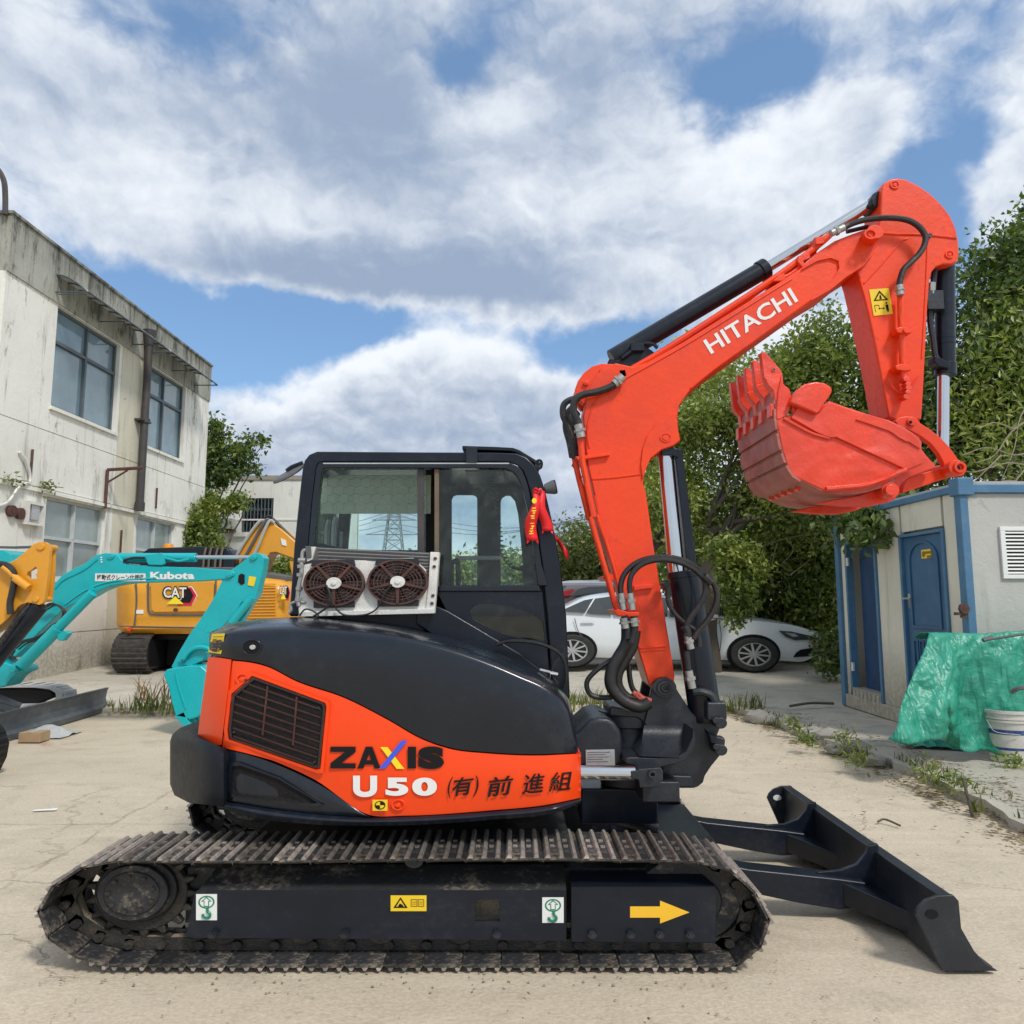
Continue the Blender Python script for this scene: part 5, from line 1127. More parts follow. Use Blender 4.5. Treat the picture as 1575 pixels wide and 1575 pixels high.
for (Y, nm) in ((4.17, 0), (5.0, 0)):
    # arm traced on the near arm and repeated at the far one
    q = [P(u, v, 4.17) for u, v in ((1045, 1318), (1100, 1327), (1151, 1337), (1290, 1352), (1333, 1358), (1333, 1396), (1290, 1400), (1230, 1390), (1174, 1378), (1100, 1368), (1045, 1362))]
    g = G(); g.prism([(p.x, p.z) for p in q], Y, Y+.13); g.build('push_arm', 'black', BL, bevel=.01)
    x0 = P(1325, 1370, 4.17).x; x1 = P(1450, 1400, YB0).x+.015; zt = P(1333, 1352, 4.17).z
    a = P(1262, 1350, 4.17); bz_ = P(1333, 1398, 4.17).z
    # gusset: top plate flaring upwards and a web plate down to the blade foot
    g = G(); prof = [(P(u, v, 4.17).x, P(u, v, 4.17).z) for u, v in ((1262, 1347), (1300, 1344), (1325, 1335), (1339, 1318), (1343, 1306))]
    prof = prof+[(x1, prof[-1][1]+.01), (x1, .16), (P(1333, 1404, 4.17).x, P(1333, 1404, 4.17).z)]
    g.prism(prof, Y+.05, Y+.075); g.build('gusset', 'black', BL, bevel=.004)
    g = G(); vs = []
    zl, zh = bz_+.02, zt-.02
    for z in (zl, zh): vs += [(x0-.10, Y, z), (x1, Y-.30, z-.04), (x1, Y+.40, z-.04), (x0-.10, Y+.13, z)]
    g.add(vs, [(0, 1, 2, 3), (7, 6, 5, 4), (0, 4, 5, 1), (1, 5, 6, 2), (2, 6, 7, 3), (3, 7, 4, 0)]); g.build('brace', 'black', BL, bevel=.008)
g = G(); a = P(895, 1240, 4.55); b = P(935, 1252, 4.5); g.cyl(P(880, 1232, 4.6), b, .022, 12); g.build('blade_rod', 'chrome', BL)
g = G(); g.cyl(P(925, 1246, 4.5), P(1010, 1272, 4.5), .052, 16, .045); g.build('blade_cylinder', 'cast_black', BL)
g = G(); g.tube([P(898, 1220, 4.4), P(925, 1222, 4.4), P(950, 1235, 4.42), P(975, 1250, 4.4), P(1010, 1262, 4.4)], .011, 7); g.build('hose', 'rubber', BL)
g = G(); g.box(P(1020, 1300, 4.4).x, P(1100, 1300, 4.4).x, 4.15, 5.15, .20, .34); g.build('cross_beam', 'black', BL, bevel=.01)
# ---- upper structure : panels follow a plan curve
def Yb(u):
    y = 3.74
    if u < 372: y += ((372-u)/112)**2*.55
    if u > 845: y += ((u-845)/50)**2*.16
    return y
def panel(top, bot, name, mat, parent, u0, u1, n=40, rows=8, dy=0., yb=4.4, crown=.0, bevel=0, tuck=.0, warp=None):
    ft, fb = (curve(top) if len(top) > 2 else (lambda u: top[0][1]+(top[1][1]-top[0][1])*(u-top[0][0])/(top[1][0]-top[0][0]))), (curve(bot) if len(bot) > 2 else (lambda u: bot[0][1]+(bot[1][1]-bot[0][1])*(u-bot[0][0])/(bot[1][0]-bot[0][0])))
    cols = []
    for u in lin(u0, u1, n):
        a, b = ft(u), fb(u)
        if b-a < .6: b = a+.6
        c = []
        for j in range(rows):
            s = j/(rows-1); y = Yb(u)+dy-crown*math.sin(math.pi*s)+tuck*s**3
            u_ = warp(u, s) if warp else u
            c.append(P(u_, a+(b-a)*s, Yb(u_)+dy-crown*math.sin(math.pi*s)+tuck*s**3))
        cols.append(c)
    g = G(); g.loft(cols, yb); return g.build(name, mat, parent, bevel=bevel, smooth=38)
U = bpy.data.objects.new('upper_body', None); COL.objects.link(U); U.parent = X_; OFF[U.name] = C0
SEAM = [(340, 1014), (355, 1014), (362, 1014.5), (385, 1017), (411, 1023.5), (455, 1045.5), (531, 1072), (598, 1106), (647, 1134), (691, 1149.5), (753, 1157), (820, 1160), (888, 1157.5)]
# main hood with rounded shoulder
SIL = curve([(328, 972), (352, 960), (380, 954.5), (407, 951.5), (451, 949.5), (531, 954), (620, 965), (709, 986), (775, 1008), (833, 1036), (862, 1058), (878, 1086), (886, 1125), (889, 1150)])
CRS = curve([(328, 979), (352, 976), (380, 974), (442, 973), (520, 976), (598, 982), (655, 993), (709, 1008), (798, 1043), (846, 1066), (868, 1086), (880, 1108), (887, 1135), (889, 1153)])
sm_ = curve([(322, 1007), (345, 1011)]+SEAM[2:])
cols = []
for u in list(lin(322, 360, 8))+list(lin(366, 840, 60))+list(lin(846, 889, 14)):
    a, b, c = SIL(max(u, 328)), CRS(max(u, 328)), sm_(u)
    b = min(b, c-2.0); a = min(a, b-.4); col = []
    for j in range(9):
        t = j/9; ang = t*math.pi/2
        y = Yb(u)+.56*(1-math.sin(ang))+(.0)
        v = a+(b-a)*(1-math.cos(ang)); col.append(P(u, v, y))
    for j in range(9):
        s = j/8; col.append(P(u, b+(c-b)*s, Yb(u)-.012*math.sin(math.pi*s)))
    cols.append(col)
g = G(); g.loft(cols, 4.34); hood = g.build('engine_cover', 'hood_black', U, smooth=55)
# lower lip of hood: recessed seam strip
# orange side panel
BOT = [(349, 1146.7), (398, 1162), (482, 1198), (571, 1254), (620, 1254.5), (753, 1246.5), (842, 1237.5), (893, 1227)]
GR = [(389, 1042), (498, 1082), (500, 1088), (491, 1180), (484, 1181), (354, 1136), (352, 1122), (358, 1069)]
# panel pieces around the grille opening: use full panel and a recessed-looking grille tray proud by frame
sp_ = panel([(a, b+2.2) for a, b in SEAM[1:]], [(355, 1149)]+BOT[1:], 'side_panel', 'orange_body', U, 358, 893.5, n=90, rows=12, dy=.004, yb=4.3, crown=.012, warp=lambda u, s: u-16*s*max(0, 1-(u-358)/60))
panel([(308, 1012), (330, 1011), (355, 1014.5)], [(308, 1133), (325, 1140), (341, 1146)], 'corner_panel', 'orange_body', U, 320, 355.5, n=14, rows=10, dy=.0, yb=4.6, crown=.03, warp=lambda u, s: u-(17-2*(u-320)/35)*s)
def onp(pts, d): return [P(u, v, Yb(u)-d) for u, v in pts]
def frame_poly(outer, inner, d0, d1, mat, name, par):
    a = onp(outer, d1); b = onp(inner, d1); c = onp(outer, d0); e = onp(inner, d0); n = len(a); fs = []
    for i in range(n):
        j = (i+1) % n; fs += [(i, j, n+j, n+i), (i, 2*n+i, 2*n+j, j), (n+i, n+j, 3*n+j, 3*n+i)]
    g = G(); g.add(a+b+c+e, fs); return g.build(name, mat, par)
ctr = (428, 1112)
def scl(pts, k, k2=None): return [(ctr[0]+(u-ctr[0])*k, ctr[1]+(v-ctr[1])*(k2 or k)) for u, v in pts]
frame_poly(scl(GR, 1.10, 1.13), scl(GR, 1.03, 1.04), .006, .022, 'orange_body', 'grille_surround', U)
g = G(); L = onp(GR, .018); n = len(L); L2 = onp(GR, .008); g.add(L+L2, [tuple(range(n)), tuple(range(2*n-1, n-1, -1))]+[(i, (i+1) % n, n+(i+1) % n, n+i) for i in range(n)])
gr = g.build('grille', 'mesh_dark', U)
frame_poly(GR, scl(GR, .955, .95), .018, .026, 'rubber', 'grille_frame', gr)
def in_gr(u):
    # vertical extent of the opening at u
    vs = []
    for i in range(len(GR)):
        (a, b), (c, e) = GR[i], GR[(i+1) % len(GR)]
        if (a-u)*(c-u) <= 0 and a != c: vs.append(b+(e-b)*(u-a)/(c-a))
    return min(vs), max(vs)
for k in range(8):
    vm = 1067+12.6*k; pts = []
    for u in lin(358, 493, 28):
        a, b = in_gr(u); v_ = vm+(u-428)*.35
        if a+4 < v_ < b-5: pts.append((u, v_))
    if len(pts) < 3: continue
    up = onp(pts, .0235); dn = onp([(u, v+2.6) for u, v in pts], .0215); n = len(up); g = G(); g.add(up+dn, [(i, i+1, n+i+1, n+i) for i in range(n-1)]); g.build('slat', 'grille_slat', gr, smooth=0)
for (ua, ub) in ((410, 402), (455, 449)):
    a0, b0 = in_gr(ua); g = G(); q = onp([(ua, a0+5), (ua+3, a0+6), (ub+3, b0-24), (ub, b0-25)], .0245); g.add(q, [(0, 1, 2, 3)]); g.build('slat', 'grille_slat', gr, smooth=0)
for (u, v) in ((378, 1046), (490, 1088), (484, 1172), (360, 1126), (357, 1078)):
    c = P(u, v, Yb(u)-.024); g = G(); g.ey((c.x, c.z), .007, .0055, c.y-.003, c.y+.004, 8); g.build('screw', 'cast_black', gr)
# round key plugs
for (u, v) in ((374, 1044), (613, 1237)):
    c = P(u, v, Yb(u)); g = G(); g.ey((c.x, c.z), .036, .028, c.y-.012, c.y+.02, 24, .70); g.ey((c.x, c.z), .013, .010, c.y-.02, c.y+.02, 14); g.build('plug', 'orange_body', U, bevel=.003)
c = P(389, 995, Yb(389)); g = G(); g.ey((c.x, c.z), .050, .040, c.y-.020, c.y+.03, 26, .84); o = g.build('latch', 'hood_black', U, bevel=.003)
g = G(); g.ey((c.x, c.z), .041, .033, c.y-.0165, c.y+.02, 24); g.build('latch_cup', 'print_black', o); g = G(); g.ey((c.x+.006, c.z), .015, .012, c.y-.026, c.y+.02, 16); g.build('lock_barrel', 'alu', o, bevel=.002)
# yellow warning sticker on rear corner of hood
S1 = [(326, 975), (346, 974), (340, 1006), (320, 1003)]; g = G(); q = [P(u, v, Yb(u)-.010) for u, v in S1]; q2 = [P(u, v, Yb(u)-.004) for u, v in S1]
g.add(q+q2, [(0, 1, 2, 3), (4, 5, 6, 7), (0, 1, 5, 4), (1, 2, 6, 5), (2, 3, 7, 6), (3, 0, 4, 7)]); ws = g.build('warning_sticker', 'sticker_yellow', U, smooth=0)
g = G()
for (a, b, c_, d_) in ((328, 979, 343, 980), (327, 983, 333, 989), (335, 984, 342, 985), (335, 987, 342, 988), (325, 993, 339, 994), (325, 997, 332, 998), (334, 997, 338, 1002)): g.add([P(u, v, Yb(u)-.013) for u, v in rect(a, b, c_, d_)], [(0, 1, 2, 3)])
g.build('sticker_print', 'print_brown', ws, smooth=0)
# black lower-left panel with triangular recess
panel([(341, 1151), (398, 1166), (482, 1202), (569, 1256)], [(341, 1229), (400, 1240), (469, 1249.5), (571, 1257.5)], 'lower_panel', 'hood_black', U, 341, 569, n=40, rows=8, dy=.010, yb=4.3, crown=.01)
TR = [(352, 1173), (366, 1172), (430, 1196), (482, 1228), (498, 1239), (486, 1240), (420, 1234), (356, 1226), (350, 1214)]
ctr = (410, 1212); frame_poly(TR, scl(TR, .90, .86), .004, .016, 'black', 'recess_frame', U); g = G(); g.add(onp(scl(TR, .93, .9), .004), [tuple(range(len(TR)))]); g.build('recess', 'mesh_dark', U, smooth=0)
# skirt
panel([(333, 1231), (400, 1243), (469, 1252), (571, 1258.5), (620, 1257), (753, 1249), (842, 1240), (894, 1229)], [(336, 1243), (400, 1259), (469, 1267), (540, 1270), (602, 1270), (753, 1261), (864, 1246.5), (894, 1234)], 'skirt', 'black', U, 335, 894, n=80, rows=7, dy=-.004, yb=4.3, crown=.022)
# counterweight
CWT = [(261.5, 1150), (264, 1142), (277, 1128), (300, 1121), (318, 1135), (341, 1149)]; CWB = [(262, 1208), (268, 1223), (291, 1235), (338, 1240)]
def Yc(u): return 3.70+max(0, (345-u)/83)**2.4*.62
cols = []
for u in lin(261.5, 344, 26):
    a = float(np.interp(u, [261.5, 264, 277, 302, 341, 344], [1152, 1143, 1131, 1134, 1149, 1150])); b = float(np.interp(u, [261.5, 268, 291, 338, 344], [1206, 1223, 1235, 1240, 1241]))
    col = [P(u, a-12*(1 if u < 305 else max(0, 1-(u-305)/20))+0, Yc(u)+.22)]
    for j in range(9):
        s = j/8; col.append(P(u, a+(b-a)*s, Yc(u)+.05*(abs(2*s-1)**6)))
    cols.append(col)
g = G(); g.loft(cols, 4.7); g.build('counterweight', 'counter_black', U, smooth=45)
g = G(); g.loft([[Vector((x, y, z)) for z in (.64, 1.02)] for x, y in ((P(262, 1200, 4.3).x, 4.2), (P(262, 1200, 4.3).x-.12, 4.6), (P(262, 1200, 4.3).x, 5.1), (P(300, 1200, 4.3).x, 5.45))], 4.69) if False else None
# rear body block (far side of the machine)
a = P(300, 1200, 4.3); b = P(880, 1200, 4.3); g = G(); g.box(a.x+.06, b.x-.05, 4.42, 5.46, .64, 1.12); g.build('deck', 'black', U, bevel=.05, seg=3)
g = G(); g.box(a.x+.02, P(500, 1200, 4.3).x, 4.36, 5.40, 1.0, 1.52); g.build('rear_cover', 'hood_black', U, bevel=.08, seg=4)
# lettering
t_ = lambda s, u0, v0, u1, v1, mat, bold=.0, Y=3.725, **k: text(s, ((u0, v1), (u1, v1), (u0, v0)), Y, mat, U, bold=bold, **k)
def strokes(polys, u0, v0, w, h, mat, Y=3.7245, name='lettering'):
    g = G()
    for p in polys:
        q = [P(u0+x*w, v0+(1-y)*h, Y) for x, y in p]; g.add(q, [tuple(range(len(q)))])
    return g.build(name, mat, U, smooth=0)
# ZAXIS, heavy block letters
def L_(ch, u0, u1, mat='print_black'):
    v0, v1 = 1148.5, 1182; w, h = u1-u0, v1-v0
    D = {'Z': [[(0, 1), (1, 1), (1, .76), (.42, .24), (1, .24), (1, 0), (0, 0), (0, .24), (.58, .76), (0, .76)]],
         'A': [[(.36, 1), (.64, 1), (.78, .6), (.52, .6), (.5, .7), (.48, .6), (.22, .6)], [(.22, .6), (.48, .6), (.41, .38), (.15, .38)], [(.52, .6), (.78, .6), (.85, .38), (.59, .38)], [(.15, .38), (.85, .38), (.92, .18), (.08, .18)], [(.08, .18), (.32, .18), (.27, 0), (0, 0)], [(.68, .18), (.92, .18), (1, 0), (.73, 0)]],
         'I': [[(0, 0), (0, 1), (1, 1), (1, 0)]]}
    strokes(D[ch], u0, v0, w, h, mat)
L_('Z', 508, 547); L_('A', 549, 586); L_('I', 627, 640)
t_('S', 643, 1148, 683, 1183, 'print_black', bold=.08, res=6)
strokes([[(0, 1), (.30, 1), (1, 0), (.68, 0)]], 585, 1149, 37, 33.5, 'print_yellow', Y=3.7240)
strokes([[(.78, 1), (1.0, 1), (.22, 0), (0, 0)]], 583, 1139, 44, 43, 'print_blue', Y=3.7228)
t_('U', 543, 1193, 580, 1226, 'print_white', bold=.05, res=6); t_('5', 593, 1196, 628, 1224, 'print_white', bold=.05, res=6); t_('0', 634, 1196, 672, 1224, 'print_white', bold=.05, res=6)
YT_ = lambda u: Yb(u)-.017
for ch, u0, v0, u1, v1, bd in (('(', 688, 1193, 695, 1228, .0), ('有', 694, 1195, 727, 1226, .016), (')', 727, 1191, 735, 1226, .0), ('前', 750, 1194, 788, 1226, .014), ('進', 802, 1190, 836, 1223, .010), ('組', 844, 1187, 878, 1218, .010)):
    text(ch, ((u0, v1), (u1, v1-4 if len(ch.encode()) > 1 else v1), (u0+2, v0+2)), YT_, 'print_black', U, bold=bd, slant=.10)
# small round-mark sticker
g = G(); g.add([P(u, v, 3.7235) for u, v in rect(573, 1230, 596, 1247)], [(0, 1, 2, 3)]); cs = g.build('centre_sticker', 'sticker_yellow', U, smooth=0)
g = G(); g.eyp(584.5, 1238.5, 3.722, 8.3, 6.6, 3.7215, 3.7222, 22); g.build('sticker_mark', 'print_black', cs)
g = G(); 
for a0 in (0, math.pi): g.add([P(584.5, 1238.5, 3.7205)]+[P(584.5+6.6*math.cos(t), 1238.5+5.2*math.sin(t), 3.7205) for t in lin(a0, a0+math.pi/2, 7)], [tuple(range(8))])
g.build('sticker_mark', 'sticker_yellow', cs, smooth=0)
# right-end red dotted vents of the panel
for k in range(5): c = P(891, 1162+k*13, Yb(891)-.004); g = G(); g.ey((c.x, c.z), .008, .010, c.y-.004, c.y+.03, 8); g.build('plug', 'bucket_red', U)
# ---- CAB
CB = bpy.data.objects.new('cab', None); COL.objects.link(CB); CB.parent = X_; OFF[CB.name] = C0
YC, YD = 4.38, 5.44
def cp(pts, y0, y1, name, mat='black', bev=.008, at=None, par=CB, **k): g = G(); g.px(pts, y0, y1, at=at); return g.build(name, mat, par, bevel=bev, **k)
OUT = [(444, 948), (452, 838), (459, 770), (465, 718), (468, 708), (475, 699), (487, 694), (640, 695), (760, 695.5), (795, 696.5), (810, 703), (822, 714), (831, 731), (838, 752), (849, 800), (862, 868), (871, 946), (877, 1075)]
INN = [(470, 948), (475, 838), (481, 770), (487, 722), (489, 715), (492, 712), (497, 711), (640, 711), (760, 711), (783, 711.5), (795, 716), (803, 724), (809, 738), (814, 755), (823, 800), (833, 868), (841, 946), (849, 1075)]
def ringprism(A, B, y0, y1, at):
    g = G(); a = [P(u, v, at) for u, v in A]; b = [P(u, v, at) for u, v in B]; n = len(a)
    vs = [(p.x, y0, p.z) for p in a]+[(p.x, y0, p.z) for p in b]+[(p.x, y1, p.z) for p in a]+[(p.x, y1, p.z) for p in b]; fs = []
    for i in range(n-1): fs += [(i, i+1, n+i+1, n+i), (2*n+i, 3*n+i, 3*n+i+1, 2*n+i+1), (i, 2*n+i, 2*n+i+1, i+1), (n+i, n+i+1, 3*n+i+1, 3*n+i)]
    fs += [(0, n, 3*n, 2*n), (n-1, 3*n-1, 4*n-1, 2*n-1)]; g.add(vs, fs); return g
ringprism(OUT, INN, YC, YC+.09, YC).build('cab_frame', 'black', CB, bevel=.014, seg=3)
ringprism(OUT, INN, YD-.05, YD, YC).build('far_cab_frame', 'black', CB, bevel=.01)
# roof skin and rear/front faces between the two frames
def skin(i0, i1, th, name, mat='black'):
    A = [P(u, v, YC) for u, v in OUT[i0:i1]]; B = [P(u, v, YC) for u, v in INN[i0:i1]]
    g = G(); n = len(A); q = [(a.x+(b.x-a.x)*.02, a.z+(b.z-a.z)*.02) for a, b in zip(A, B)]+[(a.x+(b.x-a.x)*th, a.z+(b.z-a.z)*th) for a, b in list(zip(A, B))[::-1]]
    g.prism(q, YC+.09, YD-.05); return g.build(name, mat, CB)
skin(3, 12, .75, 'roof')
# corner posts front and rear at far side are in the frame; front and rear glass
g = G(); a = P(462, 745, YC); b = P(447, 930, YC); g.prism([(a.x, a.z), (a.x+.012, a.z), (b.x+.012, b.z), (b.x, b.z)], YC+.1, YD-.06); g.build('rear_glass', 'glass_cab', CB, smooth=0)
g = G(); a = P(836, 760, YC); b = P(868, 935, YC); g.prism([(a.x-.012, a.z), (a.x, a.z), (b.x, b.z), (b.x-.012, b.z)], YC+.1, YD-.06); g.build('front_glass', 'glass_cab', CB, smooth=0)
# door: inner frame + rails
dI = [(478, 940), (484, 838), (490, 770), (495, 727), (497, 723), (499, 721), (503, 720.5), (640, 720.5), (755, 720.5), (777, 721), (788, 725), (795, 732), (801, 744), (806, 760), (815, 800), (823, 868), (827, 898), (829, 901)]
ringprism(INN[:16]+[(841, 895), (842, 901)], dI, YC-.012, YC+.05, YC).build('door_frame', 'hood_black', CB, bevel=.006)
cp([(497, 711.8), (783, 711.8), (783, 713.6), (497, 713.6)], YC-.016, YC-.012, 'drip_rail', 'alu', 0)
# window sill rail and lower door panel
cp([(672, 901), (829, 900), (833, 910), (672, 910)], YC-.01, YC+.05, 'sill_rail', 'hood_black')
LOW = [(670, 910), (834, 910), (841, 985), (845, 1040), (820, 1060), (670, 1000), (640, 950), (650, 915)]
WIN_ = [(722, 940), (727, 932), (738, 928), (772, 930), (802, 937), (822, 945), (835, 957), (838, 986), (812, 984), (775, 975), (745, 962), (727, 952)]
# lower panel with window hole -> build as ring fan between outline and window
def hole_plate(outer, inner, y0, y1, at, name, mat, par, bev=.003):
    cx_ = sum(u for u, v in inner)/len(inner); cy_ = sum(v for u, v in inner)/len(inner)
    def inter(px_, py_, poly):
        best = None
        ang = math.atan2(py_-cy_, px_-cx_); dx_, dy_ = math.cos(ang), math.sin(ang)
        for i in range(len(poly)):
            (a, b), (c, e) = poly[i], poly[(i+1) % len(poly)]; den = dx_*(e-b)-dy_*(c-a)
            if abs(den) < 1e-9: continue
            t = ((a-cx_)*(e-b)-(b-cy_)*(c-a))/den; s = ((a-cx_)*dy_-(b-cy_)*dx_)/den
            if t > 0 and -1e-6 <= s <= 1+1e-6 and (best is None or t > best): best = t
        return (cx_+dx_*best, cy_+dy_*best)
    angs = sorted({round(math.atan2(v-cy_, u-cx_), 4) for u, v in inner+outer}); I = []; O = []
    for a in angs:
        q = (cx_+math.cos(a), cy_+math.sin(a)); I.append(inter(*q, inner)); O.append(inter(*q, outer))
    a_ = [P(u, v, at) for u, v in O]; b_ = [P(u, v, at) for u, v in I]; n = len(a_); fs = []
    vs = [(p.x, y0, p.z) for p in a_]+[(p.x, y0, p.z) for p in b_]+[(p.x, y1, p.z) for p in a_]+[(p.x, y1, p.z) for p in b_]
    for i in range(n):
        j = (i+1) % n; fs += [(i, j, n+j, n+i), (2*n+i, 3*n+i, 3*n+j, 2*n+j), (i, 2*n+i, 2*n+j, j), (n+i, n+j, 3*n+j, 3*n+i)]
    g = G(); g.add(vs, fs); return g.build(name, mat, par, bevel=bev)
hole_plate(LOW, WIN_, YC+.0, YC+.03, YC, 'door_panel', 'black', CB)
g = G(); g.px(WIN_, YC+.012, YC+.018, at=YC); g.build('lower_glass', 'glass_dark', CB, smooth=0)
cp([(468, 905), (672, 905), (700, 960), (700, 985), (468, 965)], YC+.0, YC+.04, 'lower_wall', 'black')
cp([(674, 933), (690, 940), (800, 1005), (845, 1040), (845, 1070), (700, 1000), (640, 960), (640, 935)], YC-.05, YC-.002, 'fender', 'black', .01)
# glass: two sliding panes with posts
PA = [(484, 838), (490, 770), (494, 724), (502, 721), (654, 721), (654, 900), (480, 900)]
g = G(); g.px(PA, YC+.026, YC+.030, at=YC); g.build('window_pane', 'glass_cab', CB, smooth=0)
PB = [(671, 721), (777, 721.5), (788, 725), (795, 732), (801, 744), (806, 760), (815, 800), (823, 868), (827, 898), (826, 900), (671, 901)]
g = G(); g.px(PB, YC+.018, YC+.022, at=YC); g.build('window_pane', 'glass_cab', CB, smooth=0)
cp([(642, 721), (652, 721), (652, 906), (642, 906)], YC+.024, YC+.05, 'window_post', 'pipe_dark', .003); cp([(668, 721), (675, 721), (675, 902), (668, 902)], YC+.010, YC+.04, 'window_post', 'wood', .003)
# far wall of cab with openings (read at its own distance)
YF = 5.36
def fw_(pts, name='far_wall', y0=YF, y1=YF+.03, mat='seat'): return cp(pts, y0, y1, name, mat, 0)
for r_ in ((478, 716, 516, 960), (642, 716, 694.5, 1010), (734, 716, 770, 1010)): fw_(rect(*r_))
fw_([(694.5, 716), (734, 716), (734, 768), (732, 763), (727, 761), (702, 761), (697, 763), (694.5, 768)]); fw_(rect(694.5, 900, 734, 1010)); fw_(rect(516, 846, 642, 960)); fw_(rect(770, 900, 850, 1010)); fw_(rect(516, 712, 642, 726))
fw_([(770, 716), (812, 716), (822, 760), (830, 900), (806, 900), (803, 850), (797, 790), (792, 770), (785, 762), (778, 762), (772, 766), (770, 772)])
g = G(); g.px(rect(516, 724, 642, 848), YF+.032, YF+.036, at=YF); g.px(rect(694, 760, 806, 902), YF+.032, YF+.036, at=YF); g.build('far_glass', 'glass_cab', CB, smooth=0)
g = G(); q = P(495, 726, 4.75), P(662, 790, 4.75); g.box(q[0].x, q[1].x, 4.75, 4.758, q[1].z, q[0].z-.02); g.build('sunshade', 'sunshade', CB, smooth=0)
# sunshade embossed honeycomb ribs
g = G()
for i in range(9):
    for j in range(4):
        cx_, cz_ = q[0].x+.05+(q[1].x-q[0].x-.08)*(i+.5*(j % 2))/9, q[1].z+.025+(q[0].z-q[1].z-.06)*(j+.3)/4
        for k in range(3):
            a0 = math.pi/3*k+math.pi/6; r = .038; p0 = (cx_+r*SX*math.cos(a0), 4.746, cz_+r*math.sin(a0)); p1 = (cx_+r*SX*math.cos(a0+math.pi/3), 4.746, cz_+r*math.sin(a0+math.pi/3)); g.cyl(p0, p1, .0022, 4)
g.build('sunshade_ribs', 'cloth_grey', CB, kind='stuff')
# interior
cp(rect(700, 855, 770, 861), 5.25, 5.28, 'grab_bar', 'cloth_grey', .004)
g = G(); g.tube([P(694, 905, 4.9), P(694, 872, 4.9), P(698, 864, 4.9), P(704, 866, 4.9), P(705, 900, 4.9)], .018, 8); g.build('control_lever', 'seat', CB)
g = G()
q = P(560, 905, 4.9); g.box(q.x-.30, q.x+.28, 4.70, 5.20, q.z-.22, q.z+.02); sb = G(); a = P(512, 905, 4.9); sb.prism([(a.x-.04, a.z-.1), (a.x+.14, a.z-.1), (a.x+.08, a.z+.26), (a.x-.10, a.z+.30)], 4.72, 5.18)
g.build('seat_cushion', 'seat', CB, bevel=.04, seg=3); sb.build('seat_back', 'seat', CB, bevel=.04, seg=3)
g = G(); g.tube([P(503, 842, 5.1), P(504, 812, 5.1), P(507, 800, 5.1)], .02, 8); g.tube([P(513, 842, 5.05), P(515, 806, 5.05), P(518, 796, 5.05)], .02, 8); g.tube([P(524, 842, 5.1), P(525, 818, 5.1)], .012, 6); g.build('hydraulic_fittings', 'cloth_grey', CB)
pts = []; n = 300
base_c = curve([(0, 757), (.3, 764), (.55, 769), (.75, 775), (.9, 790), (1.0, 803)]); base_v = curve([(0, 735), (.3, 780), (.55, 820), (.75, 855), (.9, 873), (1.0, 876)])
for i in range(n):
    s = i/(n-1); p = P(base_c(s), base_v(s), 4.55); a = s*2*math.pi*26; pts.append(p+Vector((.013*math.cos(a), .013*math.sin(a), .006*math.sin(a))))
g = G(); g.tube(pts, .0045, 5, smooth=False); g.build('coiled_cable', 'seat', CB)
g = G(); g.tube([P(800, 876, 4.6), P(815, 868, 4.6), P(824, 850, 4.6)], .018, 6); q = P(816, 880, 4.62); g.box(q.x-.05, q.x+.05, 4.6, 4.7, q.z-.06, q.z+.03); g.build('wiper_motor', 'seat', CB)
g = G(); q = P(740, 722, 4.7); g.box(q.x-.1, q.x+.15, 4.6, 5.1, q.z-.03, q.z+.03); g.build('roof_lamp', 'plastic_grey', CB, bevel=.01)
g = G(); a = P(478, 960, YC); b = P(845, 960, YC); g.box(a.x, b.x, YC+.1, YD, 1.28, 1.45); g.build('cab_floor', 'seat', CB, smooth=0)
# roof guard / visor
cp([(711, 685.5), (760, 687), (789, 688.5), (799, 692), (824, 707), (832, 712), (830, 716), (822, 712), (795, 696), (785, 693.5), (711, 691)], 4.40, 5.3, 'visor', 'black', .004)
cp([(717, 687), (734, 688), (734, 711), (717, 711)], YC-.03, YC+.02, 'visor_bracket', 'hood_black', .003)
g = G(); g.tube([P(822, 712, 4.4), P(829, 708, 4.4), P(833, 711, 4.4), P(832, 719, 4.4), P(825, 722, 4.4)], .008, 6); g.build('guard_loop', 'black', CB)
# work lamp at front
g = G(); g.cyl(P(838, 752, 4.3), P(853, 749, 4.3), .028, 12, .045); g.build('work_lamp', 'plastic_grey', CB, bevel=.004); g = G(); g.cyl(P(853, 749, 4.3), P(855.5, 748.5, 4.3), .042, 12); g.build('lamp_lens', 'cast_black', CB)
# mirror at rear left
g = G(); g.tube([P(466, 712, 4.5), P(450, 718, 4.5), P(441, 724, 4.48)], .014, 7); g.build('mirror_arm', 'black', CB)
g = G(); c = P(443.5, 731.5, 4.46); n = 28
ax1 = (P(464, 722, 4.46)-P(423.5, 740, 4.46))*.5; ax2 = Vector((.03, .05, .045))
vs = [c+ax1*math.cos(t)+ax2*math.sin(t) for t in lin(0, 2*math.pi, n+1)[:-1]]; g.add(vs+[v+Vector((0, 0, .02)) for v in vs], [tuple(range(n)), tuple(range(2*n-1, n-1, -1))]+[(i, (i+1) % n, n+(i+1) % n, n+i) for i in range(n)])
mi = g.build('mirror', 'plastic_grey', CB, bevel=.004); g = G(); g.add([c+Vector((0, 0, -.003))+ax1*.92*math.cos(t)+ax2*.92*math.sin(t) for t in lin(0, 2*math.pi, n+1)[:-1]], [tuple(range(n))]); g.build('mirror_glass', 'mirror', mi, smooth=0)
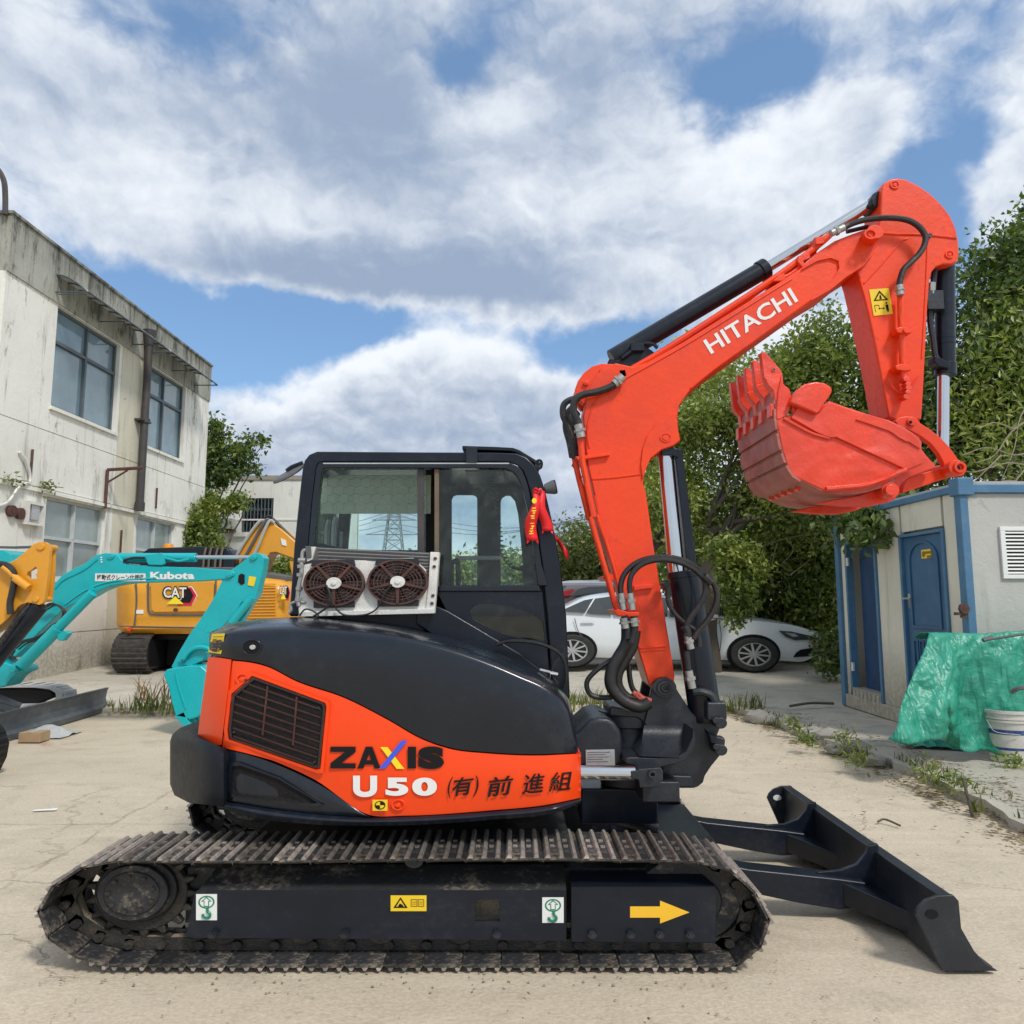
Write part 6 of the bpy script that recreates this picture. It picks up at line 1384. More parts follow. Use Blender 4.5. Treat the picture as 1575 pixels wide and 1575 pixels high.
# hose and wiring beside hood
g = G(); g.tube([P(765, 991, 4.3), P(785, 986, 4.28), P(820, 988, 4.27), P(848, 997, 4.27), P(866, 1012, 4.27), P(871, 1040, 4.28), P(866, 1062, 4.3)], .010, 7); g.tube([P(868, 1005, 4.28), P(856, 1018, 4.27), P(848, 1035, 4.27), P(858, 1052, 4.27)], .005, 6); g.build('hose', 'rubber', CB)
g = G(); g.cyl(P(830, 1030, 4.27), P(858, 1037, 4.27), .008, 7); g.cyl(P(846, 1036, 4.26), P(858, 1038, 4.26), .005, 6); g.build('latch_rod', 'alu', CB)
# ---- AC condenser unit on cab side
AC_ = bpy.data.objects.new('condenser', None); COL.objects.link(AC_); AC_.parent = X_; OFF[AC_.name] = C0
YA = 4.24
g = G(); g.px([(474, 850), (485, 842), (663, 850), (662, 938), (468, 944), (470, 872)], YA+.02, YA+.08, at=YA+.02); g.build('core', 'fins', AC_)
g = G()
for k in range(17):
    f0 = k/17; a = P(490, 843+f0*96, YA+.012); b = P(660, 851.5+f0*86, YA+.012); g.cyl(a, b, .0034, 4)
g.build('fin_rows', 'steel_far', AC_, kind='stuff')
hole = lambda cu, cv, ru, rv, n=30: [(cu+ru*math.cos(t), cv+rv*math.sin(t)) for t in lin(0, 2*math.pi, n+1)[:-1]]
hole_plate([(462, 873), (470, 868), (515, 861), (562, 862), (562, 944), (460, 947), (459, 930)], hole(513.5, 897, 45, 33.4), YA, YA+.008, YA, 'fan_shroud', 'white_metal', AC_, 0)
hole_plate([(562, 862), (577, 864), (583, 860), (636, 858), (655, 876), (658, 900), (660, 941), (562, 944)], hole(611.6, 895, 45, 33.4), YA, YA+.008, YA, 'fan_shroud', 'white_metal', AC_, 0)
g = G(); g.px([(662, 849), (676, 849.5), (668.5, 943), (650, 943), (655, 935), (659, 900)], YA-.008, YA+.06, at=YA); g.px([(470, 841), (486, 841), (480, 861), (472, 864)], YA-.004, YA+.06, at=YA); o = g.build('end_tank', 'white_metal', AC_, bevel=.003)
for (u, v) in ((669.5, 859), (668, 871.5), (666, 916), (664.5, 928)): g = G(); g.eyp(u, v, YA-.008, 2.8, 2.4, YA-.014, YA-.008, 10); g.build('bolt', 'rust_fan', AC_)
g = G(); g.px([(470, 840), (479, 840), (480, 858), (472, 859)], YA-.012, YA-.0045, at=YA); g.build('foam_pad', 'plastic_grey', AC_, bevel=.003)
g = G(); g.px([(462, 941), (668, 936), (668.5, 943.5), (460, 948.5)], YA-.02, YA+.07, at=YA); g.build('bottom_rail', 'white_metal', AC_, bevel=.003)
for (cu, cv) in ((513.5, 897), (611.6, 895)):
    FN = bpy.data.objects.new('fan', None); COL.objects.link(FN); FN.parent = AC_; OFF[FN.name] = C0
    ru, rv = 47, 35
    g = G(); g.eyp(cu, cv, YA-.03, ru, rv, YA-.035, YA+.012, 40, .93)
    for f_ in (.80, .68, .56, .44): g.eyp(cu, cv, YA-.03, ru*f_, rv*f_, YA-.034, YA-.028, 36, .955)
    for k in range(5):
        a = math.radians(90+72*k); c, s_ = math.cos(a), math.sin(a)
        q = []
        for (r, w) in ((.25, -.055), (.25, .055), (.95, .04), (.95, -.04)): q.append((cu+(r*c-w*s_)*ru, cv-(r*s_+w*c)*rv*-1*-1))
        q = [(cu+(r*c-w*s_)*ru, cv+(r*s_+w*c)*rv) for (r, w) in ((.25, -.06), (.25, .06), (.95, .04), (.95, -.04))]
        g.px(q, YA-.042, YA-.026, at=YA-.035)
        for k2 in (-24, -12, 12, 24):
            a2 = a+math.radians(36+k2); c2, s2 = math.cos(a2), math.sin(a2)
            g.px([(cu+(r*c2-w*s2)*ru, cv+(r*s2+w*c2)*rv) for (r, w) in ((.28, -.008), (.28, .008), (.95, .008), (.95, -.008))], YA-.033, YA-.029, at=YA-.035)
    g.build('guard', 'rust_fan', FN, smooth=30)
    g = G()
    for k in range(7):
        a = 2*math.pi*k/7+.2; vs = []
        for (r, da, yy) in ((.22, 0, -.006), (.88, .10, -.008), (.90, .55, .016), (.22, .6, .012)): vs.append(P(cu+ru*r*math.cos(a+da), cv+rv*r*math.sin(a+da), YA+yy))
        g.add(vs, [(0, 1, 2, 3)])
    g.eyp(cu, cv, YA, ru*.24, rv*.24, YA-.02, YA+.015, 20); bl_ = g.build('fan_blades', 'fan_dark', FN, smooth=0)
    g = G(); g.eyp(cu, cv, YA-.045, 11.5, 9, YA-.052, YA-.034, 24); g.eyp(cu, cv, YA-.055, 4, 3.2, YA-.060, YA-.0521, 14); g.build('motor_cap', 'white_metal', FN, bevel=.002)
    g = G(); g.px([(cu-32, cv-35), (cu+32, cv-36), (cu+34, cv-27), (cu-34, cv-26)], YA-.02, YA-.002, at=YA); g.build('mounting_ear', 'cast_black', FN, bevel=.002); g = G(); g.px([(cu-30, cv+28), (cu+33, cv+28), (cu+33, cv+37), (cu-30, cv+38)], YA-.02, YA-.002, at=YA); g.build('mounting_ear', 'cast_black', FN, bevel=.002)
g = G(); g.tube([P(502, 900, YA-.05), P(508, 915, YA-.06), P(509, 928, YA-.06), P(498, 938, YA-.05), P(482, 948, YA-.04)], .006, 6); g.tube([P(603, 899, YA-.05), P(592, 912, YA-.06), P(585, 928, YA-.06), P(575, 940, YA-.05), P(558, 946, YA-.04), P(530, 946, YA-.04), P(516, 936, YA-.04)], .005, 6)
g.tube([P(461, 946, YA-.02), P(470, 937, YA-.06), P(482, 940, YA-.05), P(490, 948, YA-.04), P(478, 952, YA-.04)], .005, 5); g.build('wiring', 'rubber', AC_)
g = G(); g.tube([P(474, 846, YA), P(467, 847, YA), P(465, 853, YA), P(465, 862, YA)], .011, 8); g.tube([P(464, 862, YA), P(464, 880, YA), P(460, 900, YA), P(458, 920, YA), P(460, 932, YA)], .013, 8)
for v in (862, 871, 884, 905, 922): g.cyl(P(459, v, YA), P(470 if v < 870 else 466, v, YA), .016, 8) if v in (862,) else g.cyl(P(463-(v-862)*.07, v-2.5, YA), P(463-(v-862)*.07, v+2.5, YA), .021, 6)
g.tube([P(470, 927, YA), P(455, 926, YA), P(447, 930, YA), P(448, 938, YA), P(444, 944, YA)], .009, 7); g.build('pipe', 'hose_fit', AC_)
# ================================================================ SWING POST, BOOM, ARM, BUCKET (parts of the same excavator)
def group_(name, par=X_):
    o = bpy.data.objects.new(name, None); COL.objects.link(o); o.parent = par; OFF[o.name] = C0; return o
def pp(pts, y0, y1, name, mat, par, bev=.006, at=None, **k):
    g = G(); g.px(pts, y0, y1, at=at); return g.build(name, mat, par, bevel=bev, **k)
z4 = lambda L: [(840+x/2.25, 240+y/2.25) for x, y in L]
z8 = lambda L: [(840+x/4.92, 960+y/4.92) for x, y in L]
z6 = lambda L: [(1100+x/3.75, 520+y/3.75) for x, y in L]
z5 = lambda L: [(840+x/3.15, 760+y/3.15) for x, y in L]
SW = group_('swing_post')
PL = z8([(800, 485), (806, 455), (830, 425), (865, 405), (910, 402), (950, 420), (972, 460), (1000, 510), (1050, 590), (1100, 660), (1140, 705), (1190, 765), (1240, 815), (1300, 850), (1345, 855), (1358, 875), (1352, 940), (1325, 985), (1265, 1060), (1215, 1120), (1200, 1160), (1190, 1200), (1150, 1232), (1120, 1242), (1000, 1242), (900, 1235), (880, 1190),
         (880, 1100), (870, 1075), (870, 900), (760, 790), (745, 740), (755, 700), (772, 620), (790, 540)])
YS = 4.30
pp(PL, YS, YS+.05, 'side_plate', 'cast_black', SW, .01); pp(PL, YS+.30, YS+.35, 'side_plate', 'cast_black', SW, .01, at=YS)
pp(z8([(1100, 760), (1330, 990), (1200, 1190), (1120, 1238), (1000, 1238), (1040, 1000)]), YS+.04, YS+.31, 'post_core', 'cast_black', SW, .01, at=YS)
# horizontal knuckle arms (upper, lower) with the swing pin
top = z8([(482, 630), (500, 624), (640, 650), (700, 645), (742, 610), (775, 560), (800, 600), (800, 780), (745, 770), (725, 735), (690, 716), (600, 712), (482, 700)])
pp(top, YS+.02, YS+.33, 'upper_knuckle', 'cast_black', SW, .012, at=YS+.0)
c = P(970, 1140, 4.46); z_a = P(970, 1096, 4.3).z; z_b = P(970, 1172, 4.3).z
g = G(); n = 28
for (r, a, b) in ((.135, P(0, 1096, 4.36).z, P(0, 1120, 4.36).z), (.105, P(0, 1120, 4.36).z, P(0, 1172, 4.36).z), (.13, P(0, 1172, 4.36).z, P(0, 1212, 4.36).z)):
    vcyl(g, P(968, 1140, 4.46).x, 4.46, r, b, a)
g.build('swing_pin_housing', 'cast_black', SW, bevel=.008)
# big curved web sweeping from the plate to the lower knuckle
cols = []
for i in range(14):
    s = i/13; c_ = []
    for j in range(12):
        t = j/11; vt = 768+(785-768)*s*0; y = YS-.005-.22*(1-math.cos(t*math.pi/2))
        xz = z8([(742+(1110-742)*s-(35*t if s < .5 else 0)*(1-s)-(95*t**1.6)*s, 765+235*t+10*s*t)])[0]
        c_.append(P(xz[0], xz[1], y))
    cols.append(c_)
g = G(); g.loft(cols, YS+.02); g.build('curved_web', 'cast_black', SW, smooth=60)
low = z8([(600, 1012), (640, 1006), (820, 1010), (1000, 1005), (1060, 960), (1105, 860), (1118, 790), (1132, 880), (1110, 960), (1060, 1030), (980, 1060), (870, 1084), (700, 1080), (600, 1060)])
pp(low, YS-.22, YS-.0, 'lower_knuckle', 'cast_black', SW, .008)
pp(z8([(880, 1150), (960, 1145), (1100, 1150), (1108, 1170), (1108, 1236), (900, 1240), (880, 1225)]), YS-.03, YS-.001, 'foot_boss', 'cast_black', SW, .01)
# swing cylinder rod with clevis
g = G(); g.cyl(P(880, 1188, 4.02), P(976, 1189, 4.02), .038, 18); g.build('swing_rod', 'chrome', SW)
pp(z8([(690, 1108), (700, 1098), (870, 1085), (885, 1110), (885, 1185), (860, 1200), (870, 1235), (710, 1240), (700, 1180), (640, 1165), (640, 1112)]), 3.98, 4.10, 'rod_clevis', 'cast_black', SW, .008)
g = G(); g.eyp(1003, 1190.5, 3.97, 6.5, 6, 3.955, 3.985, 18, .5); g.build('clevis_pin', 'cast_black', SW, bevel=.002)
g = G(); g.px(z8([(700, 1236), (700, 1085), (560, 1190), (470, 1220), (500, 1240)]), 4.10, 4.28, at=4.02) if False else g.box(P(960, 0, 4.2).x, P(1010, 0, 4.2).x, 4.11, 4.5, P(960, 1228, 4.2).z, P(960, 1196, 4.2).z); g.build('lower_bracket', 'cast_black', SW, bevel=.01)
# main pin boss
for (r, a, b) in ((18, YS-.03, YS+.0), (12.5, YS-.045, YS-.0301), (7, YS-.052, YS-.0451)):
    g = G(); g.eyp(1021, 1057, YS, r, r*.86, a, b, 30, .62 if r < 13 else None); g.build('boom_foot_pin', 'cast_black', SW, bevel=.003)
for (u, v) in z8([(1290, 730), (1292, 930)]):
    g = G(); g.eyp(u, v, YS-.03, 9.5, 8.5, YS-.12, YS+.05, 20); g.eyp(u, v, YS-.13, 6, 5, YS-.132, YS-.1201, 16); g.build('cylinder_pin', 'cast_black', SW, bevel=.005)
pp(z8([(1230, 830), (1250, 905), (1340, 920), (1356, 870), (1300, 850)]), YS-.06, YS-.0, 'pin_lug', 'cast_black', SW, .008)
# base casting with the white data plate
base = z8([(150, 860), (235, 820), (290, 770), (340, 725), (400, 706), (470, 710), (520, 745), (560, 800), (578, 870), (578, 1085), (150, 1085)])
pp(base, 4.22, 4.75, 'swing_bracket_casting', 'cast_black', U, .03, seg=3)
pp(z8([(300, 952), (518, 948), (522, 1066), (302, 1070)]), 4.214, 4.219, 'data_plate', 'alu', U, 0)
g = G()
for k, w in enumerate((.9, .7, .85, .6, .8)): g.px(z8([(312, 968+18*k), (312+195*w, 966+18*k), (312+195*w, 971+18*k), (312, 973+18*k)]), 4.2125, 4.2139)
g.build('plate_print', 'plastic_grey', U, smooth=0, kind='stuff')
pp(z8([(230, 815), (300, 770), (345, 725), (330, 700), (290, 720), (230, 790)]), 4.5, 5.0, 'casting_ridge', 'cast_black', U, .02) if False else None
# ---- BOOM
BM = group_('boom'); YB_, YBb = 4.35, 4.61
BO = z4([(240, 715), (300, 728), (350, 714), (480, 640), (640, 540), (800, 440), (880, 388), (940, 332), (1000, 292), (1060, 268), (1105, 252), (1135, 252), (1150, 275), (1145, 300), (1130, 345), (1100, 382), (1040, 420), (985, 465), (915, 507), (840, 560), (700, 660), (580, 745), (500, 810), (462, 862), (455, 900), (458, 945), (466, 985), (440, 1004), (400, 1018), (362, 1048), (342, 1092), (336, 1130)])+[(994, 760), (1004, 830), (1016, 905), (1030, 990), (1038, 1040), (1036, 1060), (1022, 1066), (1008, 1064), (998, 1052), (985, 1010), (964, 940), (942, 860), (922, 800), (914, 760)]+z4([(146, 1080), (138, 1020), (133, 960), (128, 900), (135, 860), (150, 800), (180, 750)])
BO = [(u, v) for u, v in BO]
pp(BO, YB_, YBb, 'boom_body', 'orange', BM, .010, label=None)
# raised side flange: reinforcing plate at elbow and nose, weld bead lines
def bead(pts, r=.006, mat='orange', nm='weld_bead', Y=YB_-.002, par=BM): g = G(); g.tube([P(u, v, Y) for u, v in pts], r, 6, 4); return g.build(nm, mat, par)
bead(z4([(150, 1010), (142, 960), (148, 910), (165, 860), (205, 815), (270, 772), (350, 728), (480, 655), (640, 556), (800, 456), (850, 425)]))
bead(z4([(500, 803), (580, 738), (700, 652), (840, 551), (912, 500), (958, 478)]))
pp(z4([(885, 392), (940, 362), (985, 352), (1012, 362), (1015, 388), (995, 425), (960, 458), (920, 490), (917, 500), (985, 462), (1040, 417), (1098, 380), (1128, 343), (1142, 300), (1146, 276), (1133, 256), (1105, 256), (1060, 272), (1000, 296), (942, 336), (884, 392)]), YB_-.014, YB_-.0, 'nose_plate', 'orange', BM, .004)
pp(z4([(452, 890), (456, 945), (463, 984), (440, 1001), (400, 1015), (362, 1045), (345, 1085), (335, 1120), (328, 1070), (335, 1010), (352, 965), (385, 925), (420, 900)]), YB_-.014, YB_, 'elbow_plate', 'orange', BM, .004)
g = G(); g.eyp(1024, 673, YB_-.014, 9, 7, YB_-.020, YB_-.0141, 20, .8); g.eyp(1024, 673, YB_-.014, 5, 4, YB_-.019, YB_-.0141, 16); g.build('pin_ring', 'orange', BM)
bead(z4([(160, 1118), (240, 1112), (330, 1100)]), .005); bead(z5([(455, 745), (520, 741), (583, 735)]), .006); bead(z5([(462, 762), (580, 752)]), .004)
bead([(914, 762), (926, 810), (946, 868), (952, 890)], .005)
pp(z5([(425, 442), (518, 436), (520, 456), (470, 460), (426, 468)]), YB_-.03, YB_, 'bracket', 'orange', BM, .004)
# bracket at the arm-cylinder foot
br_ = z4([(105, 825), (102, 800), (112, 772), (132, 745), (160, 722), (195, 712), (240, 714), (275, 726), (300, 742), (300, 770), (250, 800), (160, 850), (130, 855)])
pp(br_, YB_+.03, YB_+.08, 'cylinder_bracket', 'orange', BM, .006, at=YB_); pp(br_, YB_+.17, YB_+.22, 'cylinder_bracket', 'orange', BM, .006, at=YB_)
for (u, v, r) in z4([(203, 740)])[0:1] and [(930, 569, 7), (902, 588, 4.5)]:
    g = G(); g.eyp(u, v, YB_, r, r*.85, YB_+.012, YB_+.23, 18); g.eyp(u, v, YB_, r*.55, r*.45, YB_+.008, YB_+.0121, 14); g.build('pin', 'orange', BM, bevel=.003)
# arm pin (big boss through boom nose)
g = G(); g.eyp(1337, 366, YB_-.02, 13, 10.5, YB_-.10, YBb+.10, 26); g.build('arm_pin', 'orange', BM, bevel=.004)
g = G(); g.eyp(1338, 361, YB_-.1, 10, 8, YB_-.112, YB_-.1001, 22, .7); g.build('pin_cap', 'orange', BM)
# lettering on the boom
text('HITACHI', ((1094, 545), (1228, 463), (1081, 524)), YB_-.003, 'print_white', BM, bold=.018)
# hose clamps on the rear edge of the boom
for L in ([(100, 1040), (215, 1026), (222, 1036), (110, 1052)],): pp(z4(L), YB_-.03, YBb+.01, 'hose_clamp', 'orange', BM, .004)
pp(z5([(270, 400), (335, 382), (352, 405), (345, 418), (290, 418)]), YB_-.02, YBb, 'hose_clamp', 'orange', BM, .004)
pp(z5([(325, 565), (350, 558), (400, 572), (452, 572), (452, 588), (440, 596), (460, 628), (452, 632), (428, 600), (345, 590)]), YB_-.10, YBb-.05, 'hose_manifold', 'orange', BM, .005)
# pipes along the top of the boom
for (L, r, nm, mt) in (([(266, 752), (300, 735), (420, 665), (620, 535), (800, 415), (940, 310), (985, 270), (1000, 258)], .020, 'steel_pipe', 'orange'), ([(300, 745), (440, 660), (640, 530), (800, 425), (880, 372), (930, 330)], .016, 'steel_pipe', 'orange'),
                       ([(590, 565), (700, 495), (790, 430), (850, 395), (905, 350)], .014, 'steel_pipe', 'orange')):
    g = G(); g.tube([P(u, v, YB_+(.035 if r == .02 else .12)) for u, v in z4(L)], r, 8); g.build(nm, mt, BM)
for L in ([(930, 280), (965, 276), (962, 302), (935, 306)], [(872, 345), (912, 335), (915, 352), (890, 362), (905, 385), (893, 390), (870, 365)], [(805, 412), (825, 405), (830, 425), (815, 432), (785, 432)], [(250, 740), (275, 738), (280, 760), (262, 772)]):
    pp(z4(L), YB_-.0, YB_+.16, 'pipe_clamp', 'orange', BM, .004)
g = G(); g.tube([P(u, v, YB_+.03) for u, v in z4([(792, 430), (835, 415), (865, 395), (885, 378)])], .013, 8); g.build('hose_fitting', 'bucket_red', BM)
# long hose over the nose to the arm
def hose(pts, r, par, name='hose', mat='rubber', fit=None, n=9):
    g = G(); g.tube(pts, r, n, 6); o = g.build(name, mat, par)
    if fit:
        for (a, b) in fit:
            g = G(); d_ = (b-a); g.cyl(a, b, r*1.25, 10); g.cyl(a+d_*.35, a+d_*.55, r*1.6, 6); g.build('hose_fitting', 'hose_fit', o)
    return o
YH = YB_-.05
hose([P(u, v, YH) for u, v in z4([(1030, 248), (1070, 230), (1120, 218), (1190, 214), (1250, 222), (1290, 245), (1312, 278), (1308, 310), (1290, 340), (1262, 368), (1238, 392), (1226, 425), (1222, 450)])], .018, BM, fit=[(P(*z4([(985, 268)])[0], YH), P(*z4([(1030, 248)])[0], YH)), (P(*z4([(1222, 448)])[0], YH), P(*z4([(1226, 482)])[0], YH))])
hose([P(u, v, YB_+.2) for u, v in z4([(1040, 262), (1090, 250), (1150, 236), (1175, 228)])], .014, BM)
# ---- arm cylinder
AC2 = group_('arm_cylinder', BM)
YQ = YB_+.13
a, b = P(941, 552, YQ), P(1176, 414, YQ); g = G(); g.cyl(a, b, .060, 26); g.cyl(a+(b-a)*.965, b+(b-a)*.01, .068, 26); g.build('barrel', 'black', AC2, bevel=.004)
a2, b2 = P(1176, 414, YQ), P(1362, 301, YQ); g = G(); g.cyl(a2, b2, .034, 22); g.build('rod', 'chrome', AC2)
pp(z4([(218, 700), (225, 686), (255, 690), (300, 662), (345, 638), (372, 655), (385, 665), (300, 722), (225, 712)]), YQ-.05, YQ+.05, 'end_cap', 'black', AC2, .006, at=YB_)
g = G(); g.tube([P(u, v, YQ-.07) for u, v in z4([(262, 700), (300, 672), (330, 652), (350, 648), (372, 652), (385, 665)])], .012, 7); g.box(*(lambda q: (q.x-.04, q.x+.04, YQ-.09, YQ-.04, q.z-.02, q.z+.03))(P(*z4([(315, 665)])[0], YQ-.07))); g.build('cylinder_pipe', 'black', AC2)
pp(z4([(1140, 130), (1150, 110), (1165, 100), (1180, 105), (1175, 140), (1160, 160), (1145, 150)]), YQ-.07, YQ+.07, 'rod_eye', 'black', AC2, .008, at=YB_)
# ---- ARM (stick)
AR = group_('arm'); YAa, YAb = 4.37, 4.60
ARM = z4([(1163, 108), (1170, 92), (1190, 80), (1215, 76), (1245, 80), (1290, 102), (1330, 130), (1368, 166), (1400, 208), (1420, 255), (1428, 300), (1429, 345), (1424, 366), (1405, 374), (1375, 374), (1350, 382), (1336, 400), (1328, 430), (1321, 520), (1315, 640), (1308, 780), (1300, 912), (1210, 912), (1186, 905), (1160, 760), (1132, 630), (1108, 520), (1084, 420), (1076, 398), (1100, 372), (1135, 320), (1146, 270), (1150, 245), (1158, 200), (1160, 150)])
pp(ARM, YAa, YAb, 'arm_body', 'orange', AR, .010)
bead(z4([(1150, 265), (1200, 270), (1300, 272), (1420, 284)]), .006, Y=YAa-.002, par=AR); bead(z4([(1100, 440), (1160, 375), (1225, 300), (1250, 285)]), .006, Y=YAa-.002, par=AR); bead(z4([(1086, 425), (1112, 520), (1135, 620), (1163, 760), (1190, 900)]), .005, Y=YAa-.002, par=AR); bead(z4([(1320, 275), (1316, 400), (1308, 560), (1300, 700)]), .004, Y=YAa-.002, par=AR)
for (u, v, r) in ((1376, 284.5, 7.5), (1460, 391.5, 7)):
    g = G(); g.eyp(u, v, YAa, r, r*.85, YAa-.008, YAa-.0, 20, .72); g.eyp(u, v, YAa, r*.4, r*.36, YAa-.008, YAa, 12); g.build('pin_ring', 'orange', AR)
g = G(); g.eyp(1428, 364, YAa, 3.5, 3.2, YAa-.02, YAa, 10); g.build('bolt', 'cast_black', AR)
# yellow pinch-hazard sticker
st = z4([(1118, 462), (1186, 457), (1200, 546), (1134, 553)]); pp(st, YAa-.004, YAa-.001, 'hazard_sticker', 'sticker_yellow', AR, 0); q = lambda x, y: z4([(1118+68*x+16*y, 462-5*x+91*y)])[0]
g = G(); vs = [P(*q(*t), YAa-.0055) for t in ((.5, .06), (.88, .44), (.12, .44), (.5, .15), (.76, .40), (.24, .40))]; g.add(vs, [(0, 1, 4, 3), (1, 2, 5, 4), (2, 0, 3, 5)])
for L in (((.44, .38), (.47, .25), (.53, .22), (.56, .38)), ((.12, .62), (.14, .60), (.14, .88), (.12, .86)), ((.12, .60), (.36, .60), (.36, .62), (.12, .62)), ((.34, .60), (.36, .60), (.36, .70), (.34, .70)), ((.30, .73), (.62, .73), (.62, .75), (.30, .75)), ((.30, .74), (.38, .70), (.38, .78)), ((.62, .74), (.54, .70), (.54, .78)),
          ((.68, .62), (.82, .60), (.82, .84), (.78, .92), (.75, .80), (.71, .92), (.69, .80)), ((.71, .52), (.79, .52), (.79, .58), (.71, .58))): g.add([P(*q(*t), YAa-.0055) for t in L], [tuple(range(len(L)))])
g.build('sticker_print', 'print_black', AR, smooth=0)
# pipe down the arm with clamps and end fitting
g = G(); g.tube([P(u, v, YAa-.045) for u, v in z4([(1226, 482), (1228, 560), (1232, 640), (1234, 720), (1238, 775)])], .019, 9); g.build('arm_pipe', 'orange', AR)
for (x, y) in ((1238, 604), (1236, 733)):
    pp(z4([(x-28, y-8), (x-8, y-14), (x+14, y-10), (x+30, y-2), (x+28, y+8), (x+5, y+10), (x-22, y+6)]), YAa-.075, YAa, 'pipe_clamp', 'orange', AR, .004)
g = G(); g.eyp(*z4([(1245, 604)])[0], YAa-.08, 4.5, 4, YAa-.09, YAa-.07, 12); g.build('clamp_bolt', 'bucket_red', AR)
g = G()
for (x, y, r) in ((1240, 775, 8), (1246, 792, 7), (1248, 805, 8), (1246, 820, 7), (1240, 836, 8)): g.eyp(*z4([(x, y)])[0], YAa-.05, r*.62, r*.5, YAa-.075, YAa-.02, 12)
g.build('pipe_fitting', 'bucket_red', AR, bevel=.003)
g = G(); g.tube([P(u, v, YAa-.02) for u, v in z4([(1180, 768), (1200, 800), (1225, 820), (1245, 815), (1270, 790), (1290, 762)])], .005, 5); g.build('wire', 'orange', AR)
# bucket cylinder
BC = group_('bucket_cylinder', AR); YR = 4.485
g = G(); a, b = P(1453, 409, YR), P(1454, 577, YR); g.cyl(a, b, .0585, 26); g.build('barrel', 'black', BC, bevel=.004)
g = G(); g.cyl(P(1454, 560, YR), P(1454, 578, YR), .063, 26); g.build('gland', 'black', BC, bevel=.003); g = G(); g.cyl(P(1453.6, 520, YR), P(1453.6, 523, YR), .0605, 26); g.cyl(P(1453.6, 529, YR), P(1453.6, 531, YR), .0605, 26); g.build('barrel_band', 'black', BC)
g = G(); g.cyl(P(1451, 578, YR), P(1450, 712, YR), .034, 22); g.build('rod', 'chrome', BC)
g = G(); g.tube([P(u, v, YR-.05) for u, v in z4([(1345, 385), (1340, 440), (1335, 485), (1328, 520), (1330, 580), (1340, 640), (1346, 690), (1360, 712)])], .018, 8); g.tube([P(u, v, YR-.02) for u, v in z4([(1342, 520), (1336, 600), (1340, 700), (1338, 760)])], .007, 6)
g.box(*(lambda q: (q.x-.05, q.x+.05, YR-.09, YR-.02, q.z-.06, q.z+.06))(P(*z4([(1336, 505)])[0], YR-.05))); g.build('cylinder_pipe', 'cast_black', BC)
pp(z4([(1345, 690), (1370, 700), (1400, 716), (1395, 735), (1358, 726), (1345, 712)]), YR-.08, YR-.0, 'port_block', 'black', BC, .006)
g = G(); g.tube([P(u, v, YR-.07) for u, v in z4([(1335, 440), (1334, 460), (1334, 480)])], .022, 8); g.build('hose_fitting', 'hose_fit', BC)
# ---- BUCKET
BK = group_('bucket'); K0, K1_ = 4.17, 4.86
SIDE = z6([(352, 470), (372, 455), (395, 458), (450, 440), (440, 372), (470, 350), (560, 400), (640, 380), (655, 360), (750, 395), (850, 428), (920, 450), (1000, 472), (1080, 508), (1130, 540), (1175, 570), (1192, 600), (1192, 640), (1222, 680), (1226, 700), (1200, 730), (1150, 748), (1100, 768), (1060, 796), (960, 846), (860, 876), (760, 888), (640, 882), (540, 838), (450, 790), (420, 740), (392, 650), (372, 560)])
pp(SIDE, K0, K0+.03, 'side_wall', 'bucket_red', BK, .006); pp(SIDE, K1_-.03, K1_, 'side_wall', 'bucket_red', BK, .006, at=K0)
# raised belt plate along the upper edge and inner weld line
pp(z6([(665, 575), (700, 572), (1105, 760), (1195, 722), (1218, 690), (1186, 640), (1188, 600), (1128, 545), (1000, 478), (850, 434), (655, 368), (590, 440), (560, 420), (480, 395), (440, 460), (520, 505), (590, 545)]), K0-.016, K0, 'side_reinforcement', 'bucket_red', BK, .005)
pp(z6([(810, 470), (860, 432), (1000, 474), (1130, 545), (1180, 590), (1185, 640), (1150, 620), (1120, 600), (1100, 596), (1060, 575), (1020, 545), (1000, 535), (900, 500)]), K0-.026, K0-.016, 'wear_patch', 'bucket_red', BK, .006)
pp(z6([(390, 462), (420, 440), (450, 360), (430, 290), (395, 265), (385, 210), (365, 300), (355, 400), (352, 468), (375, 470)]), K0-.005, K0+.05, 'lip_end', 'bucket_red', BK, .008)
pp(z6([(432, 372), (450, 330), (480, 290), (520, 262), (580, 250), (630, 256), (668, 278), (680, 300), (668, 325), (592, 438), (560, 424), (500, 400)]), K0-.05, K0-.0, 'side_cutter', 'bucket_red', BK, .012)
g = G(); g.tube([P(u, v, K0-.012) for u, v in z6([(640, 870), (760, 860), (860, 848), (960, 818), (1060, 772), (1100, 764)])], .014, 7); g.tube([P(u, v, K0-.004) for u, v in z6([(395, 462), (470, 505), (560, 550), (660, 578)])], .010, 7); g.build('weld_bead', 'bucket_red', BK)
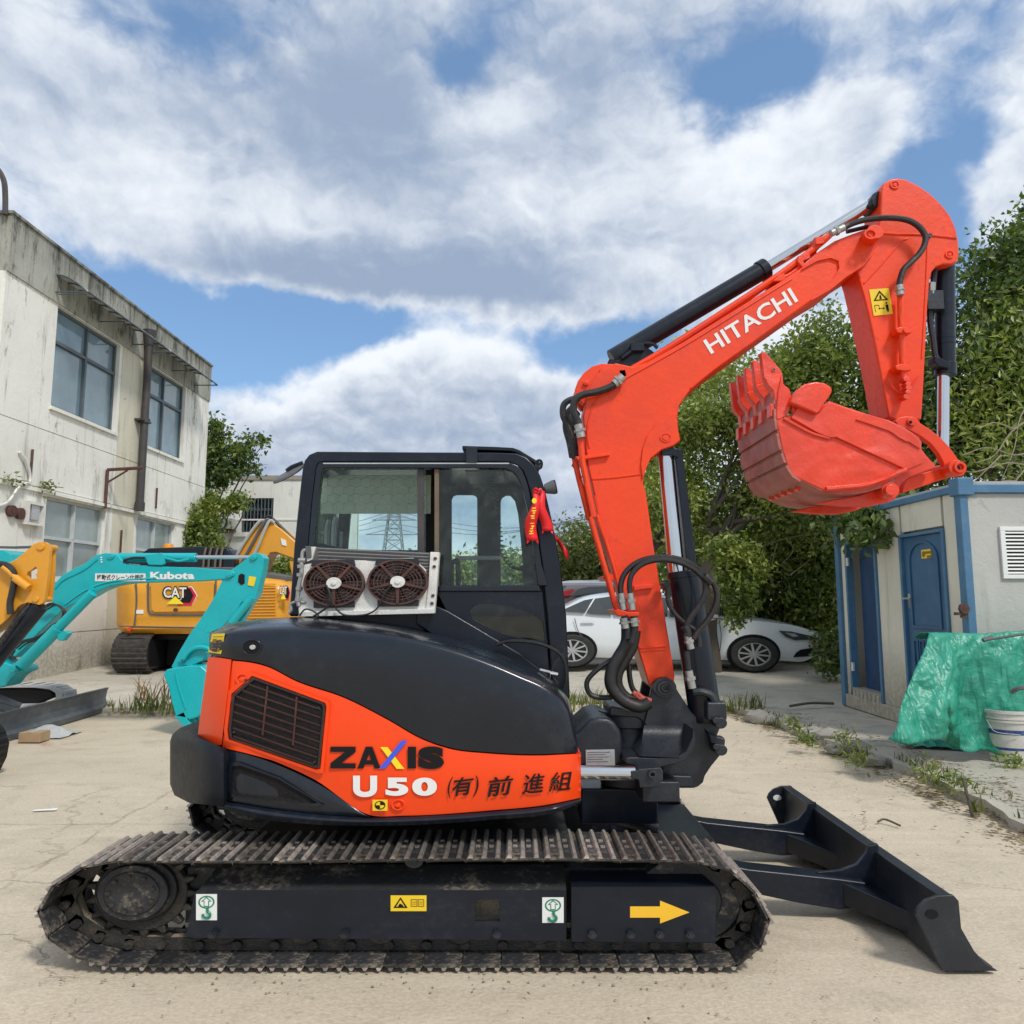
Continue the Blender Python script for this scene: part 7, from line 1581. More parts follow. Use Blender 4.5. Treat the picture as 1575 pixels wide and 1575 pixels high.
# shell (curved back plate) between the side walls
SH = z6([(350, 375), (352, 470), (362, 540), (376, 620), (398, 690), (420, 742), (452, 792), (500, 822), (545, 845), (600, 872), (650, 890), (720, 902), (800, 900), (880, 888), (960, 862), (1040, 822)])
def shell_(pts, y0, y1, th, name, mat, par, bev=0, proud=0.):
    q = [P(u, v, K0) for u, v in pts]; q = [Vector((p.x, 0, p.z)) for p in q]; n = len(q); nr = []
    for i in range(n):
        d_ = (q[min(i+1, n-1)]-q[max(i-1, 0)]).normalized(); nr.append(Vector((-d_.z, 0, d_.x)) if Vector((-d_.z, 0, d_.x)).dot(Vector((P(1290, 690, K0).x, 0, P(1290, 690, K0).z))-q[i]) < 0 else Vector((d_.z, 0, -d_.x)))
    o_ = [p+m*(proud) for p, m in zip(q, nr)]; i_ = [p-m*th for p, m in zip(q, nr)]
    g = G(); g.prism([(p.x, p.z) for p in o_+i_[::-1]], y0, y1); return g.build(name, mat, par, bevel=bev)
shell_(SH, K0+.005, K1_-.005, .02, 'shell', 'bucket_worn', BK)
for (i0, i1) in ((2, 3), (5, 6)): pass
def sub(pts, f0, f1, n=6):
    L = [0]
    for i in range(len(pts)-1): L.append(L[-1]+math.dist(pts[i], pts[i+1]))
    r = []
    for k in range(n):
        s = (f0+(f1-f0)*k/(n-1))*L[-1]; i = min(max(int(np.searchsorted(L, s))-1, 0), len(pts)-2); t = (s-L[i])/(L[i+1]-L[i]); r.append((pts[i][0]+(pts[i+1][0]-pts[i][0])*t, pts[i][1]+(pts[i+1][1]-pts[i][1])*t))
    return r
for (f0, f1) in ((.03, .145), (.165, .255), (.275, .33), (.345, .46)):
    shell_(sub(SH, f0, f1), K0+.0, K1_-.0, .004, 'wear_strip', 'bucket_worn', BK, .004, proud=.014)
for k in range(5):
    f0 = .49; q = sub(SH, .49, .515, 3); y = K0+.14+.11*k; shell_(q, y, y+.03, .0, 'wear_stud', 'bucket_red', BK, 0, proud=.018)
# teeth
T1 = [(1171.5, 541), (1174, 539.5), (1179, 541), (1192, 556), (1204, 570), (1203, 574), (1178, 582), (1176, 579)]
T2 = [(1177, 581), (1204, 572), (1206, 590), (1203, 612), (1197, 628), (1194, 624), (1190, 600), (1182, 592)]
for k in range(5):
    y = K0+.0+(K1_-K0-.085)*k/4
    o = pp([(u-2, v) for u, v in T2] if k else T2, y+.006, y+.066, 'tooth_adapter', 'bucket_red', BK, .006, at=K0)
    t_o = pp(T1, y+.012, y+.060, 'tooth', 'bucket_red', BK, .005, at=K0)
    g = G(); g.eyp(1191, 568, K0, 3.2, 2.7, y+.006, y+.0121, 12, .6); g.build('tooth_pin', 'bucket_worn', t_o)
    # adapter leg running down over the shell
    q = sub(SH, 0, .07, 4); shell_(q, y+.012, y+.07, 0., 'adapter_leg', 'bucket_red', BK, .004, proud=.03)
shell_([(1194, 596), (1193, 608), (1192, 621)], K0+.01, K1_-.01, .018, 'lip_plate', 'bucket_worn', BK, .003, proud=.006)
# ears, pins and links
EAR = z6([(600, 950), (700, 925), (850, 900), (930, 870), (1010, 830), (1100, 765), (1200, 700), (1215, 640), (1290, 720), (1300, 740), (1130, 800), (1090, 840), (1072, 890), (1060, 925), (1010, 945), (900, 968), (760, 965)])
for y in (4.26, 4.66): pp(EAR, y, y+.04, 'ear', 'bucket_red', BK, .008, at=4.22)
g = G(); g.eyp(1366, 755, 4.2, 13.5, 12, 4.17, 4.72, 26); g.build('bucket_pin', 'bucket_red', BK, bevel=.004); g = G(); g.eyp(1367, 755, 4.17, 9.5, 8.4, 4.135, 4.1699, 22); g.build('pin_cap', 'bucket_red', BK, bevel=.004)
LK = group_('bucket_link', AR)
LU = z6([(1038, 478), (1060, 458), (1100, 450), (1140, 452), (1165, 462), (1185, 490), (1240, 525), (1300, 572), (1350, 625), (1390, 680), (1415, 720), (1440, 735), (1450, 765), (1435, 790), (1400, 800), (1355, 790), (1325, 755), (1318, 720), (1290, 665), (1245, 610), (1185, 565), (1130, 535), (1060, 510)])
pp(LU, 4.28, 4.325, 'guide_link', 'orange', LK, .006); pp(LU, 4.62, 4.665, 'guide_link', 'orange', LK, .006, at=4.28)
g = G(); g.eyp(1401, 649, 4.28, 7, 6.4, 4.265, 4.67, 20); g.build('link_pin', 'orange', LK, bevel=.003); g = G(); g.eyp(1401, 649, 4.26, 2.6, 2.4, 4.262, 4.2649, 12); g.build('painted_pin_hole', 'print_black', LK)  # black disc on the pin face paints the shade of a bore
LL = z6([(1078, 895), (1085, 850), (1110, 806), (1200, 778), (1290, 752), (1320, 745), (1350, 790), (1340, 808), (1260, 832), (1160, 868)])
pp(LL, 4.33, 4.38, 'tie_link', 'orange', LK, .006); pp(LL, 4.56, 4.61, 'tie_link', 'orange', LK, .006, at=4.33)
for y0, y1, r in ((4.23, 4.72, 12.5), (4.215, 4.2299, 9.5)):
    g = G(); g.eyp(1472 if r < 11 else 1469, 720, 4.25, r, r*.92, y0, y1, 24, .55 if r < 11 else None); g.build('link_pin', 'orange', LK, bevel=.003)
g = G(); g.eyp(1473, 719.5, 4.22, 5, 4.6, 4.2255, 4.2295, 16); g.build('painted_pin_hole', 'print_black', LK)  # black disc inside the ring, its shade put in as colour
# ---- BOOM CYLINDER
CY_ = group_('boom_cylinder', BM); YE = 4.36
a, b = P(1052, 882, YE), P(1086, 1108, YE); g = G(); g.cyl(a, b, .092, 28); g.build('barrel', 'black', CY_, bevel=.005)
g = G(); g.cyl(P(1051, 878, YE), P(1052.5, 888, YE), .097, 28); g.build('gland', 'black', CY_, bevel=.004)
g = G(); g.cyl(P(1041, 880, YE+.06), P(1023, 690, YE+.06), .046, 24); g.build('rod', 'chrome', CY_)
pp([(1038, 690), (1049, 690), (1056, 740), (1073, 878), (1058, 879), (1047, 775)], YE+.02, YE+.12, 'rod_guard', 'black', CY_, .006)
pp([(1014, 697), (1018, 696), (1034, 876), (1029, 878)], YE+.10, YE+.14, 'rod_guard', 'bucket_red', CY_, .003)
pp([(1018, 690), (1030, 686), (1042, 690), (1044, 704), (1032, 700), (1018, 700)], YE+.0, YE+.14, 'rod_eye', 'black', CY_, .006)
pp([(1072, 1105), (1106, 1098), (1108, 1120), (1100, 1140), (1084, 1130)], YE-.06, YE+.08, 'cylinder_foot', 'cast_black', CY_, .01)
g = G(); g.tube([P(1030, 1000, YE-.12), P(1044, 1010, YE-.12), P(1076, 1068, YE-.10), P(1092, 1066, YE-.11), P(1098, 1090, YE-.11), P(1102, 1112, YE-.1)], .0, 4) if False else g.tube([P(1066, 1064, YE-.11), P(1080, 1064, YE-.12), P(1094, 1070, YE-.12), P(1100, 1084, YE-.12), P(1102, 1100, YE-.11)], .022, 8)
g.build('cylinder_pipe', 'cast_black', CY_); g = G(); g.box(*(lambda q: (q.x-.06, q.x+.05, YE-.16, YE-.05, q.z-.05, q.z+.05))(P(1100, 1092, YE-.1))); g.build('port_block', 'cast_black', CY_, bevel=.012)
pp(z5([(560, 432), (580, 426), (604, 432), (600, 470), (580, 468)]), YE-.12, YE-.04, 'port_block', 'cast_black', CY_, .006)
# hoses around boom foot and cylinder
HS = BM; Yh = 4.16
z5b = lambda L, Y: [P(u, v, Y) for u, v in z5(L)]
F_ = lambda a, b, Y: (P(*z5([a])[0], Y), P(*z5([b])[0], Y))
hose(z5b([(362, 490), (362, 440), (378, 390), (420, 345), (480, 316), (560, 305), (640, 314), (700, 336), (745, 370), (775, 400)], Yh), .0165, HS, fit=[F_((364, 480), (376, 560), Yh)])
hose(z5b([(408, 490), (404, 440), (414, 392), (450, 350), (500, 326), (570, 318), (650, 332), (710, 360), (748, 392), (775, 425)], Yh-.02), .0155, HS, fit=[F_((406, 480), (418, 560), Yh-.02)])
hose(z5b([(775, 400), (815, 440), (828, 500), (812, 560), (775, 620), (735, 665), (712, 700)], Yh), .0165, HS)
hose(z5b([(775, 425), (770, 480), (742, 540), (705, 590), (680, 640), (684, 690)], Yh-.02), .0165, HS, fit=[F_((684, 685), (702, 750), Yh-.02)])
hose(z5b([(590, 450), (592, 520), (620, 575), (665, 620), (715, 655), (738, 700), (742, 740)], Yh+.04), .014, HS)
hose(z5b([(680, 760), (682, 800), (690, 860)], Yh-.01), .018, HS, fit=[F_((690, 855), (708, 940), Yh-.01)])
g = G(); g.tube(z5b([(765, 398), (782, 412), (800, 430)], Yh-.03), .026, 9); g.tube(z5b([(670, 640), (684, 668), (682, 690)], Yh-.03), .023, 9); g.build('hose_sleeve', 'rubber', HS)
# bundle in braided sleeve dropping behind the boom to the swing post
g = G(); g.tube(z5b([(392, 640), (388, 720), (350, 790), (318, 850), (312, 920), (345, 975), (400, 1015), (455, 1030), (500, 1010)], 4.26), .034, 12); g.tube(z5b([(436, 660), (420, 740), (380, 810), (350, 870), (350, 930), (390, 985), (460, 1010)], 4.36), .030, 10); g.build('hose_bundle', 'rubber', HS, label=None)
hose(z5b([(378, 590), (392, 640), (392, 700)], 4.20), .020, HS, fit=[F_((376, 600), (386, 650), 4.20)]); hose(z5b([(425, 590), (430, 640), (412, 720)], 4.20), .020, HS, fit=[F_((424, 600), (430, 640), 4.20)])
hose(z5b([(322, 800), (260, 840), (208, 890), (196, 930), (215, 970), (262, 985), (330, 982)], 4.30), .015, HS)
hose(z5b([(402, 820), (404, 880), (418, 940), (450, 975), (490, 990)], 4.40), .016, HS)
for dx in (0, 14): hose(z5b([(420+dx, 960), (455+dx, 990), (495+dx, 1000)], 4.30), .016, HS, mat='bucket_worn', name='hose')
# hoses up the rear edge of the boom to the elbow
z4b = lambda L, Y: [P(u, v, Y) for u, v in z4(L)]
hose(z4b([(262, 768), (230, 795), (180, 815), (130, 825), (100, 845), (95, 880), (108, 915), (118, 945)], YB_-.04), .022, HS, fit=[(P(*z4([(112, 930)])[0], YB_-.04), P(*z4([(122, 975)])[0], YB_-.04)), (P(*z4([(235, 790)])[0], YB_-.04), P(*z4([(266, 765)])[0], YB_-.04))])
hose(z4b([(130, 838), (90, 842), (62, 860), (58, 895), (70, 925), (84, 960), (92, 1000), (98, 1045)], YB_+.05), .020, HS)
hose(z4b([(100, 880), (85, 900), (82, 940), (95, 990), (104, 1040)], YB_+.12), .045, HS, name='hose_sleeve', mat='dusty_black')
hose(z4b([(118, 975), (122, 1010), (126, 1060), (138, 1120), (150, 1180), (165, 1250)], YB_-.02), .020, HS, mat='orange', name='steel_pipe')
hose(z4b([(98, 1045), (112, 1110), (130, 1180), (150, 1260)], YB_+.08), .018, HS, mat='orange', name='steel_pipe')
hose(z5b([(215, 110), (250, 240), (290, 380), (330, 520), (350, 580)], YB_-.02), .018, HS, mat='orange', name='steel_pipe')
hose(z5b([(245, 100), (300, 260), (345, 420), (362, 500)], YB_-.02), .012, HS, mat='orange', name='steel_pipe')
# ================================================================ RED RIBBONS tied to the cab
def ribbon(u0, v0, u1, v1, w, lab, Y, gold=True, notch=True):
    a, b = P(u0, v0, Y), P(u1, v1, Y); k = Y/F; n = 14; L = []; R_ = []
    for i in range(n):
        t = i/(n-1); c = a.lerp(b, t)+Vector((.012*math.sin(t*7+u0), -.02*math.sin(t*5), 0)); ww = w*k*(.38+.62*min(1, t*1.8))/2
        L.append(c-Vector((ww, 0, 0))); R_.append(c+Vector((ww, .01, 0)))
    end = [L[-1]+Vector((0, 0, -.02)), R_[-1]+Vector((0, 0, -.02))]; mid = (L[-1]+R_[-1])/2+Vector((0, 0, .018)); g = G()
    vs = L+R_; g.add(vs, [(i, i+1, n+i+1, n+i) for i in range(n-1)]); g.add([L[-1], end[0], mid, end[1], R_[-1]], [(0, 1, 2), (2, 3, 4), (0, 2, 4)])
    r_ = thing('ribbon', lab, 'ribbon', a, 'red ribbons tied to the cab'); o = g.build('band', 'ribbon', r_, smooth=180); m = o.modifiers.new('t', 'SOLIDIFY'); m.thickness = .002
    if gold:
        g = G(); q = P(u0+(u1-u0)*.22, v0+(v1-v0)*.20, Y-.034); g.ey((q.x, q.z), .014, .016, q.y-.001, q.y, 14); RR = random.Random(5)
        for j in range(11):                                        # worn gold print, too blurred to read
            f_ = .34+.052*j
            if j == 5: continue
            vv = v0+(v1-v0)*f_; uu = u0+(u1-u0)*f_; w_ = RR.uniform(2.2, 4.2); h_ = RR.uniform(.7, 1.5); o_ = RR.uniform(-1, 1)
            g.px([(uu-w_+o_, vv), (uu+w_*.8+o_, vv-.5), (uu+w_*.7+o_, vv+h_), (uu-w_*.9+o_, vv+h_+.3)], Y-.036, Y-.035)
            if j % 2: g.px([(uu-.8+o_, vv), (uu+.5+o_, vv), (uu+.3+o_, vv+3.4), (uu-.9+o_, vv+3.2)], Y-.0355, Y-.0345)
        g.build('gold_print', 'print_yellow', r_, smooth=0, kind='stuff')
    return r_
ribbon(823, 755, 817.5, 831, 18, 'long red ribbon with gold print hanging in front of the cab corner post', 4.20)
ribbon(831, 755, 840, 816, 17, 'plain red ribbon hanging to the right of the gold-printed one', 4.24, gold=False)
g = G(); g.loft([[P(850+24*s, 820+26*s+(6+10*s)*t-2*math.sin(s*5), 4.5+.03*math.sin(s*6)) for t in (0, .5, 1)] for s in lin(0, 1, 9)]); o = g.build('ribbon', 'ribbon', None, smooth=180); m = o.modifiers.new('t', 'SOLIDIFY'); m.thickness = .002
tag(o, 'short red ribbon end fluttering right of the cab post, below the other ribbons', 'ribbon', 'red ribbons tied to the cab')
g = G(); g.tube([P(820, 756, 4.2), P(824, 751, 4.18), P(829, 756, 4.2), P(826, 758, 4.2), P(831, 752, 4.22), P(834, 757, 4.22)], .006, 5); tag(g.build('ribbon_knot', 'ribbon'), 'small red knot that holds the ribbons at the top of the cab post', 'knot')
# ================================================================ BACKGROUND: CARS
zc = lambda L: [(840+x/3.424, 840+y/3.424) for x, y in L]
def car(name, lab, mat, Yc, profile, belt, sill, wheels, glassp=None, width=1.75, base=None, wr=None, extra=None):
    c0 = P(profile[len(profile)//2][0], 1000, Yc); c0 = Vector((c0.x, Yc+width/2, base))
    t = thing(name, lab, 'car', c0)
    top = curve(profile); us = lin(profile[0][0], profile[-1][0], 90); cols = []
    for u in us:
        vt = top(u); vb = belt(u); vs_ = sill(u); c = []
        # roof centre -> roof edge -> belt -> side bulge -> sill
        vb2 = max(vb, vt+1.5)
        for s in lin(0, 1, 5): c.append(P(u, vt+(vb2-vt)*.0+ (vb2-vt)*s**1.3, Yc+.05+(width*.36)*(1-s)**1.5 if vb2-vt > 3 else Yc+.05+(width*.36)*(1-s)**1.5))
        for s in (.12, .3, .5, .7, .85, 1): c.append(P(u, vb2+(vs_-vb2)*s, Yc+.05-.05*math.sin(math.pi*min(1, s*.9))+(.06 if s == 1 else 0)))
        cols.append(c)
    g = G(); g.loft(cols, Yc+width); g.build('body', mat, t, smooth=35)
    return t
prof = zc([(-180, 385), (-140, 350), (-60, 335), (100, 312), (200, 268), (300, 248), (400, 240), (500, 243), (600, 255), (700, 277), (820, 322), (900, 368), (960, 372), (1080, 374), (1180, 386), (1280, 408), (1380, 436), (1440, 462), (1462, 490)])
bl_ = curve(zc([(-180, 388), (-60, 352), (100, 338), (300, 352), (480, 366), (700, 374), (860, 380), (1000, 388), (1200, 405), (1380, 440), (1462, 492)]))
sl_ = curve([(786, 975), (800, 1004), (840, 1011), (905, 1011), (1000, 1014), (1109, 1015), (1202, 1016.5), (1245, 1014), (1258, 1006), (1267, 990)])
YW = 14.5
WC = car('white_sedan', 'white sedan with multi-spoke alloy wheels parked behind the boom, facing right', 'car_white', YW, prof, bl_, sl_, None, base=.3)
# windows
def wing(pts, dy, mat, name, par=WC, Y=YW): g = G(); q = [P(u, v, Y+dy) for u, v in zc(pts)]; g.add(q+[v+Vector((0, .02, 0)) for v in q], [tuple(range(len(q))), tuple(range(2*len(q)-1, len(q)-1, -1))]+[(i, (i+1) % len(q), len(q)+(i+1) % len(q), len(q)+i) for i in range(len(q))]); return g.build(name, mat, par, smooth=0)
wing([(-40, 345), (100, 330), (200, 285), (250, 275), (205, 350), (105, 345)], -.012, 'car_glass', 'quarter_window')
wing([(212, 350), (258, 276), (350, 263), (352, 362), (240, 356)], -.012, 'car_glass', 'side_window')
wing([(362, 362), (362, 262), (480, 258), (600, 268), (640, 276), (640, 372), (480, 368)], -.012, 'car_glass', 'side_window'); wing([(652, 372), (652, 278), (720, 296), (800, 330), (872, 374), (760, 376)], -.012, 'car_glass', 'side_window')
wing([(160, 260), (240, 258), (245, 262), (165, 266)], 0, 'alu', 'x') if False else None
for (a, b) in ((188, 400), (560, 412)): wing([(a, b-8), (a+60, b-9), (a+72, b-2), (a+60, b+3), (a+4, b+3)], -.035, 'car_white', 'door_handle')
wing([(1225, 445), (1290, 449), (1400, 474), (1442, 488), (1400, 492), (1310, 496), (1262, 478)], -.03, 'car_glass', 'headlight'); wing([(1260, 455), (1310, 462), (1330, 474), (1300, 478)], -.036, 'alu', 'headlamp_lens')
wing([(1302, 586), (1318, 562), (1342, 545), (1400, 536), (1445, 540), (1440, 556), (1400, 580)], -.03, 'print_black', 'bumper_vent')
g = G(); g.tube([P(u, v, YW-.02) for u, v in zc([(470, 366), (520, 480), (525, 590)])], .008, 5); g.build('door_seam', 'plastic_grey', WC); g = G(); g.tube([P(u, v, YW-.025) for u, v in zc([(912, 400), (922, 480), (910, 590)])], .008, 5); g.build('door_seam', 'plastic_grey', WC); g = G(); g.tube([P(u, v, YW-.02) for u, v in zc([(150, 380), (170, 450), (215, 510), (240, 580)])], .008, 5); g.build('door_seam', 'plastic_grey', WC)
wing([(845, 372), (872, 356), (905, 362), (908, 380), (870, 392)], -.16, 'car_white', 'wing_mirror')
def wheel(par, u, v, ru, rv, Y, spokes=10):
    W_ = bpy.data.objects.new('wheel', None); COL.objects.link(W_); W_.parent = par; OFF[W_.name] = OFF[par.name]
    g = G(); g.eyp(u, v-1, Y-.03, ru*1.13, rv*1.15, Y-.008, Y+.06, 30); g.build('wheel_arch', 'print_black', W_)
    g = G(); g.eyp(u, v, Y-.03, ru, rv, Y-.07, Y+.15, 36, .70); g.build('tyre', 'tyre', W_, bevel=.02)
    g = G(); g.eyp(u, v, Y-.03, ru*.72, rv*.72, Y-.04, Y+.02, 30, .88); g.eyp(u, v, Y-.05, ru*.13, rv*.13, Y-.06, Y, 14)
    for k in range(spokes):
        a = 2*math.pi*k/spokes+.15; c, s = math.cos(a), math.sin(a)
        g.px([(u+(r*c-w*s)*ru, v+(r*s+w*c)*rv) for (r, w) in ((.1, -.05), (.1, .05), (.68, .045), (.68, -.045))], Y-.055, Y-.03, at=Y-.05)
    g.build('rim', 'alu', W_); g = G(); g.eyp(u, v, Y, ru*.66, rv*.66, Y-.015, Y+.0, 24); g.build('brake_disc', 'fan_dark', W_)
wheel(WC, 1160, 1006.5, 36.5, 25.8, YW); wheel(WC, 880, 1000.5, 25.5+9, 24.5, YW)
# brown car behind, seen above the white roof
prof2 = [(800, 912), (822, 903), (850, 897.5), (880, 896.5), (920, 897), (960, 900), (1000, 909), (1040, 922)]
C2 = car('brown_car', 'brown car parked behind the white sedan, only its roof and red tail lamp showing', 'car_brown', 17.6, prof2, lambda u: 917, lambda u: 985+0*u, None, base=.3)
def w2(pts, dy, mat, name, par, Y): g = G(); q = [P(u, v, Y+dy) for u, v in pts]; g.add(q, [tuple(range(len(q)))]); return g.build(name, mat, par, smooth=0)
w2([(879, 916), (890, 906), (905, 902.5), (930, 902), (975, 906), (990, 916)], -.02, 'car_glass', 'side_window', C2, 17.6); w2([(866, 916), (866, 910), (880, 906), (884, 908), (874, 917)], -.03, 'tail_red', 'tail_lamp', C2, 17.6)
w2([(820, 910), (850, 902), (872, 901), (862, 912)], -.02, 'car_glass', 'rear_window', C2, 17.6)
prof3 = [(830, 905), (845, 899), (870, 893.5), (900, 892.5), (935, 893), (950, 897)]
C3 = car('silver_car', 'pale car furthest back, a strip of its roof showing above the brown car', 'alu', 20.6, prof3, lambda u: 905, lambda u: 960+0*u, None, base=.3)
w2([(850, 905), (862, 898.5), (905, 897), (900, 903)], -.02, 'car_glass', 'side_window', C3, 20.6)
prof4 = [(1060, 960), (1090, 948), (1110, 939), (1135, 936), (1165, 937), (1200, 943), (1235, 955), (1252, 968)]
C4 = car('dark_car', 'dark car parked behind the bonnet of the white sedan, under the bushes', 'car_dark', 17.0, prof4, lambda u: 965, lambda u: 1000+0*u, None, base=.3)
w2([(1120, 946), (1150, 942), (1190, 946), (1215, 955), (1150, 953)], -.03, 'car_glass', 'side_window', C4, 17.0)
# heap of brush and rubble by the sedan's nose
p = P(1278, 1005, 13.6); t = thing('brush_pile', 'dark heap of dry brush and soil between the sedan nose and the shed', 'brush heap', (p.x, 13.6, .3))
leaves([cblob(1280, 1005, 13.6, 16, 20, .5), cblob(1272, 1022, 13.4, 16, 10, .4), cblob(1268, 985, 14.2, 10, 14, .4)], 1400, .10, 'leaf_dark', 'dead_leaves', t, seed=41, csp=.10)
g = G(); R = random.Random(9)
for i in range(30): a = P(1262+R.uniform(0, 30), 1030-R.uniform(0, 35), 13.6+R.uniform(-.3, .3)); g.cyl(a, a+Vector((R.uniform(-.5, .5), R.uniform(-.2, .2), R.uniform(-.05, .3))), .012, 4)
g.build('sticks', 'bark', t, kind='stuff')
# ================================================================ YELLOW EXCAVATOR (rear, with lettered counterweight)
YY = 14.2; c = P(300, 1030, YY); YX = thing('yellow_excavator', 'large yellow excavator standing behind the turquoise one, seen from its rear corner', 'excavator', (c.x, YY+1.5, .3))
def yp(pts, y0, y1, name, mat='yellow', bev=.03, at=None, par=YX, **k): g = G(); g.px(pts, y0, y1, at=at); return g.build(name, mat, par, bevel=bev, **k)
# counterweight: plan-curved back with two vertical seams
def Yq(u): return YY+max(0, (205-u)/25)**2*.25+max(0, (u-425)/22)**2*.3
cols = []
for u in lin(179.5, 443, 60):
    vt = float(np.interp(u, [179, 186, 300, 400, 443], [896, 892, 890, 888, 893])); vb = float(np.interp(u, [179, 186, 200, 443], [962, 972, 975, 975])); c_ = []
    for j in range(12): s = j/11; c_.append(P(u, vt+(vb-vt)*s, Yq(u)+.25*(1-min(1, s*6))**2+.12*max(0, (s-.9)*10)**2+(.03 if .80 < s < .84 else 0)))
    cols.append(c_)
g = G(); g.loft(cols, YY+2.2); cw = g.build('counterweight', 'yellow', YX, smooth=40)
def seam(pts, r=.016, mat='plastic_grey', dy=-.008): g = G(); g.tube([P(u, v, YY+dy) for u, v in pts], r, 5, 4); return g.build('seam', mat, cw)
seam([(209, 893), (210, 925), (207, 962)]); seam([(184, 963), (300, 965), (440, 965)], .012); seam([(228, 893), (228, 930), (230, 942), (240, 945.5), (300, 946), (326, 944), (330, 935), (332, 893)], .020)
yp([(231, 896), (329, 894), (327, 936), (322, 941), (238, 942), (232, 938)], YY-.04, YY-.005, 'access_door', bev=.02, par=cw)
for u, v in ((272, 938), (201, 968)): g = G(); g.eyp(u, v, YY, 3.2, 2.8, YY-.07, YY-.0, 12); g.build('knob', 'orange' if u < 220 else 'rust_fan', cw)
g = G(); g.px(rect(210, 938, 221, 944), YY-.014, YY-.002, at=YY); g.build('tag', 'print_white', cw, smooth=0)
# letter mark: CAT with a yellow wedge and a red-black hexagon
def mark(u0, v0, u1, v1, Y, par):
    w, h = u1-u0, v1-v0; X = lambda x, y: P(u0+x*w, v0+y*h, Y)
    def pl(poly, mat, d, nm='mark'): g = G(); g.add([P(u0+x*w, v0+y*h, Y-d) for x, y in poly], [tuple(range(len(poly)))]); g.build(nm, mat, par, smooth=0)
    pl([(.34, .92), (.55, .5), (.60, .0), (.84, .0), (1.0, .45), (.84, .95)], 'print_white', .045)
    pl([(.40, .98), (.62, .56), (.62, .04), (.82, .04), (.97, .46), (.82, .98)], 'print_red', .05); pl([(.45, .82), (.66, .44), (.62, .10), (.78, .12), (.88, .46), (.78, .84)], 'print_black', .055)
    # white plate with black edge carrying the letters
    text('CAT', ((u0-.01*w, v0+.64*h), (u0+.72*w, v0+.64*h), (u0-.01*w, v0-.02*h)), Y-.062, 'print_black', par, bold=.075); text('CAT', ((u0+.03*w, v0+.58*h), (u0+.68*w, v0+.58*h), (u0+.03*w, v0+.04*h)), Y-.068, 'print_white', par, bold=.02)
    pl([(.12, .90), (.36, .50), (.60, .90)], 'print_yellow', .074)
mark(250, 902, 304, 932, YY-.0, cw); mark(429.5, 901, 447, 924, YY-.03, cw)
# slatted grille panel right of the arm
for k in range(14):
    g = G(); v = 898+k*4.6; g.px([(370, v), (424, v-.5), (424, v+2), (370, v+2.6)], YY-.03, YY, at=YY); g.build('louvre', 'yellow', cw)
yp([(205, 872), (208, 850), (220, 842), (300, 839), (345, 842), (354, 860), (354, 878)], YY+.7, YY+2.2, 'engine_hood', 'black', .05, at=YY+.5)
for u in (312, 320, 330, 338): g = G(); g.tube([P(u, 878, YY+.66), P(u+2, 856, YY+.66), P(u+5, 842, YY+.68)], .025, 5); g.build('hood_rib', 'wood', YX)
yp([(196, 893), (205, 872), (354, 872), (440, 886), (440, 895), (196, 897)], YY+.35, YY+2.1, 'deck', 'plastic_grey', .02, at=YY+.3)
g = G(); p = P(259, 838, YY+1.2); g.cyl(p+Vector((0, 0, -.1)), p+Vector((0, 0, .02)), .12, 14, .09); g.build('beacon', 'amber', YX, bevel=.02)
# boom going up, over and down behind the cab
YBm = YY+1.0
bo = [(346, 880), (352, 862), (372, 830), (392, 805), (400, 800.5), (412, 801), (430, 812), (455, 834), (470, 850), (470, 868), (452, 868), (448, 864), (440, 868), (418, 848), (412, 852), (404, 868), (396, 880)]
yp([(350, 882), (372, 838), (393, 806), (402, 800), (413, 801), (432, 813), (455, 833), (475, 852), (475, 872), (452, 860), (424, 850), (415, 851), (408, 862), (402, 882)], YBm, YBm+.55, 'boom', bev=.03)
for (a, b, c_) in (((352, 876), (377, 832), (399, 802)), ((364, 880), (388, 836), (408, 801)), ((376, 884), (396, 842), (413, 803))):
    g = G(); g.tube([P(*a, YBm-.06), P(*b, YBm-.06), P(*c_, YBm-.06), P(c_[0]+9, c_[1]+1, YBm)], .032, 6); g.build('boom_pipe', 'cloth_grey' if a[0] != 364 else 'plastic_grey', YX)
g = G(); g.tube([P(408, 798, YBm), P(412, 794, YBm), P(418, 797, YBm+.1), P(428, 806, YBm+.1), P(448, 826, YBm+.1), P(470, 845, YBm+.1)], .035, 6); g.build('boom_hose', 'rubber', YX)
yp([(444, 862), (475, 862), (470, 900), (455, 930), (446, 920), (450, 892)], YBm+.05, YBm+.5, 'stick', bev=.02)
g = G(); g.px([(432, 828), (440, 831), (441, 840), (434, 838)], YBm-.02, YBm, at=YBm); g.build('tag', 'print_white', YX, smooth=0)
# track of the yellow machine: near end with horizontal shoes
TR_ = bpy.data.objects.new('crawler_track', None); COL.objects.link(TR_); TR_.parent = YX; OFF[TR_.name] = OFF[YX.name]
xl, xr = P(172, 1010, YY-.1).x, P(227, 1010, YY-.1).x
for k in range(13):
    a = -1.25+2.9*k/12; yc = YY+.25-.36*math.cos(a); zc_ = .3+.37+.355*math.sin(a); d_ = Vector((0, -math.sin(a)*-1, math.cos(a)))
    nn = Vector((0, -math.cos(a), math.sin(a))); tt = Vector((0, math.sin(a), math.cos(a))); c_ = Vector((0, yc, zc_)); g = G(); vs = []
    for x in (xl, xr):
        for (h, w) in ((0, -.045), (0, .045), (.02, .045), (.045, .02), (.045, .008), (.02, -.045)): q = c_+nn*h+tt*w; vs.append((x, q.y, q.z))
    g.add(vs, [tuple(range(6)), tuple(range(11, 5, -1))]+[(i, (i+1) % 6, 6+(i+1) % 6, 6+i) for i in range(6)]); g.build('track_shoe', 'steel_worn', TR_)
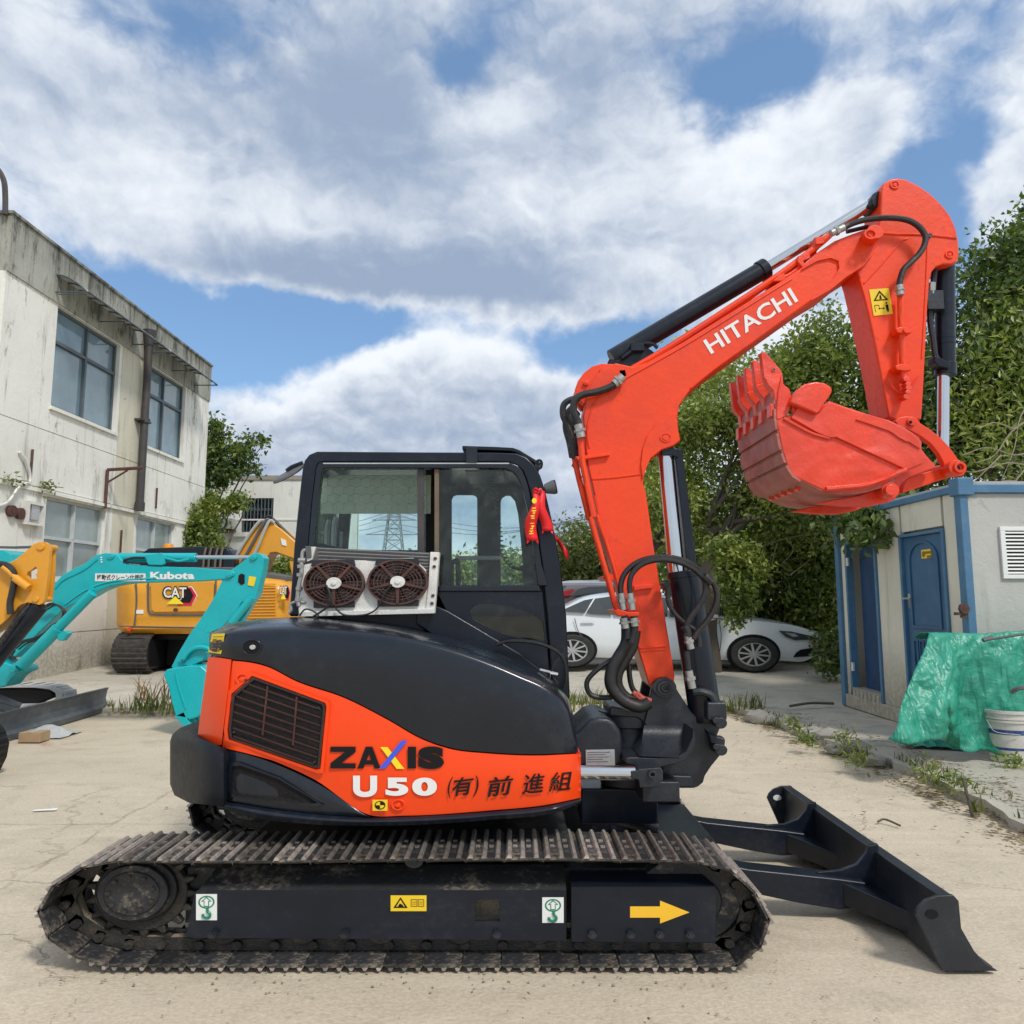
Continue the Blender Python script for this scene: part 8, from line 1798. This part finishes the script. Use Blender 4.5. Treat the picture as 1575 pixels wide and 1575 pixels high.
g = G(); g.prism([(0, 0)]*3, 0, 0) if False else g.box(xl+.03, xr-.02, YY-.05, YY+3.0, .34, .98); g.build('track_body', 'print_black', TR_, bevel=.1)
g = G(); g.box(xr+.01, P(400, 1010, YY).x, YY+.6, YY+2.8, .40, .98); g.build('undercarriage', 'print_black', YX, bevel=.05)
g = G(); g.box(P(385, 1010, YY).x, P(430, 1010, YY).x, YY+.1, YY+3.0, .32, 1.0); g.build('crawler_track', 'dusty_black', YX, bevel=.15, seg=3)
g = G(); g.px([(190, 976), (350, 976), (330, 984), (200, 984)], YY+.3, YY+2, at=YY+.3); g.build('turntable', 'print_black', YX, bevel=.02)
# ================================================================ TURQUOISE MINI EXCAVATOR
zk = lambda L: [(x/4.375, 820+y/4.375) for x, y in L]
YK = 9.6; TQ = thing('turquoise_excavator', 'turquoise mini excavator at the left, bucket resting on the ground', 'excavator', (P(20, 1060, YK).x, YK, .0))
def kp(pts, y0, y1, name, mat='teal', bev=.012, at=None, par=TQ, **k): g = G(); g.px(pts, y0, y1, at=at); return g.build(name, mat, par, bevel=bev, **k)
KB = group_('boom', TQ); OFF[KB.name] = OFF[TQ.name]
kp([(2, 1004), (25, 972), (60, 941), (79, 928), (80, 912), (83, 898), (96, 884), (112, 875), (128, 868), (140, 859), (149, 853.5), (160, 850.5), (172, 851), (181, 854), (188, 862), (196, 868), (244, 871), (300, 873), (356, 877), (361, 881), (360, 886), (350, 890.5), (330, 892), (300, 894), (240, 895.5), (195, 897), (170, 901), (151, 909), (136, 918), (122, 925), (98, 937), (60, 972), (37, 998), (22, 1012)], YK, YK+.24, 'boom_body', par=KB)
for L in ([(85, 905), (98, 892), (130, 876), (150, 860)], [(100, 930), (125, 912), (150, 900), (180, 893), (240, 889)]): g = G(); g.tube([P(u, v, YK-.003) for u, v in L], .012, 5); g.build('weld_bead', 'teal', KB)
kp([(146.5, 882), (223.5, 882), (224, 894), (146, 894)], YK-.006, YK-.001, 'name_plate', 'print_white', 0, par=KB); text('移動式クレーン仕様機', ((149, 892.4), (221, 892.4), (149, 883.6)), YK-.010, 'print_black', KB, bold=.01)
text('Kubota', ((231, 891), (299, 891), (231, 879.5)), YK-.006, 'print_white', KB, bold=.045)
for (u, v) in ((171, 856), (353, 884), (141, 907)): g = G(); g.eyp(u, v, YK, 5, 4.2, YK-.02, YK+.26, 16); g.eyp(u, v, YK-.02, 2, 1.8, YK-.028, YK-.02, 10); g.build('pin', 'teal', KB, bevel=.004)
for k in range(3): g = G(); g.eyp(156+.3*k, 857.5+3.5*k, YK, 1.4, 1.2, YK-.008, YK, 8); g.build('bolt', 'print_white', KB)
g = G(); g.cyl(P(181, 857.5, YK+.12), P(302, 857.5, YK+.12), .060, 18); g.build('arm_cylinder', 'teal', KB, bevel=.005); g = G(); g.cyl(P(302, 857, YK+.12), P(392, 857, YK+.12), .026, 14); g.build('cylinder_rod', 'chrome', KB)
kp([(224, 853), (248, 850), (253, 853), (253, 867), (249, 869.5), (228, 869), (225, 864)], YK-.02, YK+.03, 'valve_cover', par=KB)
g = G(); g.tube([P(u, v, YK) for u, v in [(190, 862), (205, 858), (222, 858)]], .016, 6); g.tube([P(u, v, YK) for u, v in [(190, 864), (210, 866), (226, 866)]], .014, 6); g.build('hose', 'rubber', KB)
g = G(); g.tube([P(u, v, YK+.0) for u, v in [(253, 858), (265, 861), (275, 863), (290, 860)]], .014, 6); g.build('steel_pipe', 'teal', KB)
g = G(); g.cyl(P(143, 912, YK-.12), P(80, 976, YK-.12), .062, 18); g.cyl(P(90, 966, YK-.12), P(33, 1024, YK-.12), .078, 18); g.build('boom_cylinder', 'teal', KB, bevel=.005)
kp([(88, 985), (86, 975), (100, 970), (106, 974), (96, 986)], YK-.16, YK-.06, 'cylinder_bracket', par=KB)
for o_ in (0, 3, 7): g = G(); g.tube([P(u+o_, v+o_*.4, YK-.1) for u, v in [(65, 935), (78, 928), (90, 932), (97, 942), (92, 955), (80, 962), (66, 975), (50, 982), (35, 986), (22, 996)]], .012, 6); g.build('hose', 'rubber', KB)
KA = group_('arm', TQ); OFF[KA.name] = OFF[TQ.name]
kp([(388, 852), (393, 850), (402, 852), (406.5, 858), (405, 874), (400, 893), (396, 912), (392, 922), (384, 924), (372, 926), (362, 944), (346, 960), (332, 980), (322, 1002), (312, 1016), (300, 1022), (285, 1024), (268, 1030), (263, 1026), (274, 1004), (290, 977), (308, 952), (326, 924), (338, 900), (343, 888), (356, 876), (370, 866), (380, 858)], YK+.02, YK+.22, 'arm_body', par=KA)
kp([(378, 926), (392, 922), (372, 957), (358, 957)], YK+.05, YK+.18, 'bucket_cylinder', 'teal', .01, par=KA)
g = G(); g.cyl(P(388, 918, YK-.02), P(356, 958, YK-.02), .05, 14); g.cyl(P(356, 958, YK-.02), P(318, 1004, YK-.02), .022, 10); g.build('bucket_cylinder', 'teal', KA)
for (u, v, r) in ((390, 857, 5), (279, 1016, 4.5), (292, 1024, 4), (316, 998, 4)): g = G(); g.eyp(u, v, YK, r, r*.88, YK-.01, YK+.24, 16); g.eyp(u, v, YK-.01, r*.45, r*.4, YK-.018, YK-.01, 10); g.build('pin', 'teal', KA, bevel=.004)
kp([(367, 885), (371, 882), (376, 884), (376, 897), (371, 900), (366, 895)], YK+.012, YK+.02, 'painted_arm_hole', 'print_black', 0, par=KA)  # thin black plate on the arm, painted as the shade inside a hole
kp([(383, 886), (394, 888), (390, 902), (381, 900)], YK+.008, YK+.0195, 'hazard_sticker', 'sticker_yellow', 0, par=KA)
g = G(); g.tube([P(u, v, YK-.03) for u, v in [(282, 1014), (290, 1003), (302, 996), (316, 996), (325, 1000)]], .03, 8); g.build('guide_link', 'teal', KA)
KK = group_('bucket', TQ); OFF[KK.name] = OFF[TQ.name]
kp([(259, 1036), (264, 1028), (285, 1024), (300, 1022), (316, 1022), (330, 1035), (334, 1060), (328, 1085), (312, 1100), (300, 1104), (278, 1100), (272, 1078), (266, 1052)], YK-.15, YK+.35, 'bucket_shell', par=KK, bev=.02, at=YK)
g = G(); g.tube([P(u, v, YK-.152) for u, v in [(270, 1036), (276, 1060), (286, 1090)]], .012, 5); g.build('weld_bead', 'teal', KK)
for k in range(4): kp([(277+k*1, 1098), (291, 1092), (296, 1104), (302, 1114), (296, 1119), (284, 1108)], YK-.15+k*.14, YK-.08+k*.14, 'tooth', par=KK, bev=.006, at=YK)
kp(zk([(-60, 760), (0, 845), (30, 870), (60, 880), (110, 890), (150, 895), (165, 915), (160, 935), (120, 945), (80, 975), (40, 1030), (0, 1040), (-60, 1040)]), YK-.10, YK+.2, 'swing_post', par=TQ, bev=.02)
g = G(); g.eyp(26, 1028, YK-.1, 6, 5.2, YK-.2, YK+.1, 16); g.build('pin', 'teal', TQ, bevel=.005)
g = G(); g.eyp(17, 1014, YK-.05, 6, 6, YK-.13, YK-.1, 14) if False else g.tube([P(u, v, YK-.12) for u, v in [(8, 1000), (16, 992), (22, 1000), (18, 1008), (24, 1012)]], .016, 6); g.build('hose', 'rubber', TQ)
# body stub at picture edge, window of cab
kp([(-40, 843), (5, 846), (16, 852), (18, 868), (8, 872), (-40, 872)], YK+.3, YK+1.0, 'light_cover', par=TQ, at=YK+.3)
kp([(-80, 838), (20, 840), (80, 838), (80, 842), (20, 843.5), (-80, 842)], YK+.9, YK+1.0, 'canopy_edge', 'plastic_grey', .01, par=TQ)
# its blade: runs away to the right
a, b = P(27, 1092, 8.9), P(161, 1064, 10.2); zt, zbt = a.z, .02
B0 = Vector((PG(27, 1134, 0).x, PG(27, 1134, 0).y, 0)); B1 = Vector((PG(160, 1094, 0).x, PG(160, 1094, 0).y, 0)); dv = (B1-B0).normalized(); nv = Vector((-dv.y, dv.x, 0))
ht = P(27, 1090, B0.y).z; prof_ = [(0, 0), (.05, .02), (.03, ht*.3), (.045, ht*.34), (.06, ht*.6), (.03, ht*.85), (-.03, ht), (-.06, ht), (.0, ht*.6), (-.02, ht*.2)]
prof_ = [(.03, 0), (-.07, 0), (-.085, .075), (-.035, .115), (-.015, ht*.55), (-.03, ht*.86), (-.055, ht), (.0, ht), (.025, ht*.6)]
g = G(); vs = [B0+nv*x+Vector((0, 0, z+.01)) for x, z in prof_]+[B1+nv*x+Vector((0, 0, z+.01)) for x, z in prof_]; n = len(prof_); g.add(vs, [tuple(range(n)), tuple(range(2*n-1, n-1, -1))]+[(i, (i+1) % n, n+(i+1) % n, n+i) for i in range(n)])
g.build('dozer_blade', 'slate', TQ, smooth=12)
g = G(); Bm = B0-dv*1.2; g.add([Bm+nv*x+Vector((0, 0, z+.01)) for x, z in prof_]+[B0+nv*x+Vector((0, 0, z+.01)) for x, z in prof_], [tuple(range(n)), tuple(range(2*n-1, n-1, -1))]+[(i, (i+1) % n, n+(i+1) % n, n+i) for i in range(n)]); g.build('blade_wing', 'slate', TQ, smooth=18)
g = G(); g.cyl(P(-20, 1068, YK+.0), P(30, 1088, B0.y+.35), .06, 8); g.cyl(P(-10, 1085, YK-.1), P(24, 1095, B0.y+.2), .05, 8); g.build('blade_arm', 'plastic_grey', TQ)
# rubber track of it
yt = B0.y+.9
def rtrack(pts, y0, y1, par, name='rubber_track', mat='cloth_grey', lug=26, at=None):
    q = [P(u, v, at or y0) for u, v in pts]; q = [(p.x, max(p.z, .015)) for p in q]; cx_, cz_ = sum(p[0] for p in q)/len(q), sum(p[1] for p in q)/len(q)
    g = G(); i_ = [(cx_+(x-cx_)*.86, cz_+(z-cz_)*.72) for x, z in q]; n = len(q); vs = [(x, y0, z) for x, z in q]+[(x, y0, z) for x, z in i_]+[(x, y1, z) for x, z in q]+[(x, y1, z) for x, z in i_]; fs = []
    for k in range(n): j = (k+1) % n; fs += [(k, j, n+j, n+k), (2*n+k, 3*n+k, 3*n+j, 2*n+j), (k, 2*n+k, 2*n+j, j), (n+k, n+j, 3*n+j, 3*n+k)]
    g.add(vs, fs); o = g.build(name, mat, par, bevel=.012)
    for k in range(n):
        for f_ in (.25, .75):
            j = (k+1) % n; x = q[k][0]+(q[j][0]-q[k][0])*f_; z = q[k][1]+(q[j][1]-q[k][1])*f_; dx_, dz_ = q[j][0]-q[k][0], q[j][1]-q[k][1]; L = math.hypot(dx_, dz_); nx, nz = dz_/L, -dx_/L
            if (x+nx-cx_)**2+(z+nz-cz_)**2 < (x-cx_)**2+(z-cz_)**2: nx, nz = -nx, -nz
            w = .03; tx, tz = dx_/L, dz_/L; g = G(); g.prism([(x-tx*w, z-tz*w), (x+tx*w, z+tz*w), (x+tx*w*.7+nx*.03, z+tz*w*.7+nz*.03), (x-tx*w*.7+nx*.03, z-tz*w*.7+nz*.03)], y0+.01, y1-.01)
            if z+nz*.03 > .01: g.build('lug', mat, o)
    return o
rtrack([(-140, 1060), (-60, 1056), (20, 1053), (60, 1053), (84, 1056), (96, 1064), (97, 1074), (88, 1084), (60, 1088), (0, 1090), (-140, 1094)], 10.7, 11.0, TQ, at=10.7)
g = G(); g.px([(-120, 1062), (40, 1060), (72, 1064), (76, 1074), (50, 1084), (-120, 1088)], 10.8, 10.95, at=10.7); g.build('track_inner', 'print_black', TQ, bevel=.02)
# ================================================================ YELLOW ARM AND TRACK at the left edge (nearer machine, mostly outside the frame)
YL = 8.3; YE2 = thing('ochre_excavator', 'yellow excavator cut by the left edge, arm plate with heart-shaped hole in view', 'excavator', (P(-60, 1100, YL).x, YL, 0))
def lp(pts, y0, y1, name, mat='yellow', bev=.012, at=None, **k): g = G(); g.px(pts, y0, y1, at=at); return g.build(name, mat, YE2, bevel=bev, **k)
lp(zk([(300, 70), (350, 78), (372, 95), (368, 250), (352, 430), (335, 455), (290, 450), (300, 200)]), YL+.22, YL+.27, 'arm_plate', at=YL+.24)
outer = zk([(-200, 330), (-60, 240), (0, 215), (80, 190), (165, 130), (230, 72), (262, 60), (300, 60), (325, 75), (335, 110), (322, 280), (300, 440), (288, 470), (262, 482), (190, 465), (140, 480), (95, 530), (50, 580), (0, 622), (-200, 760)])
heart = zk([(178, 285), (185, 262), (215, 245), (238, 225), (252, 238), (250, 262), (240, 285), (250, 300), (240, 312), (222, 305), (205, 315), (190, 305)])
hole_plate2 = None
g = G()
def hp(outer, inner, y0, y1, at, name, mat, par, bev): return hole_plate(outer, inner, y0, y1, at, name, mat, par, bev)
hp(zk([(120, 165), (165, 130), (230, 72), (262, 60), (300, 60), (325, 75), (335, 110), (322, 280), (300, 440), (288, 470), (262, 482), (190, 465), (140, 480), (115, 500)]), heart, YL, YL+.05, YL, 'arm_plate', 'yellow', YE2, .008)
lp(zk([(-300, 330), (-60, 240), (0, 215), (80, 190), (120, 165), (115, 500), (95, 530), (50, 580), (0, 622), (-300, 800)]), YL, YL+.25, 'arm_body')
for (x, y, r) in ((278, 92, 26), (243, 445, 22)): g = G(); g.eyp(*zk([(x, y)])[0], YL, r/4.375, r/5, YL-.02, YL+.25, 20); g.build('pin', 'yellow', YE2, bevel=.006)
g = G(); g.cyl(P(*zk([(100, 300)])[0], YL-.06), P(*zk([(195, 370)])[0], YL-.06), .045, 12); g.cyl(P(*zk([(20, 225)])[0], YL-.06), P(*zk([(130, 320)])[0], YL-.06), .03, 10); g.build('grease_pipe', 'yellow', YE2, bevel=.005)
g = G(); g.tube([P(u, v, YL-.05) for u, v in zk([(-20, 205), (40, 215), (85, 250), (98, 310), (82, 400), (68, 470), (72, 545)])], .035, 8); g.build('hose', 'rubber', YE2)
g = G(); g.cyl(P(62, 930, YL+.1), P(-45, 1060, YL+.1), .095, 18); g.build('cylinder', 'black', YE2, bevel=.006); g = G(); g.tube([P(46, 930, YL+.05), P(30, 948, YL), P(16, 968, YL), P(0, 990, YL)], .035, 8); g.build('hose', 'dusty_black', YE2)
g = G(); g.tube([P(u, v, 5.8) for u, v in [(-30, 1092), (-10, 1094), (8, 1106), (16, 1128), (14, 1160), (4, 1190), (-12, 1212), (-30, 1214)]], .0, 3) if False else None
# near rubber track end at the lower left edge
rt = thing('rubber_track', 'end of a black rubber crawler track at the lower left picture edge', 'crawler track', (P(-60, 1200, 7.3).x, 7.4, 0))
rtrack([(-130, 1098), (-60, 1096), (-26, 1100), (-8, 1108), (4, 1124), (10, 1144), (6, 1166), (-4, 1186), (-18, 1200), (-36, 1205), (-130, 1206)], 7.15, 7.5, rt, 'belt', 'rubber', at=7.45)
for s_, w in ((.80, .05), (.62, .05), (.42, .05)):
    g = G(); q = [(-85+(u+60)*s_, 1152+(v-1152)*s_) for u, v in [(-60, 1098), (-18, 1100), (2, 1108), (14, 1124), (18, 1144), (14, 1166), (4, 1186), (-10, 1200), (-60, 1204)]]; g.tube([P(u, v, 7.14) for u, v in q], .022, 6); g.build('guide_rib', 'plastic_grey', rt)
g = G(); g.px([(-110, 1112), (-20, 1112), (2, 1130), (6, 1146), (0, 1168), (-20, 1192), (-110, 1192)], 7.25, 7.45, at=7.6); g.build('track_inner', 'print_black', rt, bevel=.02)
